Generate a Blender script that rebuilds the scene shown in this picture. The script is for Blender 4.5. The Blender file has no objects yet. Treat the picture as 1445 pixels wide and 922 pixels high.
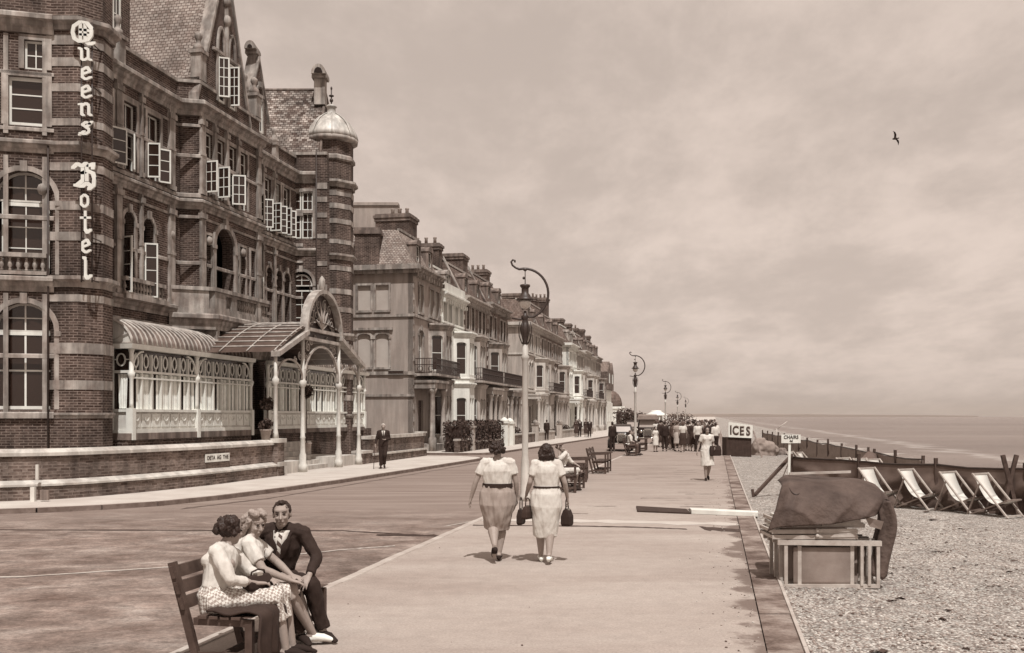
import bpy, math, random
import numpy as np
from mathutils import Vector, Matrix, noise
R = math.radians
S = bpy.context.scene
COL = S.collection
random.seed(7)
# ------------------------------------------------------------------ camera, light, exposure
cam_d = bpy.data.cameras.new("camera"); cam = bpy.data.objects.new("camera", cam_d); COL.objects.link(cam)
CH = 2.0; FP = 1400.0
cam.location = (0, 0, CH); cam.rotation_euler = (R(90), 0, 0)
cam_d.sensor_width = 36; cam_d.lens = FP/1445*36
cam_d.shift_y = 127/1445
cam_d.clip_start = .1; cam_d.clip_end = 60000
S.camera = cam
SUN_EL, SUN_AZ = 61.0, -12.0      # sun stands behind the camera; negative azimuth = to its right
world = bpy.data.worlds.new("World"); S.world = world; world.use_nodes = True
wn = world.node_tree; wn.nodes.clear()
def N(nt, t, **kw):
    n = nt.nodes.new(t)
    for k, v in kw.items(): setattr(n, k, v)
    return n
def sep(v):
    """sepia print tone: linear luminance-like value -> linear rgb"""
    x = max(v, 1e-4)**.35
    return (v, v*(.37+.69*x), v*(.19+.81*x), 1)
sky = N(wn, 'ShaderNodeTexSky', sky_type='NISHITA', sun_disc=False)
sky.sun_elevation = R(SUN_EL); sky.sun_rotation = R(180+SUN_AZ); sky.air_density = 1.3; sky.dust_density = 4.5; sky.ozone_density = 1
bw = N(wn, 'ShaderNodeRGBToBW'); wn.links.new(sky.outputs[0], bw.inputs[0])
pw = N(wn, 'ShaderNodeMath', operation='POWER'); pw.inputs[1].default_value = .12; wn.links.new(bw.outputs[0], pw.inputs[0])
tc = N(wn, 'ShaderNodeTexCoord')
sx = N(wn, 'ShaderNodeSeparateXYZ'); wn.links.new(tc.outputs['Generated'], sx.inputs[0])
az = N(wn, 'ShaderNodeMath', operation='ADD'); az.inputs[1].default_value = .22; wn.links.new(sx.outputs[2], az.inputs[0])
mx_ = N(wn, 'ShaderNodeMath', operation='MAXIMUM'); mx_.inputs[1].default_value = .05; wn.links.new(az.outputs[0], mx_.inputs[0])
dv = N(wn, 'ShaderNodeVectorMath', operation='DIVIDE')
cb = N(wn, 'ShaderNodeCombineXYZ')
for i in range(3): wn.links.new(mx_.outputs[0], cb.inputs[i])
wn.links.new(tc.outputs['Generated'], dv.inputs[0]); wn.links.new(cb.outputs[0], dv.inputs[1])
mpw = N(wn, 'ShaderNodeMapping'); mpw.inputs['Scale'].default_value = (1.25, .8, 1.0); mpw.inputs['Location'].default_value = (1.9, 4.2, 0)
wn.links.new(dv.outputs[0], mpw.inputs[0])
nz = N(wn, 'ShaderNodeTexNoise'); nz.inputs['Scale'].default_value = 1.9; nz.inputs['Detail'].default_value = 10; nz.inputs['Roughness'].default_value = .66; nz.inputs['Distortion'].default_value = .1
wn.links.new(mpw.outputs[0], nz.inputs['Vector'])
mr = N(wn, 'ShaderNodeMapRange', interpolation_type='SMOOTHSTEP')
for i, v in ((1, .36), (2, .68), (3, .88), (4, 1.16)): mr.inputs[i].default_value = v
wn.links.new(nz.outputs['Fac'], mr.inputs[0])
ml = N(wn, 'ShaderNodeMath', operation='MULTIPLY'); wn.links.new(pw.outputs[0], ml.inputs[0]); wn.links.new(mr.outputs[0], ml.inputs[1])
hz_ = N(wn, 'ShaderNodeMapRange', interpolation_type='SMOOTHSTEP')
for i, v in ((1, 0.0), (2, .30), (3, 1.08), (4, 1.0)): hz_.inputs[i].default_value = v
wn.links.new(sx.outputs[2], hz_.inputs[0])
ml2 = N(wn, 'ShaderNodeMath', operation='MULTIPLY'); wn.links.new(ml.outputs[0], ml2.inputs[0]); wn.links.new(hz_.outputs[0], ml2.inputs[1])
ml3 = N(wn, 'ShaderNodeMath', operation='MULTIPLY'); wn.links.new(ml2.outputs[0], ml3.inputs[0]); ml3.inputs[1].default_value = 3.78
ml = ml3
tint = N(wn, 'ShaderNodeVectorMath', operation='SCALE'); tint.inputs[0].default_value = (1.0, .835, .735); wn.links.new(ml.outputs[0], tint.inputs[3])
bg = N(wn, 'ShaderNodeBackground'); bg.inputs[1].default_value = .15; wn.links.new(tint.outputs[0], bg.inputs[0])
wo = N(wn, 'ShaderNodeOutputWorld'); wn.links.new(bg.outputs[0], wo.inputs[0])
sun_d = bpy.data.lights.new("sun", 'SUN'); sun = bpy.data.objects.new("sun", sun_d); COL.objects.link(sun)
sun_d.energy = 4.4; sun_d.angle = R(.6); sun_d.color = (1, .975, .945)
tosun = Vector((-math.sin(R(SUN_AZ))*math.cos(R(SUN_EL)), -math.cos(R(SUN_AZ))*math.cos(R(SUN_EL)), math.sin(R(SUN_EL))))
sun.rotation_euler = tosun.to_track_quat('Z', 'Y').to_euler(); sun.location = (-20, -30, 60)
S.view_settings.view_transform = 'Standard'; S.view_settings.look = 'None'; S.view_settings.gamma = 1; S.view_settings.use_curve_mapping = False
S.view_settings.exposure = 0.0
S.cycles.max_bounces = 6; S.cycles.diffuse_bounces = 3; S.cycles.glossy_bounces = 3; S.cycles.use_denoising = True
S.cycles.volume_bounces = 0; S.cycles.volume_step_rate = 4
# ------------------------------------------------------------------ materials
MATS = {}
def _base(name, rough=.85, spec=.3):
    m = bpy.data.materials.new(name); m.use_nodes = True; nt = m.node_tree; nt.nodes.clear()
    p = N(nt, 'ShaderNodeBsdfPrincipled'); o = N(nt, 'ShaderNodeOutputMaterial'); nt.links.new(p.outputs[0], o.inputs[0])
    p.inputs['Roughness'].default_value = rough; p.inputs['Specular IOR Level'].default_value = spec
    MATS[name] = m
    return m, nt, p
def _noise(nt, vec, scale, detail=5, rough=.6, mscale=None, dist=0):
    n = N(nt, 'ShaderNodeTexNoise'); n.inputs['Scale'].default_value = scale; n.inputs['Detail'].default_value = detail
    n.inputs['Roughness'].default_value = rough; n.inputs['Distortion'].default_value = dist
    if mscale:
        mp = N(nt, 'ShaderNodeMapping'); mp.inputs['Scale'].default_value = mscale; nt.links.new(vec, mp.inputs[0]); vec = mp.outputs[0]
    nt.links.new(vec, n.inputs['Vector'])
    return n.outputs['Fac']
def _ramp(nt, fac, stops):
    r = N(nt, 'ShaderNodeValToRGB'); e = r.color_ramp.elements
    while len(e) > 1: e.remove(e[-1])
    e[0].position, e[0].color = stops[0][0], stops[0][1]
    for p, c in stops[1:]:
        x = e.new(p); x.color = c
    nt.links.new(fac, r.inputs[0]); return r.outputs[0]
def _mix(nt, a, b, fac, mode='MIX'):
    m = N(nt, 'ShaderNodeMix', data_type='RGBA', blend_type=mode)
    for sock, v in ((m.inputs[6], a), (m.inputs[7], b), (m.inputs[0], fac)):
        if isinstance(v, (int, float, tuple)): sock.default_value = v
        else: nt.links.new(v, sock)
    return m.outputs[2]
def _bump(nt, p, h, strength, dist):
    b = N(nt, 'ShaderNodeBump'); b.inputs['Strength'].default_value = strength; b.inputs['Distance'].default_value = dist
    nt.links.new(h, b.inputs['Height']); nt.links.new(b.outputs[0], p.inputs['Normal'])
def g(v): return (v, v, v, 1)
def mat(name, v, var=.18, scale=6, rough=.85, spec=.3, bump=.15, bd=.01, fine=60, streak=0, metal=0):
    if name in MATS: return MATS[name]
    m, nt, p = _base(name, rough, spec)
    tcn = N(nt, 'ShaderNodeTexCoord').outputs['Object']
    a = _noise(nt, tcn, scale, 6)
    c = _ramp(nt, a, [(.28, sep(v*(1-var))), (.72, sep(v*(1+var)))])
    if streak:
        s_ = _noise(nt, tcn, 2.2, 5, .6, (1.5, 1.5, .18))
        c = _mix(nt, c, _ramp(nt, s_, [(.42, g(1-streak)), (.62, g(1))]), 1.0, 'MULTIPLY')
    nt.links.new(c, p.inputs['Base Color'])
    if metal: p.inputs['Metallic'].default_value = metal
    if bump: _bump(nt, p, _noise(nt, tcn, fine, 4), bump, bd)
    return m
def brickmat(name, v1, v2, vm, w=.225, h=.075, mort=.011, var=.35, bump=.5, grime=.35):
    m, nt, p = _base(name, .9, .2)
    uv = N(nt, 'ShaderNodeUVMap').outputs[0]; ob = N(nt, 'ShaderNodeTexCoord').outputs['Object']
    b = N(nt, 'ShaderNodeTexBrick'); nt.links.new(uv, b.inputs[0])
    for k, x in (('Color1', sep(v1)), ('Color2', sep(v2)), ('Mortar', sep(vm)), ('Scale', 1), ('Brick Width', w), ('Row Height', h), ('Mortar Size', mort), ('Mortar Smooth', .3), ('Bias', 0)):
        b.inputs[k].default_value = x
    a = _noise(nt, ob, .9, 6, .62)
    c = _mix(nt, b.outputs[0], _ramp(nt, a, [(.3, g(1-var)), (.7, g(1+var*.6))]), 1.0, 'MULTIPLY')
    a2 = _noise(nt, uv, 9, 3, .5, (1, 2.5, 1))
    c = _mix(nt, c, _ramp(nt, a2, [(.3, g(.72)), (.7, g(1.25))]), 1.0, 'MULTIPLY')
    s_ = _noise(nt, ob, 1.7, 5, .6, (1.3, 1.3, .22))
    c = _mix(nt, c, _ramp(nt, s_, [(.36, g(1-grime)), (.58, g(1))]), 1.0, 'MULTIPLY')
    nt.links.new(c, p.inputs['Base Color'])
    inv = N(nt, 'ShaderNodeMath', operation='SUBTRACT'); inv.inputs[0].default_value = 1; nt.links.new(b.outputs['Fac'], inv.inputs[1])
    _bump(nt, p, inv.outputs[0], bump, .012)
    return m
M = {}
M['brick'] = brickmat('dark_brick', .05, .125, .22, mort=.013, var=.5, grime=.45)
M['brick_light'] = brickmat('wall_brick', .10, .24, .24, var=.5, grime=.4)
M['stone'] = mat('sooty_stone', .37, .38, 1.9, streak=.5, bump=.3, bd=.02, fine=14)
M['stone_dark'] = mat('weathered_stone', .22, .3, 1.4, streak=.5, bump=.3, bd=.02, fine=14)
M['stone_pale'] = mat('pale_stone', .52, .18, 1.8, streak=.3, bump=.25, bd=.015, fine=18)
M['stucco_grey'] = mat('grey_stucco', .36, .1, .7, streak=.22, bump=.2, fine=25)
M['stucco_white'] = mat('white_stucco', .72, .08, 1.0, streak=.18, bump=.1)
M['stucco_cream'] = mat('cream_stucco', .43, .12, .9, streak=.3, bump=.15)
M['stucco_trim'] = mat('stucco_trim', .52, .1, 1.0, streak=.25, bump=.1)
M['white'] = mat('white_paint', .72, .07, 3, rough=.5, bump=.05, streak=.12)
M['offwhite'] = mat('cream_paint', .62, .12, 3, rough=.55, bump=.08, streak=.2)
M['aged_paint'] = mat('aged_paint', .44, .25, 3, rough=.6, bump=.1, streak=.35)
M['tile'] = brickmat('roof_tiles', .24, .38, .10, w=.19, h=.13, mort=.014, var=.35, bump=.9, grime=.2)
M['tile_mossy'] = brickmat('mottled_roof_tiles', .10, .42, .07, w=.21, h=.15, mort=.016, var=.6, bump=.9, grime=.5)
M['slate'] = brickmat('slate_roof', .12, .20, .07, w=.3, h=.22, mort=.012, var=.3, bump=.6, grime=.3)
M['lead'] = mat('lead_dome', .55, .2, 2.5, rough=.5, spec=.5, streak=.4)
M['iron'] = mat('dark_iron', .035, .3, 8, rough=.5, spec=.5, bump=.1)
M['pole_paint'] = mat('pale_post_paint', .55, .12, 3, rough=.55, streak=.25)
M['wood_dark'] = mat('dark_bench_wood', .07, .4, 6, rough=.6, bump=.2, fine=40)
M['wood_pale'] = mat('pale_deckchair_wood', .40, .25, 7, rough=.6, bump=.15, fine=40)
M['wood_mid'] = mat('mid_wood', .22, .3, 7, rough=.7, bump=.2)
M['canvas_white'] = mat('white_canvas', .62, .06, 8, rough=.9, bump=.1)
M['canvas_mid'] = mat('sand_canvas', .26, .15, 5, rough=.95, bump=.2)
M['canvas_dark'] = mat('windbreak_canvas', .13, .3, 1.6, rough=.95, bump=.3, fine=20)
M['tarp'] = mat('worn_tarpaulin', .075, .55, 2.2, rough=.8, spec=.4, bump=.8, bd=.03, fine=9)
M['dark'] = mat('dark_interior', .018, .2, 3, rough=.9, bump=0)
M['curtain'] = mat('net_curtain', .78, .12, 6, rough=.95, bump=.1)
M['leaf'] = mat('foliage', .065, .5, 9, rough=.7, spec=.3, bump=0)
M['leaf_pale'] = mat('pale_flowers', .45, .4, 9, rough=.8, bump=0)
M['soil'] = mat('soil', .06, .3, 8)
M['rubber'] = mat('tyre_rubber', .025, .2, 8, rough=.8)
M['chrome'] = mat('bright_metal', .6, .1, 4, rough=.25, spec=.6, bump=0, metal=.9)
M['carpaint'] = mat('black_coachwork', .022, .1, 2, rough=.2, spec=.7, bump=0)
M['ink'] = mat('black_lettering', .03, .1, 8, bump=0)
M['ink_grey'] = mat('grey_lettering', .22, .1, 8, bump=0)
def glassmat():
    m, nt, p = _base('window_glass', .12, .6)
    p.inputs['Base Color'].default_value = sep(.03)
    return m
M['glass'] = glassmat()
# ------------------------------------------------------------------ mesh builder
BASE = {}
def tagobj(o, label=None, cat=None, group=None, kind=None):
    if label: o['label'] = label
    if cat: o['category'] = cat
    if group: o['group'] = group
    if kind: o['kind'] = kind
    return o
def root(name, label, cat, base, group=None, rz=0):
    o = bpy.data.objects.new(name, None); COL.objects.link(o); o.location = base; o.rotation_euler = (0, 0, rz)
    o.empty_display_size = .2
    BASE[o.name] = Vector(base) if rz == 0 else Vector((0, 0, 0))
    return tagobj(o, label, cat, group)
def local_root(name, label, cat, loc, rz=0, group=None):
    """root whose parts are modelled round the origin"""
    o = root(name, label, cat, (0, 0, 0), group); o.location = loc; o.rotation_euler = (0, 0, rz); BASE[o.name] = Vector((0, 0, 0)); return o
class MB:
    def __init__(s): s.v = []; s.f = []; s.m = []; s.sm = []
    def add(s, vs, fs, m=0, smooth=False):
        b = len(s.v); s.v.extend([tuple(p) for p in vs])
        for f in fs: s.f.append([b+i for i in f]); s.m.append(m); s.sm.append(smooth)
    def hexa(s, p, m=0):
        s.add(p, [(0, 3, 2, 1), (4, 5, 6, 7), (0, 1, 5, 4), (1, 2, 6, 5), (2, 3, 7, 6), (3, 0, 4, 7)], m)
    def box(s, x0, x1, y0, y1, z0, z1, m=0):
        s.hexa([(x0, y0, z0), (x1, y0, z0), (x1, y1, z0), (x0, y1, z0), (x0, y0, z1), (x1, y0, z1), (x1, y1, z1), (x0, y1, z1)], m)
    def bar(s, a, b, w, h, m=0, up=(0, 0, 1)):
        a, b = Vector(a), Vector(b); d = (b-a).normalized(); up = Vector(up)
        if abs(d.dot(up)) > .98: up = Vector((0, 1, 0))
        x = d.cross(up).normalized()*w/2; y = x.cross(d).normalized()*h/2
        s.hexa([a-x-y, a+x-y, a+x+y, a-x+y, b-x-y, b+x-y, b+x+y, b-x+y], m)
    def loft(s, rings, m=0, smooth=True, cap=True, closed=True):
        n = len(rings[0]); b = len(s.v)
        for r in rings: s.v.extend([tuple(p) for p in r])
        for i in range(len(rings)-1):
            for j in range(n if closed else n-1):
                k = (j+1) % n
                s.f.append([b+i*n+j, b+i*n+k, b+(i+1)*n+k, b+(i+1)*n+j]); s.m.append(m); s.sm.append(smooth)
        if cap and closed:
            s.f.append([b+j for j in reversed(range(n))]); s.m.append(m); s.sm.append(False)
            s.f.append([b+(len(rings)-1)*n+j for j in range(n)]); s.m.append(m); s.sm.append(False)
    def tube(s, pts, rad, n=8, m=0, flat=1.0, round_ends=False, side=None, smooth=True):
        pts = [Vector(p) for p in pts]
        if not isinstance(rad, (list, tuple)): rad = [rad]*len(pts)
        rad = list(rad)
        if round_ends:
            d0 = (pts[0]-pts[1]).normalized(); d1 = (pts[-1]-pts[-2]).normalized()
            r0 = rad[0] if not isinstance(rad[0], tuple) else rad[0][1]; r1 = rad[-1] if not isinstance(rad[-1], tuple) else rad[-1][1]
            def sc(r, k): return tuple(q*k for q in r) if isinstance(r, tuple) else r*k
            pts = [pts[0]+d0*r0*.95, pts[0]+d0*r0*.7]+pts+[pts[-1]+d1*r1*.7, pts[-1]+d1*r1*.95]
            rad = [sc(rad[0], .25), sc(rad[0], .72)]+rad+[sc(rad[-1], .72), sc(rad[-1], .25)]
        rings = []; prev = None
        for i, p in enumerate(pts):
            d = (pts[min(i+1, len(pts)-1)]-pts[max(i-1, 0)]).normalized()
            if side is not None: a = Vector(side)
            elif prev is not None: a = prev
            else: a = Vector((1, 0, 0)) if abs(d.x) < .9 else Vector((0, 1, 0))
            a = (a-d*a.dot(d)).normalized(); prev = a; b = d.cross(a)
            r = rad[i]; rx, ry = r if isinstance(r, tuple) else (r, r*flat)
            rings.append([p+a*math.cos(2*math.pi*j/n)*rx+b*math.sin(2*math.pi*j/n)*ry for j in range(n)])
        s.loft(rings, m, smooth)
    def ell(s, c, r, m=0, n=10, rot=None):
        c = Vector(c); rings = []; k = max(5, n//2+1)
        for i in range(k):
            th = math.pi*(i+.35 if i == 0 else (i-.35 if i == k-1 else i))/(k-1)
            rings.append([])
            for j in range(n):
                p = Vector((r[0]*math.sin(th)*math.cos(2*math.pi*j/n), r[1]*math.sin(th)*math.sin(2*math.pi*j/n), -r[2]*math.cos(th)))
                if rot: p = rot @ p
                rings[-1].append(c+p)
        s.loft(rings, m)
    def lathe(s, c, prof, n=12, m=0, smooth=True, phase=0):
        c = Vector(c)
        s.loft([[c+Vector((r*math.cos(2*math.pi*(j+phase)/n), r*math.sin(2*math.pi*(j+phase)/n), z)) for j in range(n)] for r, z in prof], m, smooth)
    def prism(s, poly, vec, m=0, smooth=False):
        n = len(poly); vec = Vector(vec); a = [Vector(p) for p in poly]
        s.add(a+[p+vec for p in a], [list(range(n))[::-1], [n+i for i in range(n)]]+[[i, (i+1) % n, n+(i+1) % n, n+i] for i in range(n)], m, smooth)
    def build(s, name, mats, parent=None, base=None, label=None, cat=None, group=None, kind=None, bevel=0):
        if not isinstance(mats, (list, tuple)): mats = [mats]
        base = Vector(base) if base is not None else (BASE[parent.name] if parent else Vector((0, 0, 0)))
        me = bpy.data.meshes.new(name)
        arr = np.array(s.v, dtype=float).reshape(-1, 3)-np.array(base)
        me.from_pydata(arr.tolist(), [], s.f)
        for mm in mats: me.materials.append(M[mm] if isinstance(mm, str) else mm)
        me.polygons.foreach_set('material_index', s.m); me.polygons.foreach_set('use_smooth', s.sm)
        boxuv(me); me.update()
        o = bpy.data.objects.new(name, me); COL.objects.link(o)
        if parent: o.parent = parent; BASE[o.name] = base
        else: o.location = base; BASE[o.name] = base
        if bevel:
            bv = o.modifiers.new('bevel', 'BEVEL'); bv.width = bevel; bv.segments = 2; bv.limit_method = 'ANGLE'
        return tagobj(o, label, cat, group, kind)
def boxuv(me):
    n = len(me.loops)
    if not n: return
    uv = me.uv_layers.new(name='uv')
    co = np.zeros(len(me.vertices)*3); me.vertices.foreach_get('co', co); co = co.reshape(-1, 3)
    li = np.zeros(n, dtype=int); me.loops.foreach_get('vertex_index', li)
    nf = len(me.polygons); pn = np.zeros(nf*3); me.polygons.foreach_get('normal', pn); pn = pn.reshape(-1, 3)
    tot = np.zeros(nf, dtype=int); me.polygons.foreach_get('loop_total', tot)
    fi = np.repeat(np.arange(nf), tot); nn = pn[fi]; p = co[li]
    h = np.hypot(nn[:, 0], nn[:, 1]); flat = h < .15; h = np.where(h < 1e-6, 1, h)
    tx, ty = -nn[:, 1]/h, nn[:, 0]/h
    # round direction so neighbouring nearly-coplanar faces share the mapping; v runs up the slope
    u = p[:, 0]*tx+p[:, 1]*ty
    sl = np.clip(np.sqrt(np.clip(1-nn[:, 2]**2, 0, 1)), .3, 1)
    v = p[:, 2]/sl
    u = np.where(flat, p[:, 0], u); v = np.where(flat, p[:, 1], v)
    uv.data.foreach_set('uv', np.stack([u, v], 1).ravel())
class Face:
    """a vertical facade plane: s runs along it, off outward, z up"""
    def __init__(s, o, u, n): s.o = Vector((o[0], o[1], 0)); s.u = Vector((u[0], u[1], 0)).normalized(); s.n = Vector((n[0], n[1], 0)).normalized()
    def P(s, a, off, z): return s.o+s.u*a+s.n*off+Vector((0, 0, z))
    def box(s, mb, a0, a1, o0, o1, z0, z1, m=0):
        P = s.P
        mb.hexa([P(a0, o0, z0), P(a1, o0, z0), P(a1, o1, z0), P(a0, o1, z0), P(a0, o0, z1), P(a1, o0, z1), P(a1, o1, z1), P(a0, o1, z1)], m)
    def turned(s, a, off, deg, flip=1):
        u = Matrix.Rotation(R(deg), 3, 'Z') @ (s.u*flip); n = Matrix.Rotation(R(deg), 3, 'Z') @ s.n
        return Face(s.P(a, off, 0), u, n)
def arcpts(c, r, zc, n=10, k=1.0, a0=0, a1=math.pi):
    return [(c+r*math.cos(a0+(a1-a0)*i/n), zc+k*r*math.sin(a0+(a1-a0)*i/n)) for i in range(n+1)]
def wall(mb, F, a0, a1, z0, z1, ops, depth=.3, m=0, mr=0, off=0, back=None):
    """plane with real openings. ops: (s_centre, z_bottom, width, height, arched)"""
    S_ = sorted({a0, a1} | {o[0]-o[2]/2 for o in ops} | {o[0]+o[2]/2 for o in ops}); Z_ = sorted({z0, z1} | {o[1] for o in ops} | {o[1]+o[3] for o in ops})
    S_ = [x for x in S_ if a0-1e-6 <= x <= a1+1e-6]; Z_ = [x for x in Z_ if z0-1e-6 <= x <= z1+1e-6]
    for i in range(len(S_)-1):
        for j in range(len(Z_)-1):
            cs, cz = (S_[i]+S_[i+1])/2, (Z_[j]+Z_[j+1])/2
            if any(abs(cs-o[0]) < o[2]/2 and o[1] < cz < o[1]+o[3] for o in ops): continue
            mb.add([F.P(S_[i], off, Z_[j]), F.P(S_[i+1], off, Z_[j]), F.P(S_[i+1], off, Z_[j+1]), F.P(S_[i], off, Z_[j+1])], [(0, 1, 2, 3)], m)
    for c, zb, w, h, arch in ops:
        r = w/2; zt = zb+h
        if arch:
            k = 1.0 if arch is True else arch
            pts = arcpts(c, r, zt-r*k, 12, k)
            for sg in (0, 1):
                half = pts[:7] if sg == 0 else pts[6:][::-1]
                cor = (c+r, zt) if sg == 0 else (c-r, zt)
                for q in range(6):
                    mb.add([F.P(cor[0], off, cor[1]), F.P(half[q][0], off, half[q][1]), F.P(half[q+1][0], off, half[q+1][1])], [(0, 1, 2)], m)
            loop = [(c+r, zb)]+pts+[(c-r, zb)]
        else: loop = [(c+r, zb), (c+r, zt), (c-r, zt), (c-r, zb)]
        loop.append(loop[0])
        for q in range(len(loop)-1):
            (sa, za), (sb, zb_) = loop[q], loop[q+1]
            mb.add([F.P(sa, off, za), F.P(sb, off, zb_), F.P(sb, off-depth, zb_), F.P(sa, off-depth, za)], [(0, 1, 2, 3)], mr)
def sweep(mb, path, prof, m=0, closed=False, side=1):
    """profile [(off,z)] swept along plan polyline with mitres; side=+1: outward is to the right of travel"""
    P = [Vector((p[0], p[1])) for p in path]; n = len(P); rings = []
    for i in range(n):
        ds = []
        if i > 0 or closed: ds.append((P[i]-P[i-1]).normalized())
        if i < n-1 or closed: ds.append((P[(i+1) % n]-P[i]).normalized())
        ns = [Vector((d.y, -d.x))*side for d in ds]; nv = sum(ns, Vector((0, 0)))
        nv = nv/len(ns); nv = nv/max(nv.length_squared, .3)
        rings.append([(P[i].x+nv.x*o, P[i].y+nv.y*o, z) for o, z in prof])
    if closed: rings.append(rings[0])
    k = len(prof); b = len(mb.v)
    for r in rings: mb.v.extend(r)
    for i in range(len(rings)-1):
        for j in range(k):
            l = (j+1) % k
            mb.f.append([b+i*k+j, b+i*k+l, b+(i+1)*k+l, b+(i+1)*k+j]); mb.m.append(m); mb.sm.append(False)
    if not closed:
        mb.f.append([b+j for j in range(k)]); mb.m.append(m); mb.sm.append(False)
        mb.f.append([b+(len(rings)-1)*k+j for j in reversed(range(k))]); mb.m.append(m); mb.sm.append(False)
def corn(z, h, d, back=-.05):
    """moulded cornice profile starting at z, h high, projecting d"""
    return [(back, z), (d*.25, z), (d*.3, z+h*.25), (d*.55, z+h*.4), (d*.6, z+h*.6), (d, z+h*.7), (d, z+h*.92), (d*.85, z+h), (back, z+h)]
def band(z, h, d, back=-.05): return [(back, z), (d, z), (d, z+h*.8), (d*.6, z+h), (back, z+h)]
def G(px, py, z=0.0):
    Y = FP*(CH-z)/(py-588); return Vector(((px-722.5)/FP*Y, Y, z))
DU = Vector((.2008, .9796, 0)); DN = Vector((.9796, -.2008, 0))
def front(c, Y0=0):    # facade on the line X = c + .205 Y, s measured from Y0
    return Face((c+.205*Y0, Y0), DU, DN)
def sY(Y, Y0=0): return (Y-Y0)/.9796
def dup(o, parent=None):
    c = o.copy(); COL.objects.link(c); c.parent = parent
    for ch in list(o.children): dup(ch, c)
    return c
def remeshed(mb, name, mats, parent, voxel, smooth=3, fac=.5, disp=None, label=None):
    o = mb.build(name+'_tmp', mats, None, base=(0, 0, 0))
    r = o.modifiers.new('r', 'REMESH'); r.mode = 'VOXEL'; r.voxel_size = voxel; r.use_smooth_shade = True
    if smooth: s_ = o.modifiers.new('s', 'SMOOTH'); s_.factor = fac; s_.iterations = smooth
    dg = bpy.context.evaluated_depsgraph_get()
    me = bpy.data.meshes.new_from_object(o.evaluated_get(dg)); me.name = name
    bpy.data.objects.remove(o)
    if disp:
        n = len(me.vertices); co = np.zeros(n*3); me.vertices.foreach_get('co', co); co = co.reshape(-1, 3)
        no = np.zeros(n*3); me.vertices.foreach_get('normal', no); no = no.reshape(-1, 3)
        amp, fr = disp
        d = np.array([noise.noise(Vector((p[0]*fr[0], p[1]*fr[1], p[2]*fr[2])))+.5*noise.noise(Vector((p[0]*fr[0]*2.4, p[1]*fr[1]*2.4, p[2]*fr[2]*2.4+5))) for p in co])
        co += no*(d*amp)[:, None]; me.vertices.foreach_set('co', co.ravel()); me.update()
    if not me.materials: 
        for mm in mats: me.materials.append(M[mm])
    ob = bpy.data.objects.new(name, me); COL.objects.link(ob); ob.parent = parent; BASE[ob.name] = Vector((0, 0, 0))
    if label: ob['label'] = label
    return ob
# ------------------------------------------------------------------ ground materials
def roadmat():
    m, nt, p = _base('worn_road', .9, .25)
    o = N(nt, 'ShaderNodeTexCoord').outputs['Object']
    a = _noise(nt, o, 1.0, 7, .68, (.9, 1.25, 1), .4)
    c = _ramp(nt, a, [(.30, sep(.09)), (.43, sep(.165)), (.55, sep(.225)), (.72, sep(.35))])
    b = _noise(nt, o, 26, 4, .7); c = _mix(nt, c, _ramp(nt, b, [(.3, g(.66)), (.7, g(1.3))]), 1, 'MULTIPLY')
    b2 = _noise(nt, o, 3.6, 6, .75, (.9, 1.1, 1), .3); c = _mix(nt, c, _ramp(nt, b2, [(.3, g(.62)), (.5, g(1)), (.7, g(1.38))]), 1, 'MULTIPLY')
    q = _noise(nt, o, .22, 3, .5, (1, 1, 1)); c = _mix(nt, c, _ramp(nt, q, [(.35, g(.82)), (.65, g(1.12))]), 1, 'MULTIPLY')
    # darker, smoother carriageway towards the hotel side (dressed strip)
    d = N(nt, 'ShaderNodeVectorMath', operation='DOT_PRODUCT'); d.inputs[1].default_value = (0, 1, 0); nt.links.new(o, d.inputs[0])
    mrn = N(nt, 'ShaderNodeMapRange'); nt.links.new(d.outputs['Value'], mrn.inputs[0]); mrn.inputs[1].default_value = 17.5; mrn.inputs[2].default_value = 24
    dk = _ramp(nt, _noise(nt, o, .8, 5, .6, (.25, 2.2, 1)), [(.3, sep(.17)), (.7, sep(.27))])
    c = _mix(nt, c, dk, mrn.outputs[0])
    nt.links.new(c, p.inputs['Base Color']); _bump(nt, p, b, .6, .012); return m
M['road'] = roadmat()
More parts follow.
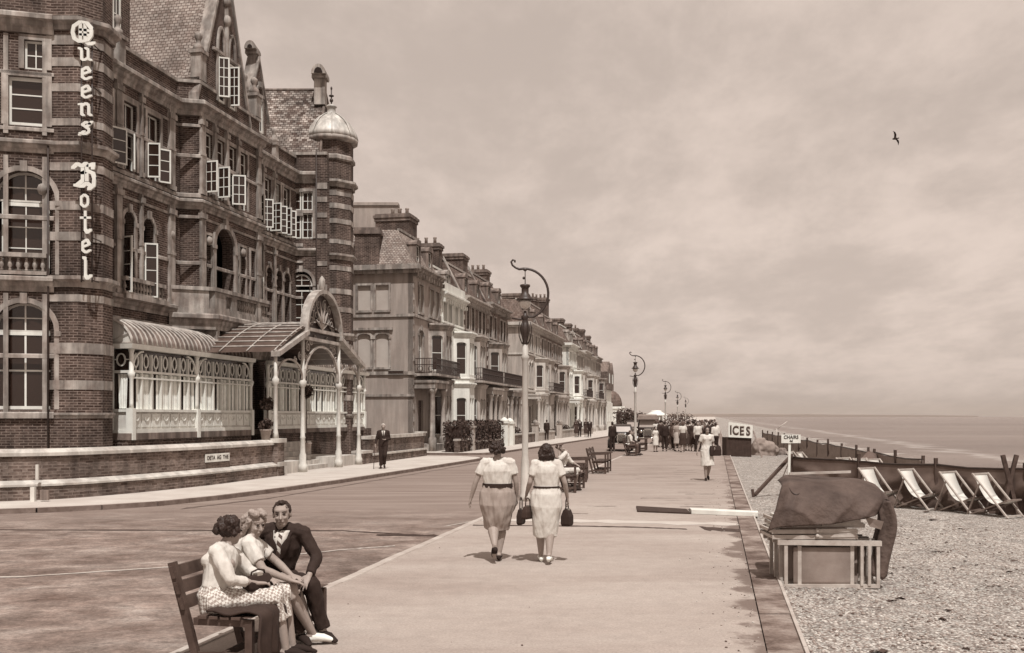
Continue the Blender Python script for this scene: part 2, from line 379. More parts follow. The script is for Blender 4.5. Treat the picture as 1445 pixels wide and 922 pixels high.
def prommat():
    m, nt, p = _base('promenade_asphalt', .92, .25)
    o = N(nt, 'ShaderNodeTexCoord').outputs['Object']
    a = _noise(nt, o, .55, 6, .62, (.5, 1.3, 1), .3)
    c = _ramp(nt, a, [(.28, sep(.28)), (.5, sep(.34)), (.74, sep(.39))])
    b = _noise(nt, o, 38, 4, .8); c = _mix(nt, c, _ramp(nt, b, [(.3, g(.76)), (.7, g(1.2))]), 1, 'MULTIPLY')
    b3 = _noise(nt, o, 4.5, 5, .7); c = _mix(nt, c, _ramp(nt, b3, [(.3, g(.90)), (.7, g(1.08))]), 1, 'MULTIPLY')
    dd = N(nt, 'ShaderNodeVectorMath', operation='DOT_PRODUCT'); dd.inputs[1].default_value = (1, -.2046, 0); nt.links.new(o, dd.inputs[0])
    # trodden damp stain beside the concrete edging
    n1 = _noise(nt, o, 1.1, 5, .6, (1, .8, 1)); n2 = N(nt, 'ShaderNodeMath', operation='MULTIPLY'); nt.links.new(n1, n2.inputs[0]); n2.inputs[1].default_value = 1.7
    s_ = N(nt, 'ShaderNodeMath', operation='ADD'); nt.links.new(dd.outputs['Value'], s_.inputs[0]); nt.links.new(n2.outputs[0], s_.inputs[1])
    mk = N(nt, 'ShaderNodeMapRange', interpolation_type='SMOOTHSTEP'); nt.links.new(s_.outputs[0], mk.inputs[0])
    mk.inputs[1].default_value = 1.10; mk.inputs[2].default_value = 1.27; mk.inputs[3].default_value = 0; mk.inputs[4].default_value = .8
    c = _mix(nt, c, sep(.12), mk.outputs[0])
    # the farther stretch is an older darker surface
    d = N(nt, 'ShaderNodeVectorMath', operation='DOT_PRODUCT'); d.inputs[1].default_value = (0, 1, 0); nt.links.new(o, d.inputs[0])
    mrn = N(nt, 'ShaderNodeMapRange'); nt.links.new(d.outputs['Value'], mrn.inputs[0]); mrn.inputs[1].default_value = 22; mrn.inputs[2].default_value = 34; mrn.inputs[4].default_value = .8
    n3 = _ramp(nt, _noise(nt, o, 1.2, 6, .65, (.4, 1.4, 1)), [(.3, sep(.19)), (.7, sep(.33))])
    c = _mix(nt, c, n3, mrn.outputs[0])
    nt.links.new(c, p.inputs['Base Color']); _bump(nt, p, b, .35, .006); return m
M['prom'] = prommat()
def concmat():
    m, nt, p = _base('edging_concrete', .9, .25)
    o = N(nt, 'ShaderNodeTexCoord').outputs['Object']
    c = _ramp(nt, _noise(nt, o, 1.6, 6, .65), [(.38, sep(.09)), (.5, sep(.19)), (.66, sep(.33))])
    b = _noise(nt, o, 30, 4, .7); c = _mix(nt, c, _ramp(nt, b, [(.3, g(.75)), (.7, g(1.2))]), 1, 'MULTIPLY')
    nt.links.new(c, p.inputs['Base Color']); _bump(nt, p, b, .4, .01); return m
M['edging'] = concmat()
M['pave'] = mat('pavement_flags', .46, .14, .9, rough=.9, bump=.3, fine=30)
M['kerb'] = mat('kerb_stone', .40, .22, 2.5, rough=.85, bump=.3, fine=30)
M['kerb_dark'] = mat('dark_kerb_stone', .16, .4, 3.5, rough=.9, bump=.4, fine=20)
def shinglemat(name='shingle', near=True):
    m, nt, p = _base(name, .85, .3)
    o = N(nt, 'ShaderNodeTexCoord').outputs['Object']
    v = N(nt, 'ShaderNodeTexVoronoi'); v.inputs['Scale'].default_value = 36; nt.links.new(o, v.inputs['Vector'])
    b = N(nt, 'ShaderNodeRGBToBW'); nt.links.new(v.outputs['Color'], b.inputs[0])
    c = _ramp(nt, b.outputs[0], [(.15, sep(.20)), (.4, sep(.36)), (.6, sep(.46)), (.85, sep(.62))])
    dst = _ramp(nt, v.outputs['Distance'], [(.25, g(1.05)), (.62, g(.55))]); c = _mix(nt, c, dst, 1, 'MULTIPLY')
    n_ = _noise(nt, o, 1.4, 7, .7); c = _mix(nt, c, _ramp(nt, n_, [(.33, g(.78)), (.66, g(1.2))]), 1, 'MULTIPLY')
    n4 = _noise(nt, o, 7, 3, .7); c = _mix(nt, c, _ramp(nt, n4, [(.36, g(.75)), (.6, g(1.1))]), 1, 'MULTIPLY')
    nt.links.new(c, p.inputs['Base Color'])
    iv = N(nt, 'ShaderNodeMath', operation='SUBTRACT'); iv.inputs[0].default_value = 1; nt.links.new(v.outputs['Distance'], iv.inputs[1])
    _bump(nt, p, iv.outputs[0], .8, .02); return m
M['shingle'] = shinglemat()
def seamat():
    m, nt, p = _base('sea_water', .22, .5)
    p.inputs['IOR'].default_value = 1.33
    o = N(nt, 'ShaderNodeTexCoord').outputs['Object']
    n_ = _noise(nt, o, .02, 6, .6, (.35, 1.6, 1))
    c = _ramp(nt, n_, [(.32, sep(.09)), (.66, sep(.19))])
    dd = N(nt, 'ShaderNodeVectorMath', operation='DOT_PRODUCT'); dd.inputs[1].default_value = (1, -.2046, 0); nt.links.new(o, dd.inputs[0])
    n2 = N(nt, 'ShaderNodeMath', operation='MULTIPLY'); nt.links.new(_noise(nt, o, .12, 5, .6), n2.inputs[0]); n2.inputs[1].default_value = 14
    s_ = N(nt, 'ShaderNodeMath', operation='ADD'); nt.links.new(dd.outputs['Value'], s_.inputs[0]); nt.links.new(n2.outputs[0], s_.inputs[1])
    c = _mix(nt, _ramp(nt, N_range(nt, s_.outputs[0], 20, 60), [(.14, g(1)), (.42, g(0)), (.52, g(0)), (.56, g(.8)), (.62, g(0)), (.9, g(0)), (.95, g(.45)), (1, g(0))]), c, 0) if False else c
    f = _ramp(nt, N_range(nt, s_.outputs[0], 20, 70), [(.02, g(.8)), (.07, g(0)), (.20, g(0)), (.23, g(.4)), (.28, g(0))])
    c = _mix(nt, c, sep(.55), f)
    nt.links.new(c, p.inputs['Base Color'])
    w = _noise(nt, o, .9, 6, .65, (.4, 1, 1)); w2 = _noise(nt, o, .08, 4, .6, (.5, 1.2, 1))
    _bump(nt, p, _mix(nt, w, w2, .5), 1.0, 1.2)
    return m
def N_range(nt, sock, a, b):
    r = N(nt, 'ShaderNodeMapRange'); nt.links.new(sock, r.inputs[0]); r.inputs[1].default_value = a; r.inputs[2].default_value = b; return r.outputs[0]
M['sea'] = seamat()
def sheet(name, pts, z, m, label=None, thick=0):
    mb = MB(); n = len(pts)
    mb.add([(x, y, z) for x, y in pts], [list(range(n))], 0)
    if thick: mb.add([(x, y, z) for x, y in pts]+[(x, y, z-thick) for x, y in pts], [[i, (i+1) % n, n+(i+1) % n, n+i] for i in range(n)], 0)
    return mb.build(name, m, kind='structure')
kl = lambda Y: -4.55+.2*Y       # promenade kerb towards the road
kr = lambda Y: .757+.2046*Y     # promenade edge towards the shingle
# base land sheet
sheet('ground', [(-9000, -400), (kr(-400)+1, -400), (kr(0)+.5, 0), (kr(900)+1, 900), (kr(9000), 9000), (-9000, 9000)], -.16, M['pave'])
# road with its dark strips, pale seams and gutter
mb = MB()
rp = [(kl(-30), -30), (kl(420), 420), (kl(420)-9, 420), (-13.85+.233*54, 54), (-60, 66), (-60, 20), (-60, -30)]
mb.add([(x, y, -.10) for x, y in rp], [list(range(len(rp)))], 0)
def strip(mb, pts, w, z, m, wob=.03):
    pv = None
    for i, (x, y) in enumerate(pts):
        ww = w*(1+random.uniform(-.35, .35))
        cur = [(x, y-ww/2+random.uniform(-wob, wob), z), (x, y+ww/2+random.uniform(-wob, wob), z)]
        if pv: mb.add([pv[0], cur[0], cur[1], pv[1]], [(0, 1, 2, 3)], m)
        pv = cur
def ipts(ctrl, n):
    out = []
    for i in range(len(ctrl)-1):
        for k in range(n): t = k/n; out.append((ctrl[i][0]*(1-t)+ctrl[i+1][0]*t, ctrl[i][1]*(1-t)+ctrl[i+1][1]*t))
    return out+[ctrl[-1]]
strip(mb, ipts([(-16, 18.9), (-9.1, 18.35), (-3.1, 18.2), (-1.5, 17.5), (-.95, 17.3)], 12), .10, -.094, 1)  # dark strip across the road, at the same depth as the promenade one
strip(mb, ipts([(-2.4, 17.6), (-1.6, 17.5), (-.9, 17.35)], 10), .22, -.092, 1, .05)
strip(mb, ipts([(-12, 12.2), (-6.4, 13.0), (-4.6, 13.9), (-2.7, 15.6), (-1.9, 16.1)], 14), .09, -.0945, 2, .02)
strip(mb, ipts([(-1.3, 18.9), (-.6, 20.2), (.2, 24), (1.6, 31), (4, 43)], 14), .10, -.0935, 2, .02)
strip(mb, ipts([(-7.5, 22.6), (-6.2, 25.5), (-5.1, 30), (-3.6, 36), (-1.2, 46)], 14), .35, -.0938, 3, .05)
mb.build('road', [M['road'], mat('dark_road_strip', .05, .3, 5), mat('pale_seam', .42, .3, 5), mat('gutter', .12, .5, 3)], kind='structure')
# promenade
sheet('promenade', [(kl(-30)+.12, -30), (kr(-30)-.32, -30), (kr(420)-.32, 420), (kl(420)+.12, 420)], 0.0, M['prom'])
mb = MB()
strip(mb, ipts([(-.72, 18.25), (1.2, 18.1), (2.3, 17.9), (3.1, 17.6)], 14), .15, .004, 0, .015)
strip(mb, ipts([(3.4, 17.75), (3.7, 17.55), (4.05, 17.35)], 5), .55, .004, 0, .04)  # dark strip across the promenade, ending in this broader dark patch
strip(mb, ipts([(-.6, 19.2), (1.3, 19.0), (4.2, 18.4)], 10), .5, .003, 1, .06)
for k in range(26):
    y = random.uniform(19, 48); x0 = random.uniform(kl(y)+.6, kr(y)-1.4)
    strip(mb, ipts([(x0, y), (x0+random.uniform(.4, 1.5), y+random.uniform(-.1, .1))], 6), random.uniform(.02, .07), .005, 2, .02)
mb.build('promenade_patches', [mat('dark_prom_strip', .06, .4, 4), mat('pale_dressing', .46, .1, 2), mat('thin_crack', .17, .4, 4)], kind='structure')
# edging stones of the promenade: pale kerb on the road side, stained strip on the beach side
mb = MB(); y = 2.0
while y < 300:
    L = .9 if y < 60 else 6
    j = random.uniform(-.012, .012)
    mb.hexa([(kl(y)+j, y+.006, -.13), (kl(y)+.2+j, y+.006, -.13), (kl(y+L)+.2+j, y+L-.006, -.13), (kl(y+L)+j, y+L-.006, -.13),
             (kl(y)+j, y+.006, .008), (kl(y)+.13+j, y+.006, .014), (kl(y+L)+.13+j, y+L-.006, .014), (kl(y+L)+j, y+L-.006, .008)], 0)
    y += L
mb.build('promenade_kerb', 'kerb', kind='structure')
mb = MB(); y = 1.0
while y < 300:
    L = 1.5 if y < 60 else 9
    a = y+.008; b_ = y+L-.008; dz = random.uniform(-.006, .006)
    mb.hexa([(kr(a)-.31, a, -.3), (kr(a), a, -.3), (kr(b_), b_, -.3), (kr(b_)-.31, b_, -.3),
             (kr(a)-.31, a, .012+dz), (kr(a), a, .012+dz), (kr(b_), b_, .012+dz), (kr(b_)-.31, b_, .012+dz)], 0)
    mb.hexa([(kr(a)+.001, a, -.3), (kr(a)+.035, a, -.3), (kr(b_)+.035, b_, -.3), (kr(b_)+.001, b_, -.3),
             (kr(a)+.001, a, .03), (kr(a)+.035, a, .03), (kr(b_)+.035, b_, .03), (kr(b_)+.001, b_, .03)], 1)
    y += L
mb.build('promenade_edging', ['edging', 'kerb'], kind='structure')
# hotel pavement
KH = [(-22, 20.6), (-14, 20.9), (-11.9, 21.15), (-10.4, 21.7), (-9.3, 22.4), (-8.4, 23.3), (-7.5, 25.0), (-6.45, 28), (-5.45, 31.5), (-4.56, 35), (-3.0, 41.3), (-1.75, 46.6), (-1.5, 48.0), (-1.7, 49.2), (-2.6, 50.2), (-4.5, 50.9), (-12, 52.6), (-40, 58.6)]
sheet('hotel_pavement', KH+[(-60, 60), (-60, 20)], 0.0, M['pave'])
mb = MB(); pts = []
for i in range(len(KH)-1):
    a, b_ = Vector(KH[i]), Vector(KH[i+1]); n = max(1, int((b_-a).length/.9))
    pts += [tuple(a.lerp(b_, k/n)) for k in range(n)]
pts.append(KH[-1])
for i in range(len(pts)-1):
    a, b_ = Vector(pts[i]), Vector(pts[i+1]); d = (b_-a).normalized(); n_ = Vector((d.y, -d.x))*.14; a2 = a+d*.006; b2 = b_-d*.006
    mb.hexa([(*(a2-n_*.02), -.14), (*(a2+n_), -.14), (*(b2+n_), -.14), (*(b2-n_*.02), -.14), (*(a2-n_*.02), .008), (*(a2+n_), .006), (*(b2+n_), .006), (*(b2-n_*.02), .008)], 0)
mb.build('hotel_kerb', 'kerb_dark', kind='structure')
k2 = lambda Y: -13.85+.233*Y
sheet('terrace_pavement', [(-40, 62.6), (-12, 56.2), (-3.5, 54.3), (-1.9, 54.3), (k2(55.5), 55.5), (k2(420), 420), (-60, 420), (-60, 66)], 0.0, M['pave'])
mb = MB(); pk = [(-40, 62.6), (-12, 56.2), (-3.5, 54.3), (-1.9, 54.3), (k2(55.5), 55.5)]+[(k2(y), y) for y in range(58, 300, 6)]
sweep(mb, pk, [(0, -.13), (.14, -.13), (.14, .006), (0, .008)], 0, side=1)
mb.build('terrace_kerb', 'kerb_dark', kind='structure')
# beach
def bz(d, y=0):
    if d < 9: z = -.03-.02*d
    else: z = -.21-(min(d, 30)-9)*.27
    return z
mb = MB(); ds = [0, .35, .8]+[1.2+.45*i for i in range(20)]+[11, 12.5, 14, 16, 19, 23, 28, 36, 60, 120]; ys = [-30, -10, 0, 4]+[6+.45*i for i in range(80)]+[42+2.5*i for i in range(40)]+[145+20*i for i in range(30)]+[900, 1400, 2400]
rows = []
for y in ys:
    row = []
    for d in ds:
        nn = noise.noise(Vector((d*.5, y*.5, 3)))*.05+noise.noise(Vector((d*1.7, y*1.7, 8)))*.025 if d > .2 else 0
        row.append((kr(y)+.036+d, y, bz(d)+nn*min(1, d)))
    rows.append(row)
n = len(ds)
mb.add([p for r in rows for p in r], [(i*n+j, i*n+j+1, (i+1)*n+j+1, (i+1)*n+j) for i in range(len(ys)-1) for j in range(n-1)], 0, True)
mb.build('beach', 'shingle', kind='structure')
def beach_z(x, y):
    d = x-kr(y)-.036; return bz(d)+(noise.noise(Vector((d*.5, y*.5, 3)))*.05+noise.noise(Vector((d*1.7, y*1.7, 8)))*.025)*min(1, max(d, 0))
sheet('sea', [(-14000, 2600), (kr(2600)+12, 2600), (kr(900)+12, 900), (kr(-600)+12, -600), (16000, -600), (16000, 14000), (-14000, 14000)], -1.6, M['sea'])
# distant headland across the bay
def hazyland():
    m, nt, p = _base('distant_land', 1, 0); p.inputs['Base Color'].default_value = sep(.30); return m
M['land'] = hazyland()
mb = MB(); prev = None; ring = []
for i in range(90):
    px = 900+i*5.4; t = i/89; Y = 6500+1500*t
    h = (3.2+1.3*noise.noise(Vector((i*.12, 0, 0)))+.6*noise.noise(Vector((i*.5, 3, 0))))*(1-t)**.6*(1 if px > 0 else 0)
    X = (px-722.5)/FP*Y; zt = 2+(.8+h)*Y/FP
    ring.append([(X, Y, -3), (X, Y, zt), (X+60, Y+900, zt+2), (X+60, Y+900, -3)])
mb.loft(ring, 0, False, True, True)
mb.build('headland', 'land', kind='structure')
# loose pebbles on the near shingle
mb = MB(); rs = np.random.RandomState(5)
ico = [(0, 0, 1), (.894, 0, .447), (.276, .851, .447), (-.724, .526, .447), (-.724, -.526, .447), (.276, -.851, .447), (.724, .526, -.447), (-.276, .851, -.447), (-.894, 0, -.447), (-.276, -.851, -.447), (.724, -.526, -.447), (0, 0, -1)]
icf = [(0, 1, 2), (0, 2, 3), (0, 3, 4), (0, 4, 5), (0, 5, 1), (1, 6, 2), (2, 7, 3), (3, 8, 4), (4, 9, 5), (5, 10, 1), (6, 7, 2), (7, 8, 3), (8, 9, 4), (9, 10, 5), (10, 6, 1), (6, 11, 7), (7, 11, 8), (8, 11, 9), (9, 11, 10), (10, 11, 6)]
ico = np.array(ico)
for k in range(9500):
    y = 7.2+12*rs.rand()**1.6; d = .02+rs.rand()**1.3*(5.5+.25*y); x = kr(y)+.04+d
    r = .008+.013*rs.rand()**2; a = rs.rand()*6.28; s_ = np.array([r*1.25, r*.9, r*.6]); p = ico*s_
    q = np.stack([p[:, 0]*math.cos(a)-p[:, 1]*math.sin(a)+x, p[:, 0]*math.sin(a)+p[:, 1]*math.cos(a)+y, p[:, 2]+beach_z(x, y)+r*.2], 1)
    mb.add(q.tolist(), icf, int(rs.choice(4, p=[.3, .3, .25, .15])), True)
mb.build('loose_pebbles', [mat('pebble_a', .52, .1, 9, bump=0), mat('pebble_b', .34, .1, 9, bump=0), mat('pebble_c', .26, .1, 9, bump=0), mat('pebble_d', .12, .1, 9, bump=0)], kind='stuff', label='loose beach pebbles scattered over the near shingle')

# the air over the bay
hm = bpy.data.materials.new('sea_haze'); hm.use_nodes = True; hm.node_tree.nodes.clear()
_v = N(hm.node_tree, 'ShaderNodeVolumePrincipled'); _o = N(hm.node_tree, 'ShaderNodeOutputMaterial'); hm.node_tree.links.new(_v.outputs[0], _o.inputs['Volume'])
_v.inputs['Color'].default_value = (.9, .80, .72, 1); _v.inputs['Density'].default_value = .00006; _v.inputs['Anisotropy'].default_value = .2
mb = MB(); mb.box(-14500, 16500, -700, 14500, -4.2, 120)
mb.build('haze', hm, kind='stuff')

mb = MB(); rg_ = np.random.RandomState(9)
for k in range(420):
    y = 7.5+26*rg_.rand()**1.5; x = kr(y)-.31-abs(rg_.normal())*.35 if rg_.rand() < .92 else kl(y)+.2+rg_.rand()*5
    if x < kl(y)+.2: continue
    r = .004+.009*rg_.rand()**2; a = rg_.rand()*6.28; p = ico*np.array([r*1.2, r*.9, r*.6])
    q = np.stack([p[:, 0]*math.cos(a)-p[:, 1]*math.sin(a)+x, p[:, 0]*math.sin(a)+p[:, 1]*math.cos(a)+y, p[:, 2]+r*.5], 1); mb.add(q.tolist(), icf, int(rg_.choice(3)), True)
mb.build('stray_grit', [MATS['pebble_a'], MATS['pebble_c'], MATS['pebble_d']], kind='stuff', label='stray shingle grit along the promenade edging')

mb = MB(); rg_ = np.random.RandomState(14)
for k in range(90):
    y = 8+26*rg_.rand()**1.3; d = .4+rg_.rand()*(4+.2*y); x = kr(y)+d; r = .02+.06*rg_.rand()**2; z = beach_z(x, y)
    for q in range(7):
        a = rg_.rand()*6.28; c_, s_ = math.cos(a)*r, math.sin(a)*r; ox, oy = rg_.normal(size=2)*r*.6
        mb.add([(x+ox-c_, y+oy-s_, z+.012), (x+ox-s_*.4, y+oy+c_*.4, z+.02+.01*rg_.rand()), (x+ox+c_, y+oy+s_, z+.014), (x+ox+s_*.4, y+oy-c_*.4, z+.008)], [(0, 1, 2, 3)])
mb.build('dried_seaweed', mat('seaweed', .06, .4, 9, bump=0), kind='stuff', label='dark scraps of dried seaweed on the shingle')
# ------------------------------------------------------------------ window parts
def sash(F, a0, a1, z0, z1, off, parent, nv=1, nh=1, fr=.07, bar=.028, m='white', name='window', blind=0, depth=.06, curtain=0, glass='glass'):
    """painted frame with glazing bars (one part) and its glass (a sub-part)"""
    mb = MB(); B = lambda x0, x1, y0, y1: F.box(mb, x0, x1, off-depth/2, off+depth/2, y0, y1)
    B(a0, a0+fr, z0, z1); B(a1-fr, a1, z0, z1); B(a0+fr, a1-fr, z0, z0+fr); B(a0+fr, a1-fr, z1-fr, z1)
    Fb = lambda x0, x1, y0, y1: F.box(mb, x0, x1, off-depth/4, off+depth/4, y0, y1)
    for i in range(1, nv+1):
        x = a0+fr+(a1-a0-2*fr)*i/(nv+1); Fb(x-bar/2, x+bar/2, z0+fr, z1-fr)
    xs = [a0+fr]+[a0+fr+(a1-a0-2*fr)*i/(nv+1)+sg*bar/2 for i in range(1, nv+1) for sg in (-1, 1)]+[a1-fr]
    for j in range(1, nh+1):
        z = z0+fr+(z1-z0-2*fr)*j/(nh+1)
        for k in range(0, len(xs), 2): Fb(xs[k], xs[k+1], z-bar/2, z+bar/2)
    w = mb.build(name, m, parent)
    g_ = MB(); F.box(g_, a0+fr*.5, a1-fr*.5, off-depth*.1, off-depth*.02, z0+fr*.5, z1-fr*.5); g_.build('pane', glass, w)
    if curtain:
        c = MB(); n = 10
        for sgn in ((1, -1) if curtain == 2 else (1,)):
            wd = (a1-a0)*(.3 if curtain == 2 else .9)
            for k in range(n):
                t0, t1 = k/n, (k+1)/n
                x0 = (a0+fr+wd*t0) if sgn > 0 else (a1-fr-wd*t0); x1 = (a0+fr+wd*t1) if sgn > 0 else (a1-fr-wd*t1)
                o0 = off-.012+.006*math.sin(k*2.1); o1 = off-.012+.006*math.sin((k+1)*2.1)
                c.add([F.P(x0, o0, z0+fr), F.P(x1, o1, z0+fr), F.P(x1, o1, z1-fr), F.P(x0, o0, z1-fr)], [(0, 1, 2, 3)], 0, True)
        c.build('curtain', 'curtain', w)
    return w
def casement(F, a, off, z0, z1, w, deg, parent, hinge=1, nh=2, nv=0):
    """an opened casement swinging outwards on the jamb at a"""
    Fc = F.turned(a, off, deg, hinge); return sash(Fc, .0, w, z0, z1, .0, parent, nv, nh, .05, .026, depth=.045, name='open_casement')
def backing(mb, F, a0, a1, z0, z1, off, m=0): mb.add([F.P(a0, off, z0), F.P(a1, off, z0), F.P(a1, off, z1), F.P(a0, off, z1)], [(0, 1, 2, 3)], m)
def poly_lathe(mb, c, prof, n=8, m=0, ph=.5): mb.lathe((c[0], c[1], 0), prof, n, m, False, ph)
def surround(mb, F, c, zb, w, h, arch, wd=.16, pr=.05, m=0, key=True):
    r = w/2; zt = zb+h
    if arch:
        k = 1 if arch is True else arch
        a = arcpts(c, r, zt-r*k, 12, k); b_ = arcpts(c, r+wd, zt-r*k, 12, (r*k+wd)/(r+wd))
        for i in range(12):
            P = [F.P(a[i][0], -.02, a[i][1]), F.P(b_[i][0], -.02, b_[i][1]), F.P(b_[i+1][0], -.02, b_[i+1][1]), F.P(a[i+1][0], -.02, a[i+1][1]),
                 F.P(a[i][0], pr, a[i][1]), F.P(b_[i][0], pr, b_[i][1]), F.P(b_[i+1][0], pr, b_[i+1][1]), F.P(a[i+1][0], pr, a[i+1][1])]
            mb.hexa(P, m)
        F.box(mb, c-r-wd, c-r, -.02, pr, zb, zt-r*k, m); F.box(mb, c+r, c+r+wd, -.02, pr, zb, zt-r*k, m)
        if key: F.box(mb, c-.09, c+.09, -.02, pr+.05, zt-.03, zt+wd+.12, m)
        F.box(mb, c-r-wd-.03, c-r, -.02, pr+.035, zt-r*k-.14, zt-r*k, m); F.box(mb, c+r, c+r+wd+.03, -.02, pr+.035, zt-r*k-.14, zt-r*k, m)
    else:
        F.box(mb, c-r-wd, c-r, -.02, pr, zb, zt, m); F.box(mb, c+r, c+r+wd, -.02, pr, zb, zt, m); F.box(mb, c-r-wd, c+r+wd, -.02, pr, zt, zt+wd, m)
def balusters(mb, F, a0, a1, off, z0, z1, step=.2, m=0, cap=1):
    n = max(1, int((a1-a0)/step)); h = z1-z0
    F.box(mb, a0, a1, off-.12, off+.12, z1-.12, z1, m); F.box(mb, a0, a1, off-.10, off+.10, z0, z0+.1, m)
    for i in range(n):
        p = F.P(a0+(i+.5)*(a1-a0)/n, off, 0)
        mb.lathe((p.x, p.y, 0), [(.045, z0+.1), (.05, z0+.14), (.03, z0+.18), (.072, z0+h*.42), (.055, z0+h*.55), (.03, z0+h*.72), (.05, z1-.14), (.05, z1-.12)], 6, m)
# ------------------------------------------------------------------ the hotel
hotel = root('seaside_hotel', 'large Victorian brick hotel with banded stone turrets, steep gables and a glazed verandah', 'hotel', (-13, 36, 0))
CB, CR1, CR2, CV = -18.2, -18.9, -19.1, -17.45
FB = front(CB, 35.0); FR1 = front(CR1, 29); FR2 = front(CR2, 39.6)
FW = Face((-17.5, 26.36), (math.cos(R(15)), math.sin(R(15))), (math.sin(R(15)), -math.cos(R(15))))   # wing that faces the camera
def wS(px, Y=27.5):  # s along FW for a pixel column
    for _ in range(8):
        X = (px-722.5)/FP*Y; s_ = (X+17.5)/math.cos(R(15)); Y = 26.36+s_*math.sin(R(15))
    return s_
TN = (-12.42, 28.45); TR = .90
TF = (-8.62, 47.35); TFR = 1.06
bandsz = [(2.75, .26), (3.75, .3), (5.2, .2), (6.9, .24), (7.75, .24), (8.85, .22), (10.1, .2), (11.05, .22), (11.75, .24), (12.35, .28)]
# -- walls
mb = MB()
S0 = wS(71)
# wing ops: ground arched bay, first floor arched bay, second floor sash + small casement
cW = wS(38); cA = wS(34)
cUp = wS(50)
wall(mb, FW, -9, S0+.5, 0, 14.4, [(cA, 2.2, 1.55, 2.95, True), (cA, 5.95, 1.6, 2.85, True), (cW, 10.05, 1.0, 1.35, False), (cUp, 11.62, .56, .80, False), (-1.2, 2.2, 1.5, 2.9, True), (-1.2, 5.95, 1.6, 2.85, True), (-1.2, 10.05, 1.0, 1.35, False)], .28)
# recess 1
w2 = [(sY(30.75, 29), 9.95, .62, 2.15, False), (sY(32.0, 29), 9.95, .74, 2.15, False), (sY(33.35, 29), 9.95, .8, 2.15, False)]
w1 = [(sY(31.95, 29), 5.75, .62, 2.85, True), (sY(33.05, 29), 5.75, .66, 2.85, True)]
wall(mb, FR1, -1, sY(35, 29), 0, 13.0, w2+w1+[(sY(32, 29), 1.6, 1.2, 2.0, False)], .3)
# bay
bay2 = [(sY(y, 35), z, .6, h, False) for y in (35.62, 36.5, 37.38, 38.26) for z, h in ((9.95, 1.2), (11.3, .85))]
wall(mb, FB, 0, sY(39.6, 35), 0, 13.0, bay2+[(sY(36.75, 35), 6.0, 1.45, 2.95, True), (sY(35.6, 35), 6.3, .4, 2.2, False), (sY(38.15, 35), 6.3, .5, 2.2, False), (sY(39.0, 35), 6.0, .4, 2.5, False)], .45)
for s_ in (0, sY(39.6, 35)):
    mb.add([FB.P(s_, -2.2, 0), FB.P(s_, 0, 0), FB.P(s_, 0, 14.0), FB.P(s_, -2.2, 14.0)], [(0, 1, 2, 3)])
# recess 2
r2 = [(sY(y, 39.6), z, .62, h, False) for y in (41.3, 42.3, 43.25, 44.15) for z, h in ((9.95, 1.15), (11.25, .9))]
r1 = [(sY(y, 39.6), 5.7, .6, 2.7, True) for y in (41.35, 42.45, 43.4, 44.2)]
wall(mb, FR2, -.3, sY(45.6, 39.6), 0, 13.0, r2+r1, .3)
# far wing facing the camera
FF = Face((-10.6, 45.15), (1, -.02), (-.02, -1))
ff = [(1.02, 10.1, 1.05, 1.15, False), (1.02, 11.38, 1.05, .85, False), (1.02, 5.85, 1.05, 2.75, True), (1.02, 1.9, 1.0, 2.2, False)]
wall(mb, FF, -.6, 2.3, 0, 13.1, ff, .25)
wall(mb, front(-18.45, 45.1), 0, 5.3, 0, 13.9, [], .2)
mb.add([(-8.2, 50.2, 0), (-20, 52.5, 0), (-20, 52.5, 13.9), (-8.2, 50.2, 13.9)], [(0, 1, 2, 3)])
mb.build('brick_walls', ['brick', 'stone_dark'], hotel)
# dark rooms behind the openings
mb = MB()
backing(mb, FW, -9, S0+.4, .2, 14.2, -.55); backing(mb, FR1, -1, 5, .2, 12.8, -.6); backing(mb, FB, .05, 4.65, .2, 12.8, -1.3)
backing(mb, FR2, 0, 6, .2, 12.8, -.62); backing(mb, FF, -.5, 2.2, .2, 12.9, -.5)
mb.build('dark_rooms', 'dark', hotel)
# -- turrets (each a part; domed roof a sub-part)
def turret(c, r, ztop, zbase=0):
    mb = MB(); z = zbase
    for i, (bz_, bh) in enumerate([b for b in bandsz if b[0] < ztop]):
        poly_lathe(mb, c, [(r, z), (r, bz_)], 8, 0); poly_lathe(mb, c, [(r+.025, bz_), (r+.025, bz_+bh)], 8, 1); z = bz_+bh
    poly_lathe(mb, c, [(r, z), (r, ztop)], 8, 0)
    for zc, h, d in ((1.95, .16, .08), (5.6, .34, .2), (9.35, .30, .18), (12.75, .36, .24)):
        if zc < ztop: poly_lathe(mb, c, [(r*.9, zc-.001), (r+d*.35, zc), (r+d*.4, zc+h*.35), (r+d, zc+h*.6), (r+d, zc+h*.9), (r*.9, zc+h+.001)], 8, 1)
    return mb.build('turret', ['brick', 'stone'], hotel)
tn = turret(TN, TR, 16.2); tf = turret(TF, TFR, 15.0)
mb = MB(); c = TF
poly_lathe(mb, c, [(TFR*.98, 14.0), (TFR+.10, 14.08), (TFR+.10, 14.22), (TFR+.02, 14.3)], 8, 0)
mb.lathe((c[0], c[1], 0), [(1.0, 14.94), (1.26, 15.0), (1.28, 15.12), (1.22, 15.2)], 16, 0)
mb.build('turret_cornice', 'stone', tf)
mb = MB(); mb.lathe((c[0], c[1], 0), [(1.24, 15.18), (1.18, 15.42), (1.02, 15.75), (.78, 16.05), (.5, 16.28), (.26, 16.42), (.2, 16.5), (.2, 16.72), (.27, 16.76), (.2, 16.84), (.05, 16.9)], 16, 0)
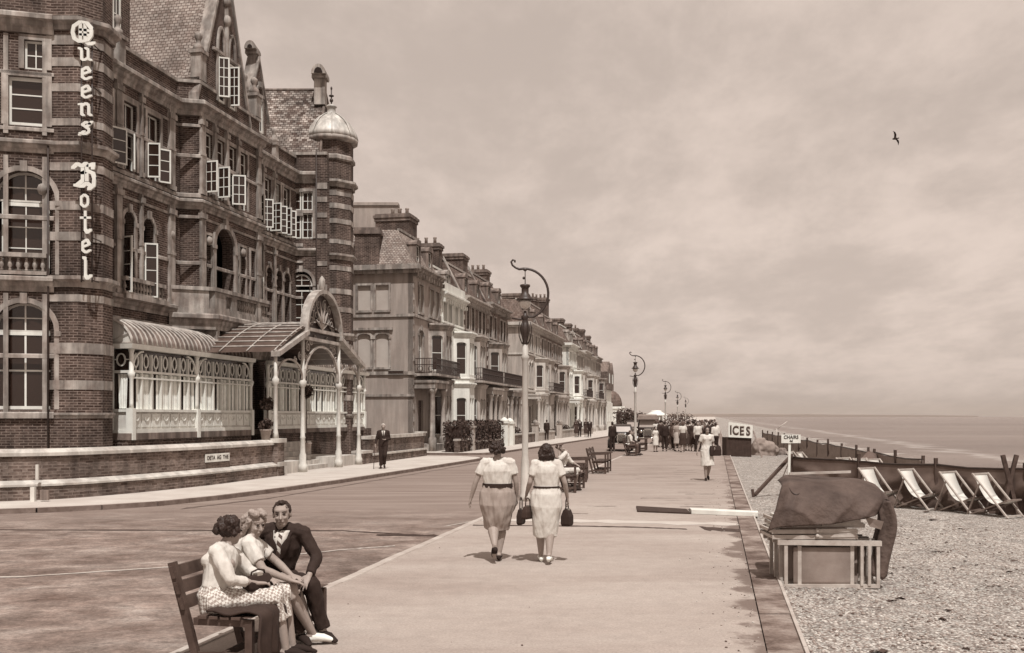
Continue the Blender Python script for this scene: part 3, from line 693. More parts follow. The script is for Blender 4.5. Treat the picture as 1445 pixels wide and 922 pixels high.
for k in range(8):
    a = k*math.pi/4+.2; mb.tube([(c[0]+math.cos(a)*q, c[1]+math.sin(a)*q, z) for q, z in ((1.25, 15.2), (1.2, 15.43), (1.04, 15.77), (.8, 16.07), (.52, 16.3), (.28, 16.44))], .03, 5, 0)
mb.build('dome', 'lead', tf)
mb = MB(); mb.tube([(c[0], c[1], 16.85), (c[0], c[1], 17.65)], .03, 6); mb.ell((c[0], c[1], 17.08), (.09, .09, .1)); mb.ell((c[0], c[1], 17.3), (.13, .13, .05)); mb.ell((c[0], c[1], 17.66), (.05, .05, .09))
mb.build('finial', 'iron', tf)
# -- cornices and strings following the plan
def fp(F, s_, o=0): p = F.P(s_, o, 0); return (p.x, p.y)
plan = [(-12.0, 29.2), fp(FR1, sY(30.0, 29)), fp(FR1, sY(34.82, 29)+.0), fp(FB, 0), fp(FB, sY(39.6, 35)), (fp(FR2, .02)), (FF.P(.05, 0, 0).x-.0, 45.13), (-9.5, 45.13)]
plan[5] = fp(FR2, sY(39.75, 39.6)); plan[6] = fp(FR2, sY(45.13, 39.6))
mb = MB()
for z, h, d in ((5.45, .42, .26), (9.3, .34, .2), (12.6, .5, .34)):
    sweep(mb, plan, corn(z, h, d), 0)
    sweep(mb, [fp(FW, -9), fp(FW, S0+.1)], corn(z, h, d*.9), 0)
for z, h, d in ((9.72, .14, .06), (8.98, .1, .05), (7.35, .12, .05), (11.12, .12, .06), (12.2, .1, .05), (5.0, .18, .07)):
    sweep(mb, plan, band(z, h, d), 0)
for z, h, d in ((1.95, .18, .10), (4.72-.3, .0001, .01), (3.62, .12, .05), (7.45, .12, .06), (11.45, .1, .05), (9.9, .1, .05)):
    if h > .01: sweep(mb, [fp(FW, -9), fp(FW, S0+.1)], band(z, h, d), 0)
sweep(mb, [(-10.2, 45.13), (-8.9, 45.15)], corn(12.6, .5, .3), 0); sweep(mb, [(-10.2, 45.13), (-8.9, 45.15)], corn(9.3, .34, .18), 0)
mb.build('cornices', 'stone', hotel)
# -- stone bands between windows, pilasters, surrounds
mb = MB()
for bz_, bh in bandsz:
    FW.box(mb, wS(71)-.10, S0+.3, -.02, .03, bz_, bz_+bh)
    FF.box(mb, 1.75, 2.2, -.02, .03, bz_, bz_+bh)
for s0, s1 in ((wS(60), wS(71)-.08), (wS(5), wS(12))): FW.box(mb, s0, s1, -.02, .045, 9.8, 12.55); FW.box(mb, s0, s1, -.02, .045, 6.0, 9.2); FW.box(mb, s0, s1, -.02, .045, 2.1, 5.4)
def surr(F, *a): q = MB(); surround(q, F, *a); q.build('window_surround', 'stone', hotel)
for c_, zb, w, h, a in ((cA, 2.2, 1.55, 2.95, True), (cA, 5.95, 1.6, 2.85, True), (cW, 10.05, 1.0, 1.35, False), (cUp, 11.62, .56, .80, False), (-1.2, 5.95, 1.6, 2.85, True)): surr(FW, c_, zb, w, h, a, .14)
for c_, zb, w, h, a in w2+w1: surr(FR1, c_, zb, w, h, a, .12)
for c_, zb, w, h, a in bay2: surr(FB, c_, zb, w, h, a, .10, .04)
surr(FB, sY(36.75, 35), 6.0, 1.45, 2.95, True, .2, .09)
for q, ww in ((35.6, .4), (38.15, .5), (39.0, .4)): surr(FB, sY(q, 35), 6.3, ww, 2.2, False, .09)
for c_, zb, w, h, a in r2+r1: surr(FR2, c_, zb, w, h, a, .1, .04)
for c_, zb, w, h, a in ff: surr(FF, c_, zb, w, h, a, .13)
# pilasters
for F, a, w in ((FB, .14, .28), (FB, sY(39.45, 35), .3), (FB, 1.0, .16), (FB, 1.9, .14), (FB, 2.8, .14), (FR1, sY(34.4, 29), .34), (FR1, sY(31.35, 29), .3), (FR1, sY(32.6, 29), .1), (FR2, sY(41.8, 39.6), .16), (FR2, sY(42.9, 39.6), .14)):
    for z0, z1 in ((9.85, 12.6), (5.9, 9.3)):
        if a in (1.0, 1.9, 2.8) and z0 < 9: continue
        F.box(mb, a-w/2, a+w/2, -.02, .10, z0, z1); F.box(mb, a-w/2-.05, a+w/2+.05, -.02, .15, z1-.3, z1-.12); F.box(mb, a-w/2-.04, a+w/2+.04, -.02, .13, z0, z0+.16)
        F.box(mb, a-w/2-.02, a+w/2+.02, -.02, .12, (z0+z1)/2, (z0+z1)/2+.1)
# carved panels and shields over the first floor
for F, a in ((FB, sY(35.6, 35)), (FB, sY(38.15, 35)), (FR1, sY(34.4, 29)), (FW, S0-.2)):
    p = F.P(a, .04, 8.3); mb.ell(p, (.14, .14, .16), 0, 8)
mb.build('stone_dressings', 'stone', hotel)
# -- parapets, gables, roofs
mb = MB()
path = plan[:6]
sweep(mb, plan[:7], [(-.35, 13.08), (-.02, 13.08), (-.02, 13.75), (-.35, 13.75)], 0)
FF.box(mb, -.4, 2.2, -.35, -.02, 13.1, 13.9)
FW.box(mb, -9, S0, -.4, -.02, 13.1, 14.6)
# bay gable (steep) facing the promenade
g0, g1, ga, gz0, gz1 = -.02, sY(38.75, 35), sY(36.9, 35), 13.3, 18.9
def gabletri(F, a0, a1, ac, z0, z1, o0, o1, ops=()):
    zf = lambda a: z1-(z1-z0)*abs(a-ac)/(ac-a0 if a < ac else a1-ac)
    P = [F.P(a0, o1, z0), F.P(a1, o1, z0), F.P(ac, o1, z1)]
    mb.prism(P, (F.n*(o0-o1)), 0)
gabletri(FB, g0, g1, ga, gz0, gz1, -.35, -.03)
FB.box(mb, .0, sY(39.6, 35), -.35, -.025, 13.08, 13.5)
# small dormer gable in recess two
d0, d1 = sY(40.6, 39.6), sY(42.5, 39.6); da = (d0+d1)/2
FR2.box(mb, d0+.25, d1-.25, -.5, -.02, 13.4, 14.9); gabletri(FR2, d0+.15, d1-.15, da, 14.6, 16.9, -.5, -.03)
# brick attic storey over recess one
FR1.box(mb, sY(29.4, 29), sY(31.5, 29), -1.6, -.5, 13.5, 17.8); FR1.box(mb, sY(31.5, 29), sY(33.1, 29), -1.6, -.7, 13.5, 16.4)
mb.build('parapet_walls', ['brick', 'stone'], hotel)
mb = MB()
sweep(mb, plan[:7], [(-.38, 13.75), (.05, 13.75), (.05, 13.86), (-.38, 13.92)], 0)
FF.box(mb, -.4, 2.2, -.38, .04, 13.9, 14.03); FW.box(mb, -9, S0, -.45, .04, 14.6, 14.75)
def verge(F, a0, z0, a1, z1, o0, o1, t=.16):
    mb.hexa([F.P(a0, o0, z0), F.P(a0, o1, z0), F.P(a1, o1, z1), F.P(a1, o0, z1), F.P(a0, o0, z0+t*1.9), F.P(a0, o1, z0+t*1.9), F.P(a1, o1, z1+t*1.9), F.P(a1, o0, z1+t*1.9)])
verge(FB, g0-.12, gz0-.2, ga, gz1, -.42, .04); verge(FB, g1+.12, gz0-.2, ga, gz1, -.42, .04)
verge(FR2, d0+.02, 14.5, da, 16.9, -.55, .03, .1); verge(FR2, d1-.02, 14.5, da, 16.9, -.55, .03, .1)
# corner piers with ball finials
def pier(F, a, o, z0, z1, w=.2):
    F.box(mb, a-w, a+w, o-w, o+w, z0, z1); F.box(mb, a-w-.06, a+w+.06, o-w-.06, o+w+.06, z1, z1+.12)
    p = F.P(a, o, 0); mb.lathe((p.x, p.y, 0), [(w*1.1, z1+.12), (w*.9, z1+.3), (w*.35, z1+.42), (w*.45, z1+.5), (w*.75, z1+.62), (w*.7, z1+.72), (.02, z1+.8)], 8)
pier(FB, .2, -.15, 13.9, 14.85); pier(FB, sY(39.45, 35), -.15, 13.9, 14.7); pier(FR1, sY(31.35, 29), .02, 12.9, 13.9, .17); pier(FR2, sY(42.9, 39.6), .02, 12.9, 13.7, .15); pier(FR2, sY(40.5, 39.6), -.1, 13.8, 15.2, .13)
# gable window surrounds and tracery arches
for a in (ga-.42, ga+.42):
    surround(mb, FB, a, 13.55, .46, 1.7, False, .09, .06)
    for i in range(8):
        t0, t1 = math.pi*i/8, math.pi*(i+1)/8
        mb.bar(FB.P(a+.26*math.cos(t0), .03, 15.4+.9*math.sin(t0)), FB.P(a+.26*math.cos(t1), .03, 15.4+.9*math.sin(t1)), .09, .09)
FB.box(mb, ga-.05, ga+.05, -.03, .1, 13.5, 18.2); FB.box(mb, ga-1.0, ga+1.0, -.03, .08, 15.3, 15.4)
for zc in (16.7, 17.4): p = FB.P(ga, .05, zc); mb.ell(p, (.16, .16, .22), 0, 6)
surround(mb, FR2, da, 13.9, .5, 1.3, False, .08, .06); surround(mb, FR2, da, 14.9, .42, .9, 1.4, .08, .06)
mb.build('roofline_stonework', 'stone', hotel)
for a in (ga-.42, ga+.42): sash(FB, a-.23, a+.23, 13.55, 15.2, .01, hotel, 0, 3)
casement(FB, ga-.65, .03, 13.7, 15.15, .40, -60, hotel, 1, 3, 1); casement(FB, ga+.19, .03, 13.6, 15.05, .40, -85, hotel, 1, 3, 1)
sash(FR2, da-.25, da+.25, 13.9, 15.2, .0, hotel, 1, 1)
for y, w in ((30.3, .5), (32.3, .45)):
    F_ = Face(FR1.P(0, -.5 if y < 31 else -.7, 0), FR1.u, FR1.n); sash(F_, sY(y, 29)-w/2, sY(y, 29)+w/2, 14.4, 15.9, .02, hotel, 1, 1)
# roofs
mb = MB()
def quad(a, b, c, d, m=0): mb.add([a, b, c, d], [(0, 1, 2, 3)], m)
P = FB.P
quad(P(-.0, -.9, 13.5), P(ga, -.4, 18.9), P(ga, -11, 18.9), P(-.0, -11, 13.5)); quad(P(sY(39.6, 35), -.9, 13.5), P(ga, -.4, 18.9), P(ga, -11, 18.9), P(sY(39.6, 35), -11, 13.5))
quad(P(-.0, -.9, 13.5), P(g0+.0, -.36, 13.6), P(ga, -.36, 18.9), P(ga, -.4, 18.9))
Q = FR1.P
quad(Q(-2, -1.5, 13.4), Q(sY(36, 29), -1.5, 13.4), Q(sY(36, 29), -5.5, 18.2), Q(-2, -5.5, 18.2))
Q = FR2.P
quad(Q(-1.5, -1.2, 13.4), Q(8, -1.2, 13.4), Q(8, -4.2, 17.0), Q(-1.5, -4.2, 17.0)); quad(Q(-1.5, -4.2, 17.0), Q(8, -4.2, 17.0), Q(8, -7.5, 13.4), Q(-1.5, -7.5, 13.4))
mb.build('roof_slopes', 'tile', hotel)
mb = MB()   # hipped roof of the far wing
a, b_, c_, d_ = (-20, 45.5, 13.6), (-8.8, 45.4, 13.6), (-8.5, 50.9, 13.6), (-20, 51.5, 13.6); r1_, r2_ = (-18, 48.5, 17.95), (-9.15, 48.5, 17.95)
quad(a, b_, r2_, r1_); quad(b_, c_, r2_, r2_); quad(c_, d_, r1_, r2_); 
mb.f[-2] = mb.f[-2][:3]
rf = mb.build('hipped_roof', 'tile_mossy', hotel)
mb = MB(); mb.tube([r1_, r2_], .09, 6); mb.tube([r2_, b_], .07, 6); mb.tube([r2_, c_], .07, 6); mb.build('ridge_tiles', 'stone_dark', rf)
# hooded chimney cowls
def cowl(x, y, z0, z1, w=.3):
    m_ = MB(); m_.box(x-w, x+w, y-w, y+w, z0, z1); m_.box(x-w-.1, x+w+.1, y-w-.1, y+w+.1, z1, z1+.14)
    h = arcpts(0, w+.08, 0, 10, 1.35); pts = [(x+a_, y-w-.3, z1+.14+b__) for a_, b__ in h]; m_.prism(pts, (0, 2*w+.6, 0))
    o = m_.build('chimney_cowl', 'stone', hotel); k = MB(); h2 = arcpts(0, w-.06, 0, 10, 1.3)
    k.prism([(x+a_, y-w-.33, z1+.16+b__) for a_, b__ in h2], (0, .05, 0)); k.build('cowl_opening', 'dark', o)
cowl(-9.25, 47.9, 17.0, 18.25, .26); p = FR2.P(da, -.3, 0); cowl(p.x, p.y, 16.6, 17.15, .16)
# -- wing windows
sash(FW, cA-.78, cA+.78, 2.2, 4.35, -.2, hotel, 1, 1, .09, .05, curtain=2); 
def fan(F, c_, r, z, off, parent, k=1.0):
    m_ = MB(); a = arcpts(c_, r, z, 12, k); b__ = arcpts(c_, r-.07, z, 12, k)
    for i in range(12): m_.hexa([F.P(a[i][0], off-.03, a[i][1]), F.P(b__[i][0], off-.03, b__[i][1]), F.P(b__[i+1][0], off-.03, b__[i+1][1]), F.P(a[i+1][0], off-.03, a[i+1][1]), F.P(a[i][0], off+.03, a[i][1]), F.P(b__[i][0], off+.03, b__[i][1]), F.P(b__[i+1][0], off+.03, b__[i+1][1]), F.P(a[i+1][0], off+.03, a[i+1][1])])
    F.box(m_, c_-r, c_+r, off-.03, off+.03, z-.05, z); F.box(m_, c_-.02, c_+.02, off-.02, off+.02, z, z+r*k-.05); F.box(m_, c_-r*.85, c_+r*.85, off-.019, off+.019, z+r*k*.42, z+r*k*.42+.03)
    o = m_.build('fanlight', 'offwhite', parent); q = MB(); q.add([F.P(x, off-.01, y) for x, y in a], [list(range(13))]); q.build('pane', 'glass', o)
fan(FW, cA, .76, 4.4, -.2, hotel); fan(FW, cA, .78, 8.02, -.24, hotel)
sash(FW, cA-.6, cA+.62, 6.0, 7.95, -.22, hotel, 1, 2, .1, .03, curtain=2)
sash(FW, cW-.5, cW+.5, 10.05, 11.4, -.12, hotel, 0, 2, .1, .035, curtain=1); sash(FW, cUp-.28, cUp+.28, 11.62, 12.42, -.1, hotel, 1, 1, .06, .03, curtain=1)
sash(FW, -1.95, -.45, 2.2, 4.35, -.2, hotel, 1, 1); fan(FW, -1.2, .76, 4.4, -.2, hotel); sash(FW, -1.7, -.7, 10.05, 11.4, -.12, hotel, 0, 2)
mb = MB(); balusters(mb, FW, cA-.85, wS(73)-.1, .12, 5.9, 6.5, .2); mb.build('window_balustrade', 'stone', hotel); mb = MB(); balusters(mb, FR1, sY(31.4, 29), sY(33.7, 29), .16, 5.88, 6.45, .17)
FR1.box(mb, sY(31.3, 29), sY(33.8, 29), 0, .34, 5.75, 5.9); mb.build('window_balustrade', 'stone', hotel); mb = MB()
balusters(mb, FR2, sY(40.9, 39.6), sY(42.2, 39.6), .14, 5.88, 6.4, .17)
mb.build('window_balustrade', 'stone', hotel)
# -- recess windows
for i, (c_, zb, w, h, a) in enumerate(w2):
    sash(FR1, c_-w/2, c_+w/2, 11.22, zb+h, -.15, hotel, 1, 0, .05); sash(FR1, c_-w/2, c_+w/2, zb, 11.14, -.15, hotel, 1, 2, .05, curtain=2)
casement(FR1, w2[0][0]+.25, 0.02, 9.95, 11.1, .55, -25, hotel, 1, 2); casement(FR1, w2[2][0]-.38, .02, 9.95, 11.1, .42, -72, hotel, 1, 2); casement(FR1, w2[2][0]+.3, .02, 9.95, 11.1, .42, -38, hotel, 1, 2); casement(FR1, w2[1][0]+.28, .02, 9.95, 11.1, .38, 30, hotel, -1, 2)
for c_, zb, w, h, a in w1: sash(FR1, c_-w/2, c_+w/2, zb, zb+2.0, -.26, hotel, 0, 2, .05)
casement(FR1, w1[1][0]-.2, .0, 5.95, 7.75, .42, -60, hotel, 1, 3); casement(FR1, w1[0][0]-.3, .0, 5.95, 7.75, .4, -105, hotel, 1, 3)
# -- bay windows
for c_, zb, w, h, a in bay2: sash(FB, c_-w/2, c_+w/2, zb, zb+h, -.12, hotel, 0, 2 if h > 1 else 1, .045, .022, curtain=random.choice((0, 2, 2)))
for i in (0, 1): casement(FB, bay2[i*2][0]-.25, .02, 9.98, 11.1, .5, -95, hotel, 1, 2, 1)
casement(FB, bay2[4][0]-.05, .02, 9.98, 11.1, .5, -65, hotel, 1, 2, 1)
sash(FB, sY(36.75, 35)-.5, sY(36.75, 35)+.5, 6.0, 8.2, -1.1, hotel, 1, 2)
for q, ww in ((35.6, .4), (38.15, .5), (39.0, .4)): sash(FB, sY(q, 35)-ww/2, sY(q, 35)+ww/2, 6.3, 8.5, -.2, hotel, 0, 3, .04)
for k, (c_, zb, w, h, a) in enumerate(r2): sash(FR2, c_-w/2, c_+w/2, zb, zb+h, -.12, hotel, 0, 2 if h > 1 else 1, .045, .022, curtain=random.choice((0, 2)))
for y, dg in ((41.05, -100), (41.65, -60), (42.55, -92), (43.0, -60), (43.6, -95), (43.95, -55)): casement(FR2, sY(y, 39.6), .02, 9.95, 11.15, .52, dg, hotel, 1, 3, 1)
for c_, zb, w, h, a in r1: sash(FR2, c_-w/2, c_+w/2, zb, zb+1.9, -.25, hotel, 0, 2, .05)
casement(FR2, sY(41.1, 39.6), .0, 5.9, 7.75, .45, -98, hotel, 1, 3, 1)
for x0, x1, z0, z1, nh in ((.5, 1.0, 11.38, 12.23, 1), (1.04, 1.545, 11.38, 12.23, 1), (.5, 1.0, 10.1, 11.25, 2), (1.04, 1.545, 10.1, 11.25, 2), (.5, 1.545, 5.85, 7.75, 2)): sash(FF, x0, x1, z0, z1, -.08, hotel, 1, nh, .06, .03, curtain=1 if z0 > 9 and x0 > 1 else 0)
fan(FF, 1.02, .5, 7.98, -.08, hotel)
FF.turned
# -- canted balcony of the bay
mb = MB()
bp = [fp(FR1, sY(34.3, 29)), fp(FB, .05, .55), fp(FB, sY(39.3, 35), .55), fp(FB, sY(39.7, 35), -.1)]
sweep(mb, bp, corn(5.05, .55, .22, -1.0), 0); sweep(mb, bp, [(-.9, 5.55), (.02, 5.55), (.02, 5.8), (-.9, 5.8)], 0)
sweep(mb, bp, [(-.22, 6.42), (.06, 6.42), (.06, 6.55), (-.22, 6.55)], 0)
for a0, a1, solid in ((.05, .9, 1), (.9, 1.3, 0), (1.3, 1.7, 1), (1.7, 3.3, 0), (3.3, 3.7, 1), (3.7, 4.45, 0)):
    if solid: FB.box(mb, a0, a1, .30, .56, 5.8, 6.44)
    else: balusters(mb, FB, a0, a1, .43, 5.8, 6.44, .16)
Fq = Face(bp[0], (bp[1][0]-bp[0][0], bp[1][1]-bp[0][1]), (bp[1][1]-bp[0][1], -(bp[1][0]-bp[0][0])))
Fq.box(mb, 0, 1.35, -.26, 0, 5.8, 6.44); sweep(mb, bp, corn(4.2, .5, -.12+.3, -1.0), 0)
for a in (.2, 1.5, 2.6, 3.5, 4.3): FB.box(mb, a-.09, a+.09, .0, .62, 4.55, 5.1)
mb.build('balcony', 'stone', hotel)
# rain pipes
for F, a, z0, z1, o in ((FR1, sY(30.6, 29), 4.5, 13, .12), (FF, 1.72, 4.5, 14, .1), (FW, S0-.04, 1.0, 9.6, .1)): mb = MB(); mb.tube([F.P(a, o, z0), F.P(a, o, z1)], .028, 6); mb.build('rain_pipe', 'iron', hotel)
# -- verandah
V = front(CV, 29.5)
def vsec(mb, gm, cm, a0, a1, n, z0=1.5, zd=2.2, zt=4.02, circ=True):
    F = V
    F.box(mb, a0, a1, -.07, .07, z0, z0+.12); F.box(mb, a0, a1, -.08, .08, zd-.06, zd+.02); F.box(mb, a0, a1, -.06, .06, 3.32, 3.39); F.box(mb, a0, a1, -.06, .06, 3.14, 3.19)
    w = (a1-a0)/n
    F.box(mb, a0, a1, -.05, .0, z0+.12, zd-.06, 1)
    for i in range(n):
        x = a0+i*w
        if i: F.box(mb, x-.022, x+.022, -.045, .05, zd, zt-.12)
        F.box(mb, x+.04, x+w-.04, .0, .02, z0+.18, zd-.12)
        # swag on the dado panel
        for q in range(6):
            t0, t1 = math.pi*(1+q/6), math.pi*(1+(q+1)/6)
            mb.bar(F.P(x+w/2+.12*math.cos(t0), .03, zd-.2+.14*math.sin(t0)), F.P(x+w/2+.12*math.cos(t1), .03, zd-.2+.14*math.sin(t1)), .03, .03)
        # ring ornament in the frieze
        r_ = min(w*.34, .17); cz = 3.68
        for q in range(10):
            t0, t1 = 2*math.pi*q/10, 2*math.pi*(q+1)/10
            mb.bar(F.P(x+w/2+r_*.75*math.cos(t0), .0, cz+r_*1.15*math.sin(t0)), F.P(x+w/2+r_*.75*math.cos(t1), .0, cz+r_*1.15*math.sin(t1)), .03, .04)
        F.box(mb, x+w/2-.012, x+w/2+.012, -.02, .02, cz+r_*1.15, zt-.1); F.box(mb, x+w/2-.012, x+w/2+.012, -.02, .02, 3.39, cz-r_*1.15)
        # spandrel arc of each end light
    for sg, xx in ((1, a0+.08), (-1, a1-.08)):
        for q in range(6):
            t0, t1 = math.pi/2*q/6, math.pi/2*(q+1)/6
            mb.bar(F.P(xx+sg*(.55-.55*math.cos(t0)), .03, 3.42+.55*math.sin(t0)), F.P(xx+sg*(.55-.55*math.cos(t1)), .03, 3.42+.55*math.sin(t1)), .045, .05)
    F.box(gm, a0, a1, -.08, -.07, zd, zt)
    k = int((a1-a0)/.035)
    for seg in range(n):
        x0, x1 = a0+seg*w+.04, a0+(seg+1)*w-.04; m_ = 9; ga_ = random.choice((.03, .06, .12, .3))
        for part_ in (0, 1):
            for q in range(m_):
                t0, t1 = q/m_, (q+1)/m_
                xa = (x0+(x1-x0)*.5*t0*(1-ga_)) if part_ == 0 else (x1-(x1-x0)*.5*t0*(1-ga_)); xb = (x0+(x1-x0)*.5*t1*(1-ga_)) if part_ == 0 else (x1-(x1-x0)*.5*t1*(1-ga_))
                cm.add([F.P(xa, -.045+.012*math.sin(q*2.3), zd+.02), F.P(xb, -.045+.012*math.sin(q*2.3+2.3), zd+.02), F.P(xb, -.045+.012*math.sin(q*2.3+2.3), 3.3), F.P(xa, -.045+.012*math.sin(q*2.3), 3.3)], [(0, 1, 2, 3)], 0, True)
mb, gm, cm = MB(), MB(), MB()
vend = sY(37.2, 29.5); vmid = sY(33.33, 29.5)
vsec(mb, gm, cm, .1, vmid, 7); vsec(mb, gm, cm, vmid, vend, 7)
b2, b3, b4 = sY(38.6, 29.5), sY(42.0, 29.5), sY(49.2, 29.5)
vsec(mb, gm, cm, b2, b3, 6); vsec(mb, gm, cm, b3, sY(45.6, 29.5), 6); vsec(mb, gm, cm, sY(45.6, 29.5), b4, 6)
def vpost(a, z0=1.3, z1=4.05):
    p = V.P(a, .03, 0); V.box(mb, a-.09, a+.09, -.09, .13, z0, 2.25); mb.lathe((p.x, p.y, 0), [(.075, 2.25), (.06, 2.4), (.06, 3.1), (.10, 3.2), (.12, 3.3), (.07, 3.36), (.07, 3.9), (.12, z1)], 8)
for a in (.1, vmid, vend, b2, b3, sY(45.6, 29.5), b4): vpost(a)
# near end panel
E = Face(V.P(.1, 0, 0), -DN, -DU)
def endp(E, wd):
    E.box(mb, 0, wd, -.04, .04, 1.5, 1.6); E.box(mb, 0, wd, -.04, .05, 2.14, 2.22); E.box(mb, 0, wd, -.04, .04, 3.3, 3.38); E.box(mb, wd-.06, wd, -.04, .04, 1.5, 4.05); E.box(mb, .02, wd, -.03, 0, 1.6, 2.14, 1)
    E.box(gm, .02, wd-.03, -.07, -.06, 2.22, 4.0)
    for q in range(12):
        t0, t1 = 2*math.pi*q/12, 2*math.pi*(q+1)/12; c0 = wd/2
        mb.bar(E.P(c0+.14*math.cos(t0), .0, 3.7+.18*math.sin(t0)), E.P(c0+.14*math.cos(t1), .0, 3.7+.18*math.sin(t1)), .035, .04)
    E.box(mb, 0, wd/2-.14, -.02, .02, 3.69, 3.72); E.box(mb, wd/2+.14, wd, -.02, .02, 3.69, 3.72)
    for q in range(10):
        x0, x1 = .12+(wd-.3)*q/10, .12+(wd-.3)*(q+1)/10
        cm.add([E.P(x0*.8+.06, -.04+.012*math.sin(q*2.2), 2.24), E.P(x1*.8+.06, -.04+.012*math.sin(q*2.2+2.2), 2.24), E.P(x1, -.04+.012*math.sin(q*2.2+2.2), 3.28), E.P(x0, -.04+.012*math.sin(q*2.2), 3.28)], [(0, 1, 2, 3)], 0, True)
endp(E, .62)
# eaves gutter and floor ledge
sweep(mb, [fp(V, .0, -.75), fp(V, .0, .06), fp(V, vend, .06)], [(-.1, 4.02), (.16, 4.02), (.2, 4.16), (-.1, 4.18)], 0)
sweep(mb, [fp(V, b2, .06), fp(V, b4, .06), fp(V, b4, -.8)], [(-.1, 4.02), (.16, 4.02), (.2, 4.16), (-.1, 4.18)], 0)
# entrance screen set back behind the porch
ES = front(CV-.85, 29.5)
for a0, a1, n in ((vend, sY(38.6, 29.5), 4),):
    ES.box(mb, a0, a1, -.05, .05, 2.1, 2.2); ES.box(mb, a0, a1, -.05, .05, 3.3, 3.4); ES.box(mb, a0, a1, -.05, .05, 1.5, 1.6); ES.box(gm, a0, a1, -.03, -.02, 1.6, 4.1)
    for i in range(n+1): x = a0+(a1-a0)*i/n; ES.box(mb, x-.03, x+.03, -.045, .045, 1.5, 4.1)
ver = mb.build('verandah', ['white', 'offwhite'], hotel); gm.build('glazing', 'glass', ver); cm.build('lace_curtains', 'curtain', ver)
# verandah roof: curved ribs over a pale skin
mb = MB(); rb = MB()
def curve_prof(o0, o1, z0, z1, n=8): return [(o1+(o0-o1)*math.cos(math.pi/2*i/n), z0+(z1-z0)*math.sin(math.pi/2*i/n)) for i in range(n+1)]
cp = curve_prof(.12, -1.25, 4.17, 5.02)
def vroof(a0, a1, cp):
    for i in range(len(cp)-1):
        mb.add([V.P(a0, cp[i][0], cp[i][1]), V.P(a1, cp[i][0], cp[i][1]), V.P(a1, cp[i+1][0], cp[i+1][1]), V.P(a0, cp[i+1][0], cp[i+1][1])], [(0, 1, 2, 3)], 0, True)
    n = int((a1-a0)/.265)
    for k in range(n+1):
        a = a0+(a1-a0)*k/n; rb.tube([V.P(a, o+.01, z+.02) for o, z in cp], .032, 5)
vroof(.0, vend, cp)
# end fan of the roof
for k in range(6):
    a, b_ = cp[k], cp[k+1]; mb.add([V.P(0, -1.25, 4.17), V.P(0, a[0], a[1]), V.P(0, b_[0], b_[1])], [(0, 1, 2)], 1)
rb.tube([V.P(-.02, o, z) for o, z in cp], .03, 5)
for q in (2, 5): rb.tube([V.P(-.03, -.75, 4.18), V.P(-.03, cp[q][0], cp[q][1])], .018, 4)
rb.tube([V.P(-.03, -.75, 4.2), V.P(-.03, .1, 4.2)], .03, 4)
zn = mat('verandah_zinc', .20, .25, 3, rough=.55, streak=.5)
vr = mb.build('verandah_roof', [zn, 'offwhite'], hotel); rb.build('roof_ribs', 'aged_paint', vr)
mb = MB(); rb = MB(); vroof(b3, b4, cp); vr = mb.build('verandah_roof', [zn, 'offwhite'], hotel); rb.build('roof_ribs', 'aged_paint', vr)
# plinth under the verandah
mb = MB(); V.box(mb, -.05, vend+.1, -1.0, .0, 0, 1.3); V.box(mb, b2-.1, b4+.1, -1.0, .0, 0, 1.32)
V.box(mb, -.08, vend+.14, -1.0, .10, 1.3, 1.5, 1); V.box(mb, b2-.15, b4+.15, -1.0, .10, 1.32, 1.5, 1)
for a in (b4,): V.box(mb, a-.2, a+.3, -.2, .3, 0, 1.42)
mb.build('verandah_plinth', ['brick', 'stone_dark'], hotel)
# -- porch
W = front(-14.85, 33.5)       # the line of the boundary wall
porch = MB(); pm = MB()
ps = [0.0, sY(35.7, 33.5), sY(39.1, 33.5), sY(41.3, 33.5)]
def ppost(a, z0, z1, r):
    p = W.P(a, 0, 0); mb_ = MB()
    mb_.lathe((p.x, p.y, 0), [(r*2, z0), (r*2, z0+.25), (r*1.5, z0+.32), (r*1.45, z0+.62), (r*1.1, z0+.7), (r, z0+1.2), (r*1.25, z0+1.24), (r*.95, z0+1.3), (r*.85, 3.05), (r*1.5, 3.12), (r*1.7, 3.26), (r, 3.32), (r*.8, 3.4), (r*.8, z1)] if z0 < .5 else [(r*1.6, z0), (r*1.2, z0+.2), (r, z0+.3), (r*.85, 3.05), (r*1.5, 3.12), (r*1.7, 3.26), (r, 3.32), (r*.8, 3.4), (r*.8, z1)], 8)
    return mb_
mb = MB()
def add(mb_): 
    b = len(mb.v); mb.v += mb_.v; mb.f += [[i+b for i in f] for f in mb_.f]; mb.m += mb_.m; mb.sm += mb_.sm
pc = (ps[1]+ps[2])/2
eZ, sZ = 4.1, 4.85
# raking eaves, cross beams
for a0, z0, a1, z1 in ((ps[0]-.15, eZ-.08, ps[1]+.15, sZ+.12), (ps[3]+.25, eZ-.1, ps[2]-.15, sZ+.12)):
    mb.hexa([W.P(a0, -.1, z0), W.P(a0, .22, z0), W.P(a1, .22, z1), W.P(a1, -.1, z1), W.P(a0, -.1, z0+.17), W.P(a0, .22, z0+.17), W.P(a1, .22, z1+.17), W.P(a1, -.1, z1+.17)])
def arcbar(c, r, z, k, w=.06, n=12, o=.02, a0=0, a1=math.pi):
    p = arcpts(c, r, z, n, k, a0, a1)
    for i in range(n): mb.bar(W.P(p[i][0], o, p[i][1]), W.P(p[i+1][0], o, p[i+1][1]), w, w)
arcbar((ps[0]+ps[1])/2, (ps[1]-ps[0])/2-.08, 3.35, .62); arcbar(pc, (ps[2]-ps[1])/2-.1, 3.35, .78, .08); arcbar((ps[2]+ps[3])/2, (ps[3]-ps[2])/2-.08, 3.35, .62)
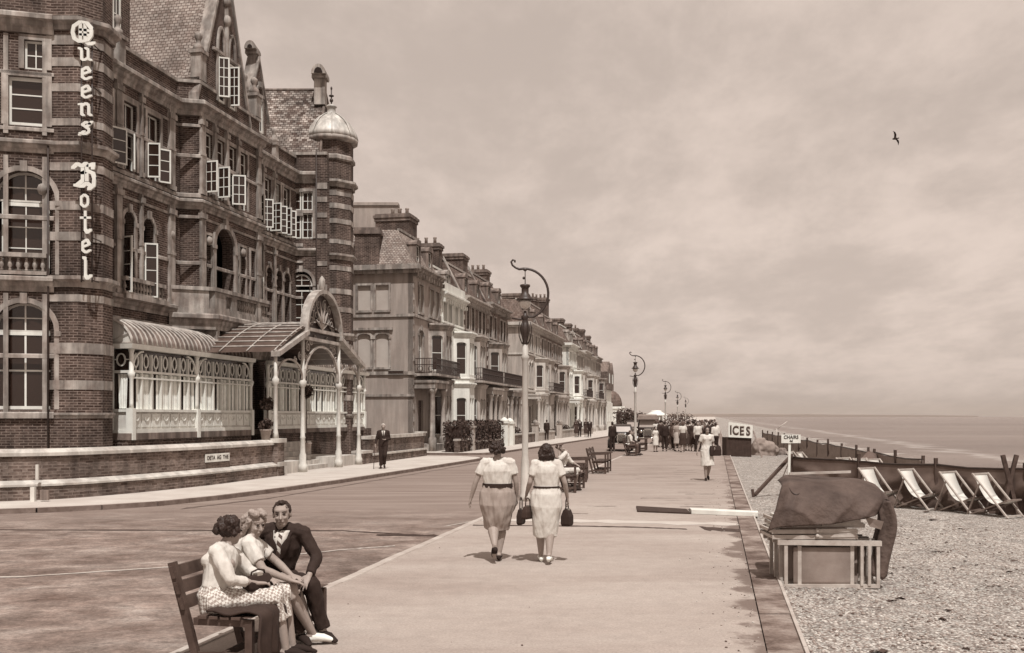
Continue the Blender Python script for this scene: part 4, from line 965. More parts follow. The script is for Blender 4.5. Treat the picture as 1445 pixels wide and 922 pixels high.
# horseshoe hood over the entrance
hr = (ps[2]-ps[1])/2-.12
p = arcpts(pc, hr, 5.0, 16, 1.0); p2 = arcpts(pc, hr+.13, 5.0, 16, 1.01)
for i in range(16):
    mb.hexa([W.P(p[i][0], -.12, p[i][1]), W.P(p2[i][0], -.12, p2[i][1]), W.P(p2[i+1][0], -.12, p2[i+1][1]), W.P(p[i+1][0], -.12, p[i+1][1]), W.P(p[i][0], .2, p[i][1]), W.P(p2[i][0], .2, p2[i][1]), W.P(p2[i+1][0], .2, p2[i+1][1]), W.P(p[i+1][0], .2, p[i+1][1])])
W.box(mb, pc-.08, pc+.08, -.08, .12, 6.55, 7.1); q = W.P(pc, .02, 0); mb.lathe((q.x, q.y, 0), [(.13, 6.6), (.10, 7.0), (.12, 7.15), (.02, 7.3)], 8)
# scrollwork in the spandrels and the tympanum
rs2 = random.Random(3)
def scroll(cx, cz, r, o=.0, w=.03, turns=1.4, ph=0):
    prev_ = None
    for i in range(16):
        t = i/15; a = ph+turns*2*math.pi*t; rr = r*(1-.8*t); cur = W.P(cx+rr*math.cos(a), o, cz+rr*math.sin(a))
        if prev_ is not None: mb.bar(prev_, cur, w, w)
        prev_ = cur
for sg in (-1, 1):
    for cx, cz, r in ((1.25, 4.55, .2), (.95, 4.75, .16), (1.45, 4.15, .17), (1.35, 3.8, .13), (.55, 4.9, .13), (1.95, 4.15, .17), (2.35, 4.0, .13), (.5, 5.75, .3), (.95, 5.55, .25), (.3, 6.2, .22), (1.15, 5.3, .18), (.75, 6.05, .2)):
        scroll(pc+sg*cx, cz, r, ph=1.2 if sg > 0 else 1.9)
# eagle-like lyre motif of the tympanum (plain leaf shapes)
for a_, l in ((-60, .7), (-35, .95), (-12, 1.1), (12, 1.1), (35, .95), (60, .7)):
    t = R(a_); b0 = W.P(pc, .04, 5.25); e = W.P(pc+l*math.sin(t), .04, 5.25+l*math.cos(t)); mb.tube([b0, b0.lerp(e, .5)+Vector((0, 0, .03)), e], [.02, .06, .015], 5)
W.box(mb, pc-hr, pc+hr, -.03, .12, 5.12, 5.24); W.box(mb, ps[1], ps[2], -.05, .1, 4.78, 4.9)
po = mb.build('porch', 'aged_paint', hotel)
mb = MB(); W.box(mb, pc-hr, pc+hr, -.07, -.03, 4.9, 5.12); p = arcpts(pc, hr, 5.0, 14, 1.0); mb.prism([W.P(x, -.1, z) for x, z in p], DN*.04); mb.build('dark_tympanum', 'iron', po)
for k, a in enumerate(ps):
    x = ppost(a, 1.25 if k == 0 else 0, 4.25 if k in (0, 3) else 4.95, .085 if k in (1, 2) else .075); x.build('porch_post', 'offwhite', po)
# porch glass roof
mb = MB(); rb = MB()
for a0, z0, a1, z1 in ((ps[0]-.15, eZ+.02, pc, 5.45), (ps[3]+.25, eZ+.02, pc, 5.45)):
    n = 10
    for i in range(n):
        t0, t1 = i/n, (i+1)/n; zz = lambda t: z0+(z1-z0)*math.sin(t*math.pi/2)
        A = lambda t, o: W.P(a0+(a1-a0)*t, o, zz(t)+.06)
        mb.add([A(t0, .1), A(t1, .1), A(t1, -3.2), A(t0, -3.2)], [(0, 1, 2, 3)], 0, True)
        rb.tube([A(t1, .1)+Vector((0, 0, .02)), A(t1, -3.2)+Vector((0, 0, .02))], .028, 4)
    for o in (-.0, -1.0, -2.0, -3.0): rb.tube([W.P(a0+(a1-a0)*i/10, o, z0+(z1-z0)*math.sin(i/10*math.pi/2)+.09) for i in range(11)], .03, 4)
pr = mb.build('porch_roof', mat('dirty_roof_glass', .09, .3, 3, rough=.3, spec=.5), po); rb.build('roof_bars', 'aged_paint', pr)
# steps
mb = MB()
for k in range(5): W.box(mb, ps[1]+.25, ps[2]-.25, -.35-.34*(k+1), -.35-.34*k, -.05, .16*(k+1))
W.box(mb, ps[0]-.2, ps[1]+.25, -2.1, -.1, -.05, .42); W.box(mb, ps[2]-.25, ps[3], -2.1, -.1, -.05, .42); W.box(mb, ps[0], ps[3], -3.1, -2.1, -.05, .98)
mb.build('entrance_steps', 'stone_pale', hotel)
# ------------------------------------------------------------------ blackletter sign
GL = {
 'u': [[(.06, .92), (.2, .82), (.2, .2), (.34, .08), (.54, .22)], [(.44, .92), (.58, .82), (.58, .18), (.74, .1)]],
 'e': [[(.2, .46), (.6, .62), (.44, .92), (.18, .74), (.18, .25), (.38, .08), (.64, .24)]],
 'n': [[(.04, .84), (.18, .88), (.18, .2), (.28, .1)], [(.18, .74), (.42, .92), (.57, .78), (.57, .2), (.7, .1)]],
 's': [[(.62, .78), (.4, .92), (.2, .74), (.56, .44), (.56, .24), (.34, .08), (.08, .18)], [(.04, .06), (.3, .3)], [(.46, .62), (.72, .94)]],
 'o': [[(.38, .94), (.16, .76), (.16, .26), (.38, .06), (.6, .26), (.6, .74), (.38, .94)]],
 't': [[(.34, 1.0), (.34, .22), (.46, .08), (.66, .2)], [(.1, .74), (.6, .74)]],
 'l': [[(.24, 1.0), (.34, .94), (.34, .2), (.46, .07), (.66, .2)]],
 'Q': [[(.7, .92), (.4, .98), (.1, .78), (.04, .5), (.12, .22), (.38, .06), (.72, .12), (.9, .36), (.92, .66), (.7, .92)], [(.40, .9), (.40, .16)], [(.62, .84), (.62, .2)], [(.42, .62), (.86, .56)], [(.42, .4), (.84, .36)], [(.6, .12), (.84, -.06), (1.02, .02)]],
 'H': [[(-.1, .82), (.1, .98), (.3, .88), (.46, 1.0)], [(.32, .92), (.32, .3), (.08, .12)], [(.5, .95), (.5, .32)], [(.32, .6), (.52, .7), (.76, .6), (.82, .4), (.8, .12), (.6, -.04)], [(.0, .12), (.3, .06), (.5, .2), (.64, .1)], [(.56, .9), (.8, .98), (.76, .8)]],
}
def letter(mb, ch, x0, zc, w, h, y, nib=(.155, .10), th=.05):
    for st in GL[ch]:
        for i in range(len(st)-1):
            (ax, ay), (bx, by) = st[i], st[i+1]
            if ax > bx or (ax == bx and ay > by): ax, ay, bx, by = bx, by, ax, ay
            nx, ny = nib[0]/2, nib[1]/2; jj = i*.0017
            P_ = [(ax-nx, ay+ny), (ax-nx, ay-ny), (ax+nx, ay-ny), (ax+nx, ay+ny), (bx-nx, by+ny), (bx-nx, by-ny), (bx+nx, by-ny), (bx+nx, by+ny)]
            # convex hull
            P_ = sorted(set(P_)); 
            def half(ps_):
                o = []
                for p_ in ps_:
                    while len(o) > 1 and (o[-1][0]-o[-2][0])*(p_[1]-o[-2][1])-(o[-1][1]-o[-2][1])*(p_[0]-o[-2][0]) <= 0: o.pop()
                    o.append(p_)
                return o
            hull = half(P_)[:-1]+half(P_[::-1])[:-1]
            mb.prism([(x0+u*w, y-jj, zc+(v-.5)*h) for u, v in hull], (0, th+jj, 0))
SY = 27.36; k = SY/FP
rows_ = [('Q', 101, 45.5, 30, 31), ('u', 110, 76.5, 24, 21), ('e', 111.5, 103.5, 25, 21), ('e', 111.5, 129.5, 25, 21), ('n', 110.5, 154.5, 25, 21), ('s', 111, 181, 25, 21), ('H', 106, 248, 32, 35), ('o', 111, 283.5, 21, 20), ('t', 112, 315, 23, 32), ('e', 112.5, 347.5, 22, 22), ('l', 112, 379.5, 24, 32)]
sign = root('letter_sign', 'tall vertical sign of white blackletter letters reading Queens Hotel on the corner turret', 'sign', ((120-722.5)*k, SY, 6))
for ch, px, py, w, h in rows_:
    mb = MB(); letter(mb, ch, (px-722.5)*k, 2+(588-py)*k, w*k*1.02, h*k, SY); mb.build('letter', 'white', sign)
mb = MB()
for px in (113, 128): mb.tube([((px-722.5)*k, SY+.09, 2+(588-398)*k), ((px-722.5)*k, SY+.09, 2+(588-30)*k)], .022, 5)
for py in (60, 120, 190, 270, 335, 395):
    for px in (113, 128): mb.tube([((px-722.5)*k, SY+.09, 2+(588-py)*k), ((px-722.5)*k, SY+.75, 2+(588-py)*k)], .018, 5)
mb.build('sign_frame', 'iron', sign)
# ------------------------------------------------------------------ boundary wall
bw = root('boundary_wall', 'low brick boundary wall with pale coping and stepped plinth before the hotel verandah', 'wall', (-9.5, 28.5, 0))
WP = [(-24, 22.9), (-15, 23.0), (-11.7, 23.7), (-10.3, 25.4), (-9.14, 28.3), (-8.6, 30.4), tuple(W.P(-.15, 0, 0).xy)]
def smooth_path(P, n=6):
    out = []
    for i in range(len(P)-1):
        p0, p1, p2, p3 = [Vector(P[max(0, min(len(P)-1, i+k))]) for k in (-1, 0, 1, 2)]
        for q in range(n):
            t = q/n; out.append(tuple(.5*((2*p1)+(-p0+p2)*t+(2*p0-5*p1+4*p2-p3)*t*t+(-p0+3*p1-3*p2+p3)*t**3)))
    return out+[P[-1]]
WP = smooth_path(WP)
mb = MB(); sweep(mb, WP, [(-.3, -.1), (.0, -.1), (.0, 1.05), (-.3, 1.05)], 0); sweep(mb, WP, [(.001, -.1), (.16, -.1), (.16, .33), (.001, .33)], 0); mb.build('brickwork', 'brick_light', bw)
mb = MB(); sweep(mb, WP, [(-.36, 1.05), (.07, 1.05), (.07, 1.13), (-.04, 1.22), (-.26, 1.22), (-.36, 1.13)], 0); mb.build('coping', 'stone_pale', bw)
mb = MB(); sweep(mb, WP, [(.001, .331), (.20, .331), (.20, .38), (.001, .47)], 0); mb.build('plinth_course', 'stone_pale', bw)
mb = MB(); W.box(mb, -.25, .25, -.3, .2, -.1, 1.12); mb.build('gate_pier', 'brick_light', bw); mb = MB(); W.box(mb, -.32, .32, -.36, .26, 1.12, 1.26); W.box(mb, -.3, .3, .2, .3, .331, .47); mb.build('pier_cap', 'stone_pale', bw)
b2w = root('side_wall', 'low brick wall with stepped plinth running from the porch to the side street', 'wall', (-5, 48, 0))
e1, e2 = sY(42.6, 33.5), sY(50.6, 33.5)
mb = MB(); W.box(mb, e1, e2, -.3, 0, -.1, 1.02); W.box(mb, e1, e2, .001, .14, -.1, .32); W.box(mb, ps[3]+.1, e1-.01, -.3, .12, -.1, .45); mb.build('brickwork', 'brick_light', b2w)
mb = MB(); W.box(mb, e1-.04, e2+.05, -.36, .07, 1.02, 1.16); W.box(mb, e1, e2+.02, .002, .18, .321, .4); W.box(mb, ps[3]+.05, e1-.02, -.34, .17, .45, .56); W.box(mb, e2-.4, e2+.1, -.4, .12, 1.16, 1.24); mb.build('coping', 'stone_pale', b2w)
# plate sign on the wall
mb = MB(); s0 = sY(G(308, 640).y, 33.5)
for i in range(len(WP)-1):
    pass
pa, pb = Vector((-8.97, 28.9)), Vector((-8.64, 30.15))
PF = Face(pa, (pb-pa), (DN.x, DN.y)); PF.n = Vector((PF.u.y, -PF.u.x, 0))
pl = root('wall_plate', 'small white enamel plate on the brick wall beside the porch reading DETA AG THE', 'sign', (-8.8, 29.5, .8))
PF.box(mb, .0, 1.3, .03, .06, .66, .90); mb.build('plate', 'white', pl)
# small stand pipe and marker stone at the near wall
mk = root('marker_post', 'short white marker post against the brick wall beside a small plate', 'post', (-11.3, 23.4, 0))
mb = MB(); mb.box(-11.32, -11.22, 23.30, 23.40, 0, .34); mb.box(-11.29, -11.23, 23.5, 23.56, .5, .86); mb.build('post', 'offwhite', mk)
mb = MB(); mb.box(-11.10, -10.90, 23.32, 23.38, .03, .27); mb.build('plate', 'stone_dark', mk)
rv = random.Random(21)
# ------------------------------------------------------------------ terrace houses
CT = -17.37
def house(Y0, Y1, label, wm='stucco_cream', tm='stucco_white', rm='slate', bayside=0, ironb=True, side=False, zc=10.3, mans=2.3, brick=False, nwin=3, dormers=2, stack=True, stackw=1.7, stackm='brick', porch=True, bayw=.42, back=9, group='terraced houses along the seafront', name='terraced_house', baym=None, parapet=False, detail=2, blinds=True):
    rt = root(name, label, 'house', (CT+.205*Y0, Y0, 0), group)
    F = front(CT, Y0); L = sY(Y1, Y0)-.015
    bw_ = L*bayw; b0 = (.25 if bayside == 0 else L-bw_-.25); b1 = b0+bw_; bd = .95
    ds_ = b1+.3 if bayside == 0 else .25; de = L-.25 if bayside == 0 else b0-.3; dc = (ds_+de)/2
    ops = []; gz, fz, sz = (.55, 3.7), (4.75, 7.1), (8.1, 9.75)
    w = .95
    cols = [b0+bw_*.25, b0+bw_*.75, dc-.62 if de-ds_ > 2.6 else dc, dc+.62] if de-ds_ > 2.6 else [b0+bw_*.25, b0+bw_*.75, dc]
    for c_ in cols: ops.append((c_, sz[0], .85, sz[1]-sz[0], False))
    for c_ in cols[2:]: ops.append((c_, fz[0], .9, fz[1]-fz[0], .5))
    ops.append((dc-.35 if de-ds_ > 2.6 else dc, .45, 1.0, 2.5, False))
    if de-ds_ > 2.6: ops.append((dc+.85, gz[0], .8, 2.6, .5))
    mb = MB(); wall(mb, F, .15, L-.15 if False else L, 0, zc, ops, .22); F.box(mb, 0, .15, -.3, .0, 0, zc)
    # party and side walls
    for a in ((0.0, L) if not side else (L,)):
        mb.add([F.P(a, -back, 0), F.P(a, 0, 0), F.P(a, 0, zc), F.P(a, -back, zc)], [(0, 1, 2, 3)])
    wl = mb.build('front_wall', wm, rt)
    mb = MB(); backing(mb, F, .1, L-.1, .2, zc-.2, -.5); mb.build('dark_rooms', 'dark', rt)
    if side:
        FS = Face(F.P(0, 0, 0), -DN, -DU)     # faces back towards the camera, s runs away from the front
        mb = MB(); bl = []
        for c_ in (.95, 2.05) if side == 1 else (): bl += [(c_+.9, 8.15, .8, 1.45, False), (c_+.9, 4.85, .8, 1.95, .45)]
        wall(mb, FS, 0.0, back, 0, zc, bl, .1); mb.build('side_wall', wm, rt)
        mb = MB()
        for c_, z_, w_, h_, a_ in bl: backing(mb, FS, c_-w_/2, c_+w_/2, z_, z_+h_, -.1)
        if bl: mb.build('blind_windows', mat('blind_recess', .43, .08, 1.5, bump=.1), rt)
        mb = MB()
        for c_, z_, w_, h_, a_ in bl: surround(mb, FS, c_, z_, w_, h_, a_, .12, .05, key=False); FS.box(mb, c_-w_/2-.1, c_+w_/2+.1, -.02, .1, z_-.12, z_)
        for z_, h_ in ((7.75, .16), (4.4, .2), (3.15, .14)): FS.box(mb, -.1, back, -.02, .09, z_, z_+h_)
        if side == 1: FS.box(mb, 1.2, 3.6, -.02, .14, 7.0, 7.14)
        mb.build('side_mouldings', tm if side != 1 else 'stone', rt)
    # bay
    mb = MB(); bp_ = [(b0, 0), (b0+.55, bd), (b1-.55, bd), (b1, 0)]
    bm_ = baym or tm
    segs = [(bp_[i], bp_[i+1]) for i in range(3)]; top = 7.35 if detail else 4
    for (sa, oa), (sb, ob) in segs:
        pa_, pb_ = F.P(sa, oa, 0), F.P(sb, ob, 0); d = pb_-pa_; n_ = Vector((d.y, -d.x, 0)).normalized(); Fs = Face(pa_, d, n_); l = d.length
        oo = [(l/2, gz[0]+.35, l*.62, 2.35, .4), (l/2, fz[0]+.05, l*.62, 2.15, .4)] if l < 1.3 else [(l*.27, gz[0]+.35, l*.34, 2.35, .4), (l*.73, gz[0]+.35, l*.34, 2.35, .4), (l*.27, fz[0]+.05, l*.34, 2.15, .4), (l*.73, fz[0]+.05, l*.34, 2.15, .4)]
        wall(mb, Fs, 0, l, 0, top, oo, .16)
        for c_, z_, w_, h_, a_ in oo:
            sash(Fs, c_-w_/2, c_+w_/2, z_, z_+h_, -.12, rt, 0, 1, .05, .04, depth=.04, blind=0, curtain=(2 if detail > 1 and random.random() < .6 else 0))
            if random.random() < .0: pass
    bay = mb.build('bay_window', bm_, rt)
    mb = MB(); pth = [fp(F, *q) for q in bp_]
    for z_, h_, d_ in ((top-.05, .34, .2), (3.95, .3, .16), (4.5, .1, .06), (.72, .12, .06)): sweep(mb, pth, corn(z_, h_, d_, -.3) if h_ > .2 else band(z_, h_, d_), 0)
    mb.add([(*pth[i], top+.27) for i in range(4)], [(0, 1, 2, 3)])
    mb.build('bay_cornice', tm, bay)
    # flat windows
    for c_, z_, w_, h_, a_ in ops:
        if z_ < 4 and w_ == 1.0: continue
        sash(F, c_-w_/2, c_+w_/2, z_, z_+h_, -.16, rt, 0, 1, .055, .045, depth=.05, curtain=(2 if detail > 1 and random.random() < .5 else 0))
    mb = MB()
    dcx = ops[len(cols)+len(cols[2:])][0]
    F.box(mb, dcx-.48, dcx+.48, -.2, -.14, .45, 2.5); F.box(mb, dcx-.48, dcx+.48, -.2, -.13, 2.55, 2.95); d_ = mb.build('front_door', 'wood_dark' if random.random() < .6 else 'wood_mid', rt)
    # trims
    mb = MB()
    for c_, z_, w_, h_, a_ in ops:
        if z_ > 4: q_ = MB(); surround(q_, F, c_, z_, w_, h_, a_, .13, .06, key=z_ < 8); F.box(q_, c_-w_/2-.16, c_+w_/2+.16, -.02, .12, z_-.12, z_); q_.build('window_surround', tm, rt)
    for z_, h_, d__ in ((4.3, .2, .12), (7.75, .16, .1)): sweep(mb, [fp(F, 0), fp(F, L)], band(z_, h_, d__), 0)
    if detail:
        for a in (.09, L-.09):
            n_ = 14
            for q in range(n_):
                F.box(mb, a-(.09 if q % 2 else .09), a+(.2 if q % 2 and a < 1 else .09), -.02, .05, .3+q*.7, .3+q*.7+.34)
    mb.build('string_courses', tm, rt)
    mb = MB(); sweep(mb, [fp(F, -.0, -1.0 if side else 0), fp(F, -.0, 0), fp(F, L, 0)] if False else [fp(F, 0), fp(F, L)], corn(zc-.05, .5, .45, -.3), 0)
    if side: FS.box(mb, -.46, back, -.1, .4, zc+.15, zc+.44); FS.box(mb, -.3, back, -.1, .25, zc-.05, zc+.15)
    k = int(L/.55)
    for i in range(k+1): a = .12+(L-.24)*i/k; F.box(mb, a-.07, a+.07, 0, .3, zc-.22, zc+.02)
    if parapet: F.box(mb, 0, L, -.25, .1, zc+.45, zc+1.1)
    mb.build('cornice', tm, rt)
    # mansard roof
    mb = MB(); zt = zc+.42; P = F.P
    a0 = .0 if not side else .1; sx_ = 1.3 if side else 0
    A = [P(a0, -.1, zt), P(L, -.1, zt), P(L, -1.35, zt+mans), P(a0+sx_, -1.35, zt+mans)]
    mb.add(A, [(0, 1, 2, 3)])
    mb.add([P(a0+sx_, -1.35, zt+mans), P(L, -1.35, zt+mans), P(L, -back, zt+mans+.5), P(a0+sx_, -back, zt+mans+.5)], [(0, 1, 2, 3)])
    mb.add([P(a0, -.1, zt), P(a0+sx_, -1.35, zt+mans), P(a0+sx_, -back, zt+mans+.5), P(a0, -back, zt)], [(0, 1, 2, 3)])
    rf = mb.build('mansard_roof', rm, rt)
    mb = MB(); mb.bar(P(a0+sx_, -1.33, zt+mans+.04), P(L, -1.33, zt+mans+.04), .14, .14)
    if not side: mb.hexa([P(0, -.2, zt), P(.22, -.2, zt), P(.22, -1.5, zt+mans+.25), P(0, -1.5, zt+mans+.25), P(0, -.2, zt+.25), P(.22, -.2, zt+.25), P(.22, -1.5, zt+mans+.5), P(0, -1.5, zt+mans+.5)])
    mb.build('roof_edging', tm, rf)
    for i in range(dormers):
        c_ = L*(i+.5)/dormers if not side else sx_*.6+(L-sx_*.6)*(i+.5)/dormers; mb = MB(); F.box(mb, c_-.5, c_-.38, -1.3, -.3, zt, zt+1.5); F.box(mb, c_+.38, c_+.5, -1.3, -.3, zt, zt+1.5)
        p_ = arcpts(c_, .56, zt+1.45, 8, .6); mb.prism([P(x, -.25, z) for x, z in p_], DN*-1.1); F.box(mb, c_-.38, c_+.38, -1.3, -.3, zt, zt+.2)
        dm = mb.build('dormer', 'stone_dark' if Y0 < 150 and wm != 'stucco_white' else 'stone', rt); sash(F, c_-.38, c_+.38, zt+.2, zt+1.45, -.42, dm, 1, 1, .05, name='dormer_window')
    if stack:
        sh = rv.choice((-.3, .1, .5, .9)); stackw = stackw*rv.choice((.7, 1, 1.3)); cw = rv.choice((.42, .6, .8))
        mb = MB(); c_ = L-.15-cw; o1_ = -1.5; F.box(mb, c_-cw, c_+cw, o1_-stackw-1.0, o1_, zt+mans-1.2, zt+mans+sh+1.2); st = mb.build('chimney_stack', stackm, rt)
        mb = MB(); F.box(mb, c_-cw-.13, c_+cw+.13, o1_-stackw-1.13, o1_+.13, zt+mans+sh+1.2, zt+mans+sh+1.36); F.box(mb, c_-cw-.07, c_+cw+.07, o1_-stackw-1.06, o1_+.06, zt+mans+sh+1.0, zt+mans+sh+1.2); F.box(mb, c_-cw-.04, c_+cw+.04, o1_-stackw-1.03, o1_+.03, zt+mans+sh+1.36, zt+mans+sh+1.46); mb.build('stack_cap', 'stone_dark', st)
        mb = MB()
        for q in range(rv.choice((0, 0, 2, 3))): p = P(c_, o1_-.4-q*(stackw+.3)/3.2, 0); mb.lathe((p.x, p.y, 0), [(.12, zt+mans+sh+1.46), (.10, zt+mans+sh+1.8), (.13, zt+mans+sh+1.86), (.13, zt+mans+sh+1.92)], 8)
        if mb.v: mb.build('chimney_pots', mat('terracotta', .30, .3, 4), st)
    if ironb:
        mb = MB(); z_ = 4.35; o_ = bd+.35
        bpp = [fp(F, b0-.2, .02), fp(F, b0-.1, o_), fp(F, L-.3 if bayside == 0 else b1+.1, o_), fp(F, L-.25 if bayside == 0 else b1+.2, .02)]
        if bayside == 1: bpp = [fp(F, .3, .02), fp(F, .3, o_), fp(F, b1+.1, o_), fp(F, b1+.2, .02)]
        for z0_, z1_ in ((z_, z_+.14),): sweep(mb, bpp, [(-1.3, z0_), (.05, z0_), (.05, z1_), (-1.3, z1_)], 1)
        for z0_ in (z_+.18, z_+.98, z_+.62): sweep(mb, bpp, [(-.02, z0_), (.02, z0_), (.02, z0_+.045), (-.02, z0_+.045)], 0)
        for i in range(3):
            A_, B_ = Vector(bpp[i]), Vector(bpp[i+1]); n_ = max(2, int((B_-A_).length/.13))
            for q in range(n_): p = A_.lerp(B_, q/n_); mb.box(p.x-.014, p.x+.014, p.y-.014, p.y+.014, z_+.14, z_+.98)
            n2_ = max(1, int((B_-A_).length/.55))
            for q in range(n2_):
                p = A_.lerp(B_, (q+.5)/n2_)
                for t in range(8): t0, t1 = t/8*6.283, (t+1)/8*6.283; dd_ = (B_-A_).normalized(); mb.bar((p.x+dd_.x*.16*math.cos(t0), p.y+dd_.y*.16*math.cos(t0), z_+.4+.16*math.sin(t0)), (p.x+dd_.x*.16*math.cos(t1), p.y+dd_.y*.16*math.cos(t1), z_+.4+.16*math.sin(t1)), .03, .03)
        mb.build('iron_balcony', ['iron', tm], rt)
    if porch:
        mb = MB()
        for c_ in ([ds_+.15, de-.15] if de-ds_ < 3.2 else [ds_+.15, (ds_+de)/2, de-.15]):
            p = F.P(c_, bd+.1, 0); mb.lathe((p.x, p.y, 0), [(.24, 0), (.24, .7), (.2, .78), (.155, .85), (.14, 3.3), (.2, 3.4), (.24, 3.5), (.24, 3.62)], 10)
        F.box(mb, ds_-.1, de+.1, -.02, bd+.32, 3.62, 3.95); F.box(mb, ds_-.16, de+.16, -.02, bd+.4, 3.95, 4.1); F.box(mb, ds_, de, -.02, bd+.3, 0, .4)
        mb.build('porch', tm, rt)
    return rt
H = [
 (57.0, 62.7, 'grey rendered corner house with blind side windows, nearest of the terrace', dict(wm='stucco_grey', tm='stone', side=1, bayside=1, ironb=True, dormers=2, rm='tile', stackm='brick', stackw=1.2)),
 (62.7, 68.5, 'bright white stuccoed house beside the grey corner house', dict(wm='stucco_white', tm='stucco_white', bayside=1, ironb=False, zc=9.5, dormers=1, mans=2.0, porch=False, parapet=True)),
 (68.5, 75.6, 'brick house with iron balcony just beyond the white house', dict(wm='brick_light', tm='stucco_cream', bayside=0, ironb=True, baym='stucco_cream', dormers=2, zc=9.95)),
 (75.6, 83.0, 'brick house with iron balcony at the end of the first block', dict(wm='brick_light', tm='stone', bayside=0, ironb=True, baym='stucco_cream', dormers=2)),
 (91.5, 98.5, 'pale corner house with plain side wall, first of the second block', dict(wm='stucco_cream', tm='stucco_trim', side=2, bayside=1, ironb=False, dormers=2)),
 (98.5, 105.5, 'brown brick house second in the second block, behind the tall lamp', dict(dormers=1, mans=2.7, wm='brick_light', tm='stucco_cream', bayside=0, ironb=True)),
 (105.5, 112.5, 'brown brick house at the far end of the second block', dict(wm='brick_light', tm='stucco_cream', bayside=1, ironb=False)),
 (117.5, 124, 'white corner house, first of the third block', dict(wm='stucco_white', tm='stucco_white', side=2, bayside=1, ironb=False, detail=1)),
 (124, 130.5, 'cream house second in the third block', dict(zc=9.9, dormers=1, wm='stucco_cream', tm='stucco_trim', bayside=0, ironb=True, detail=1)),
 (130.5, 137, 'cream house third in the third block', dict(wm='stucco_cream', tm='stucco_trim', bayside=1, ironb=False, detail=1)),
 (137, 143.5, 'pale house fourth in the third block', dict(zc=10.0, mans=1.8, wm='stucco_trim', tm='stucco_trim', bayside=0, ironb=True, detail=1)),
 (143.5, 150, 'cream house at the far end of the third block', dict(wm='stucco_cream', tm='stone', bayside=1, ironb=False, detail=1)),
]
for Y0, Y1, lab, kw in H:
    hh = house(Y0, Y1, lab, **kw)
    if Y0 == 57.0:
        kk_ = 58.2/FP; x0, x1 = (503-722.5)*kk_, (537-722.5)*kk_; mb = MB(); mb.box(x0, x1, 57.6, 58.8, 10.2, 2+(588-333)*kk_); st = mb.build('chimney_stack', 'brick', hh)
        mb = MB(); mb.box(x0-.12, x1+.12, 57.5, 58.9, 2+(588-333)*kk_, 2+(588-328)*kk_); mb.box(x0-.05, x1+.05, 57.55, 58.85, 2+(588-328)*kk_, 2+(588-324)*kk_); mb.build('stack_cap', 'stone_dark', st)
# dark gabled house that closes the row
rt = root('gabled_house', 'dark gabled house on a white ground floor closing the far end of the terrace', 'house', (CT+.205*154, 154, 0)); F = front(CT+.6, 153)
mb = MB(); F.box(mb, 0, 9, -9, 0, 0, 4.2); F.box(mb, 0, 9, -9, -.2, 4.2, 6.2); mb.build('lower_walls', 'stucco_white', rt)
mb = MB(); F.box(mb, .2, 8.8, -8.8, .2, 6.2, 8.9); mb.prism([F.P(.2, .2, 8.9), F.P(4.5, .2, 8.9), F.P(2.3, .2, 10.6)], DN*-8); mb.prism([F.P(4.5, .2, 8.9), F.P(8.8, .2, 8.9), F.P(6.7, .2, 10.6)], DN*-8); mb.build('upper_storeys', 'brick_light', rt)
for i, (a, z) in enumerate([(1.6, 1.2), (4.5, 1.2), (7.2, 1.2), (2, 7.2), (6.6, 7.2)]): sash(F, a-.5, a+.5, z, z+1.5, .03 if z < 5 else .24, rt, 1, 1)
# big pale stack and small stack behind the corner house
rt = root('rendered_stack', 'tall pale rendered party wall stack rising behind the grey corner house', 'chimney', (-8, 66, 0))
mb = MB(); z0 = 2+(588-345)*66/FP; mb.box((505-722.5)*66/FP-1, (562-722.5)*66/FP, 65.6, 66.4, 0, 2+(588-292)*66/FP); mb.box((505-722.5)*66/FP-1.1, (563-722.5)*66/FP, 65.5, 66.5, 2+(588-292)*66/FP, 2+(588-290)*66/FP+.1); mb.build('stack', 'stucco_grey', rt)
mb = MB(); k = 64/FP; x0, x1 = (563-722.5)*k, (580-722.5)*k; mb.box(x0, x1, 63.6, 64.6, 9, 2+(588-325)*k); mb.box(x0-.08, x1+.08, 63.5, 64.7, 2+(588-325)*k, 2+(588-320)*k)
for q in range(3): xx = x0+(x1-x0)*(q+.5)/3; mb.lathe((xx, 64, 0), [(.12, 2+(588-320)*k), (.1, 2+(588-311)*k)], 8)
mb.build('small_stack', 'stone_pale', rt)
# domed shelter beyond the houses
k = 190/FP; rt = root('domed_building', 'small white building with a dark round dome beyond the end of the terrace', 'building', ((868-722.5)*k, 190, 0))
cx = (864-722.5)*k; mb = MB(); mb.box(cx-2.4, (879-722.5)*k, 188, 193, 0, 2+(588-577)*k); mb.box(cx-2.6, (880-722.5)*k, 187.8, 193.2, 2+(588-577)*k, 2+(588-574)*k); mb.build('walls', 'stucco_white', rt)
mb = MB(); zb = 2+(588-574)*k; mb.lathe((cx, 190.5, 0), [(1.95, zb), (1.95, zb+.6), (1.75, zb+1.5), (1.3, zb+2.3), (.7, zb+2.85), (.05, zb+3.05)], 20); mb.build('dome', 'slate', rt)
mb = MB(); mb.box((868-722.5)*k, (875-722.5)*k, 187.9, 188.0, .2, 2.9); mb.build('doorway', 'dark', rt)
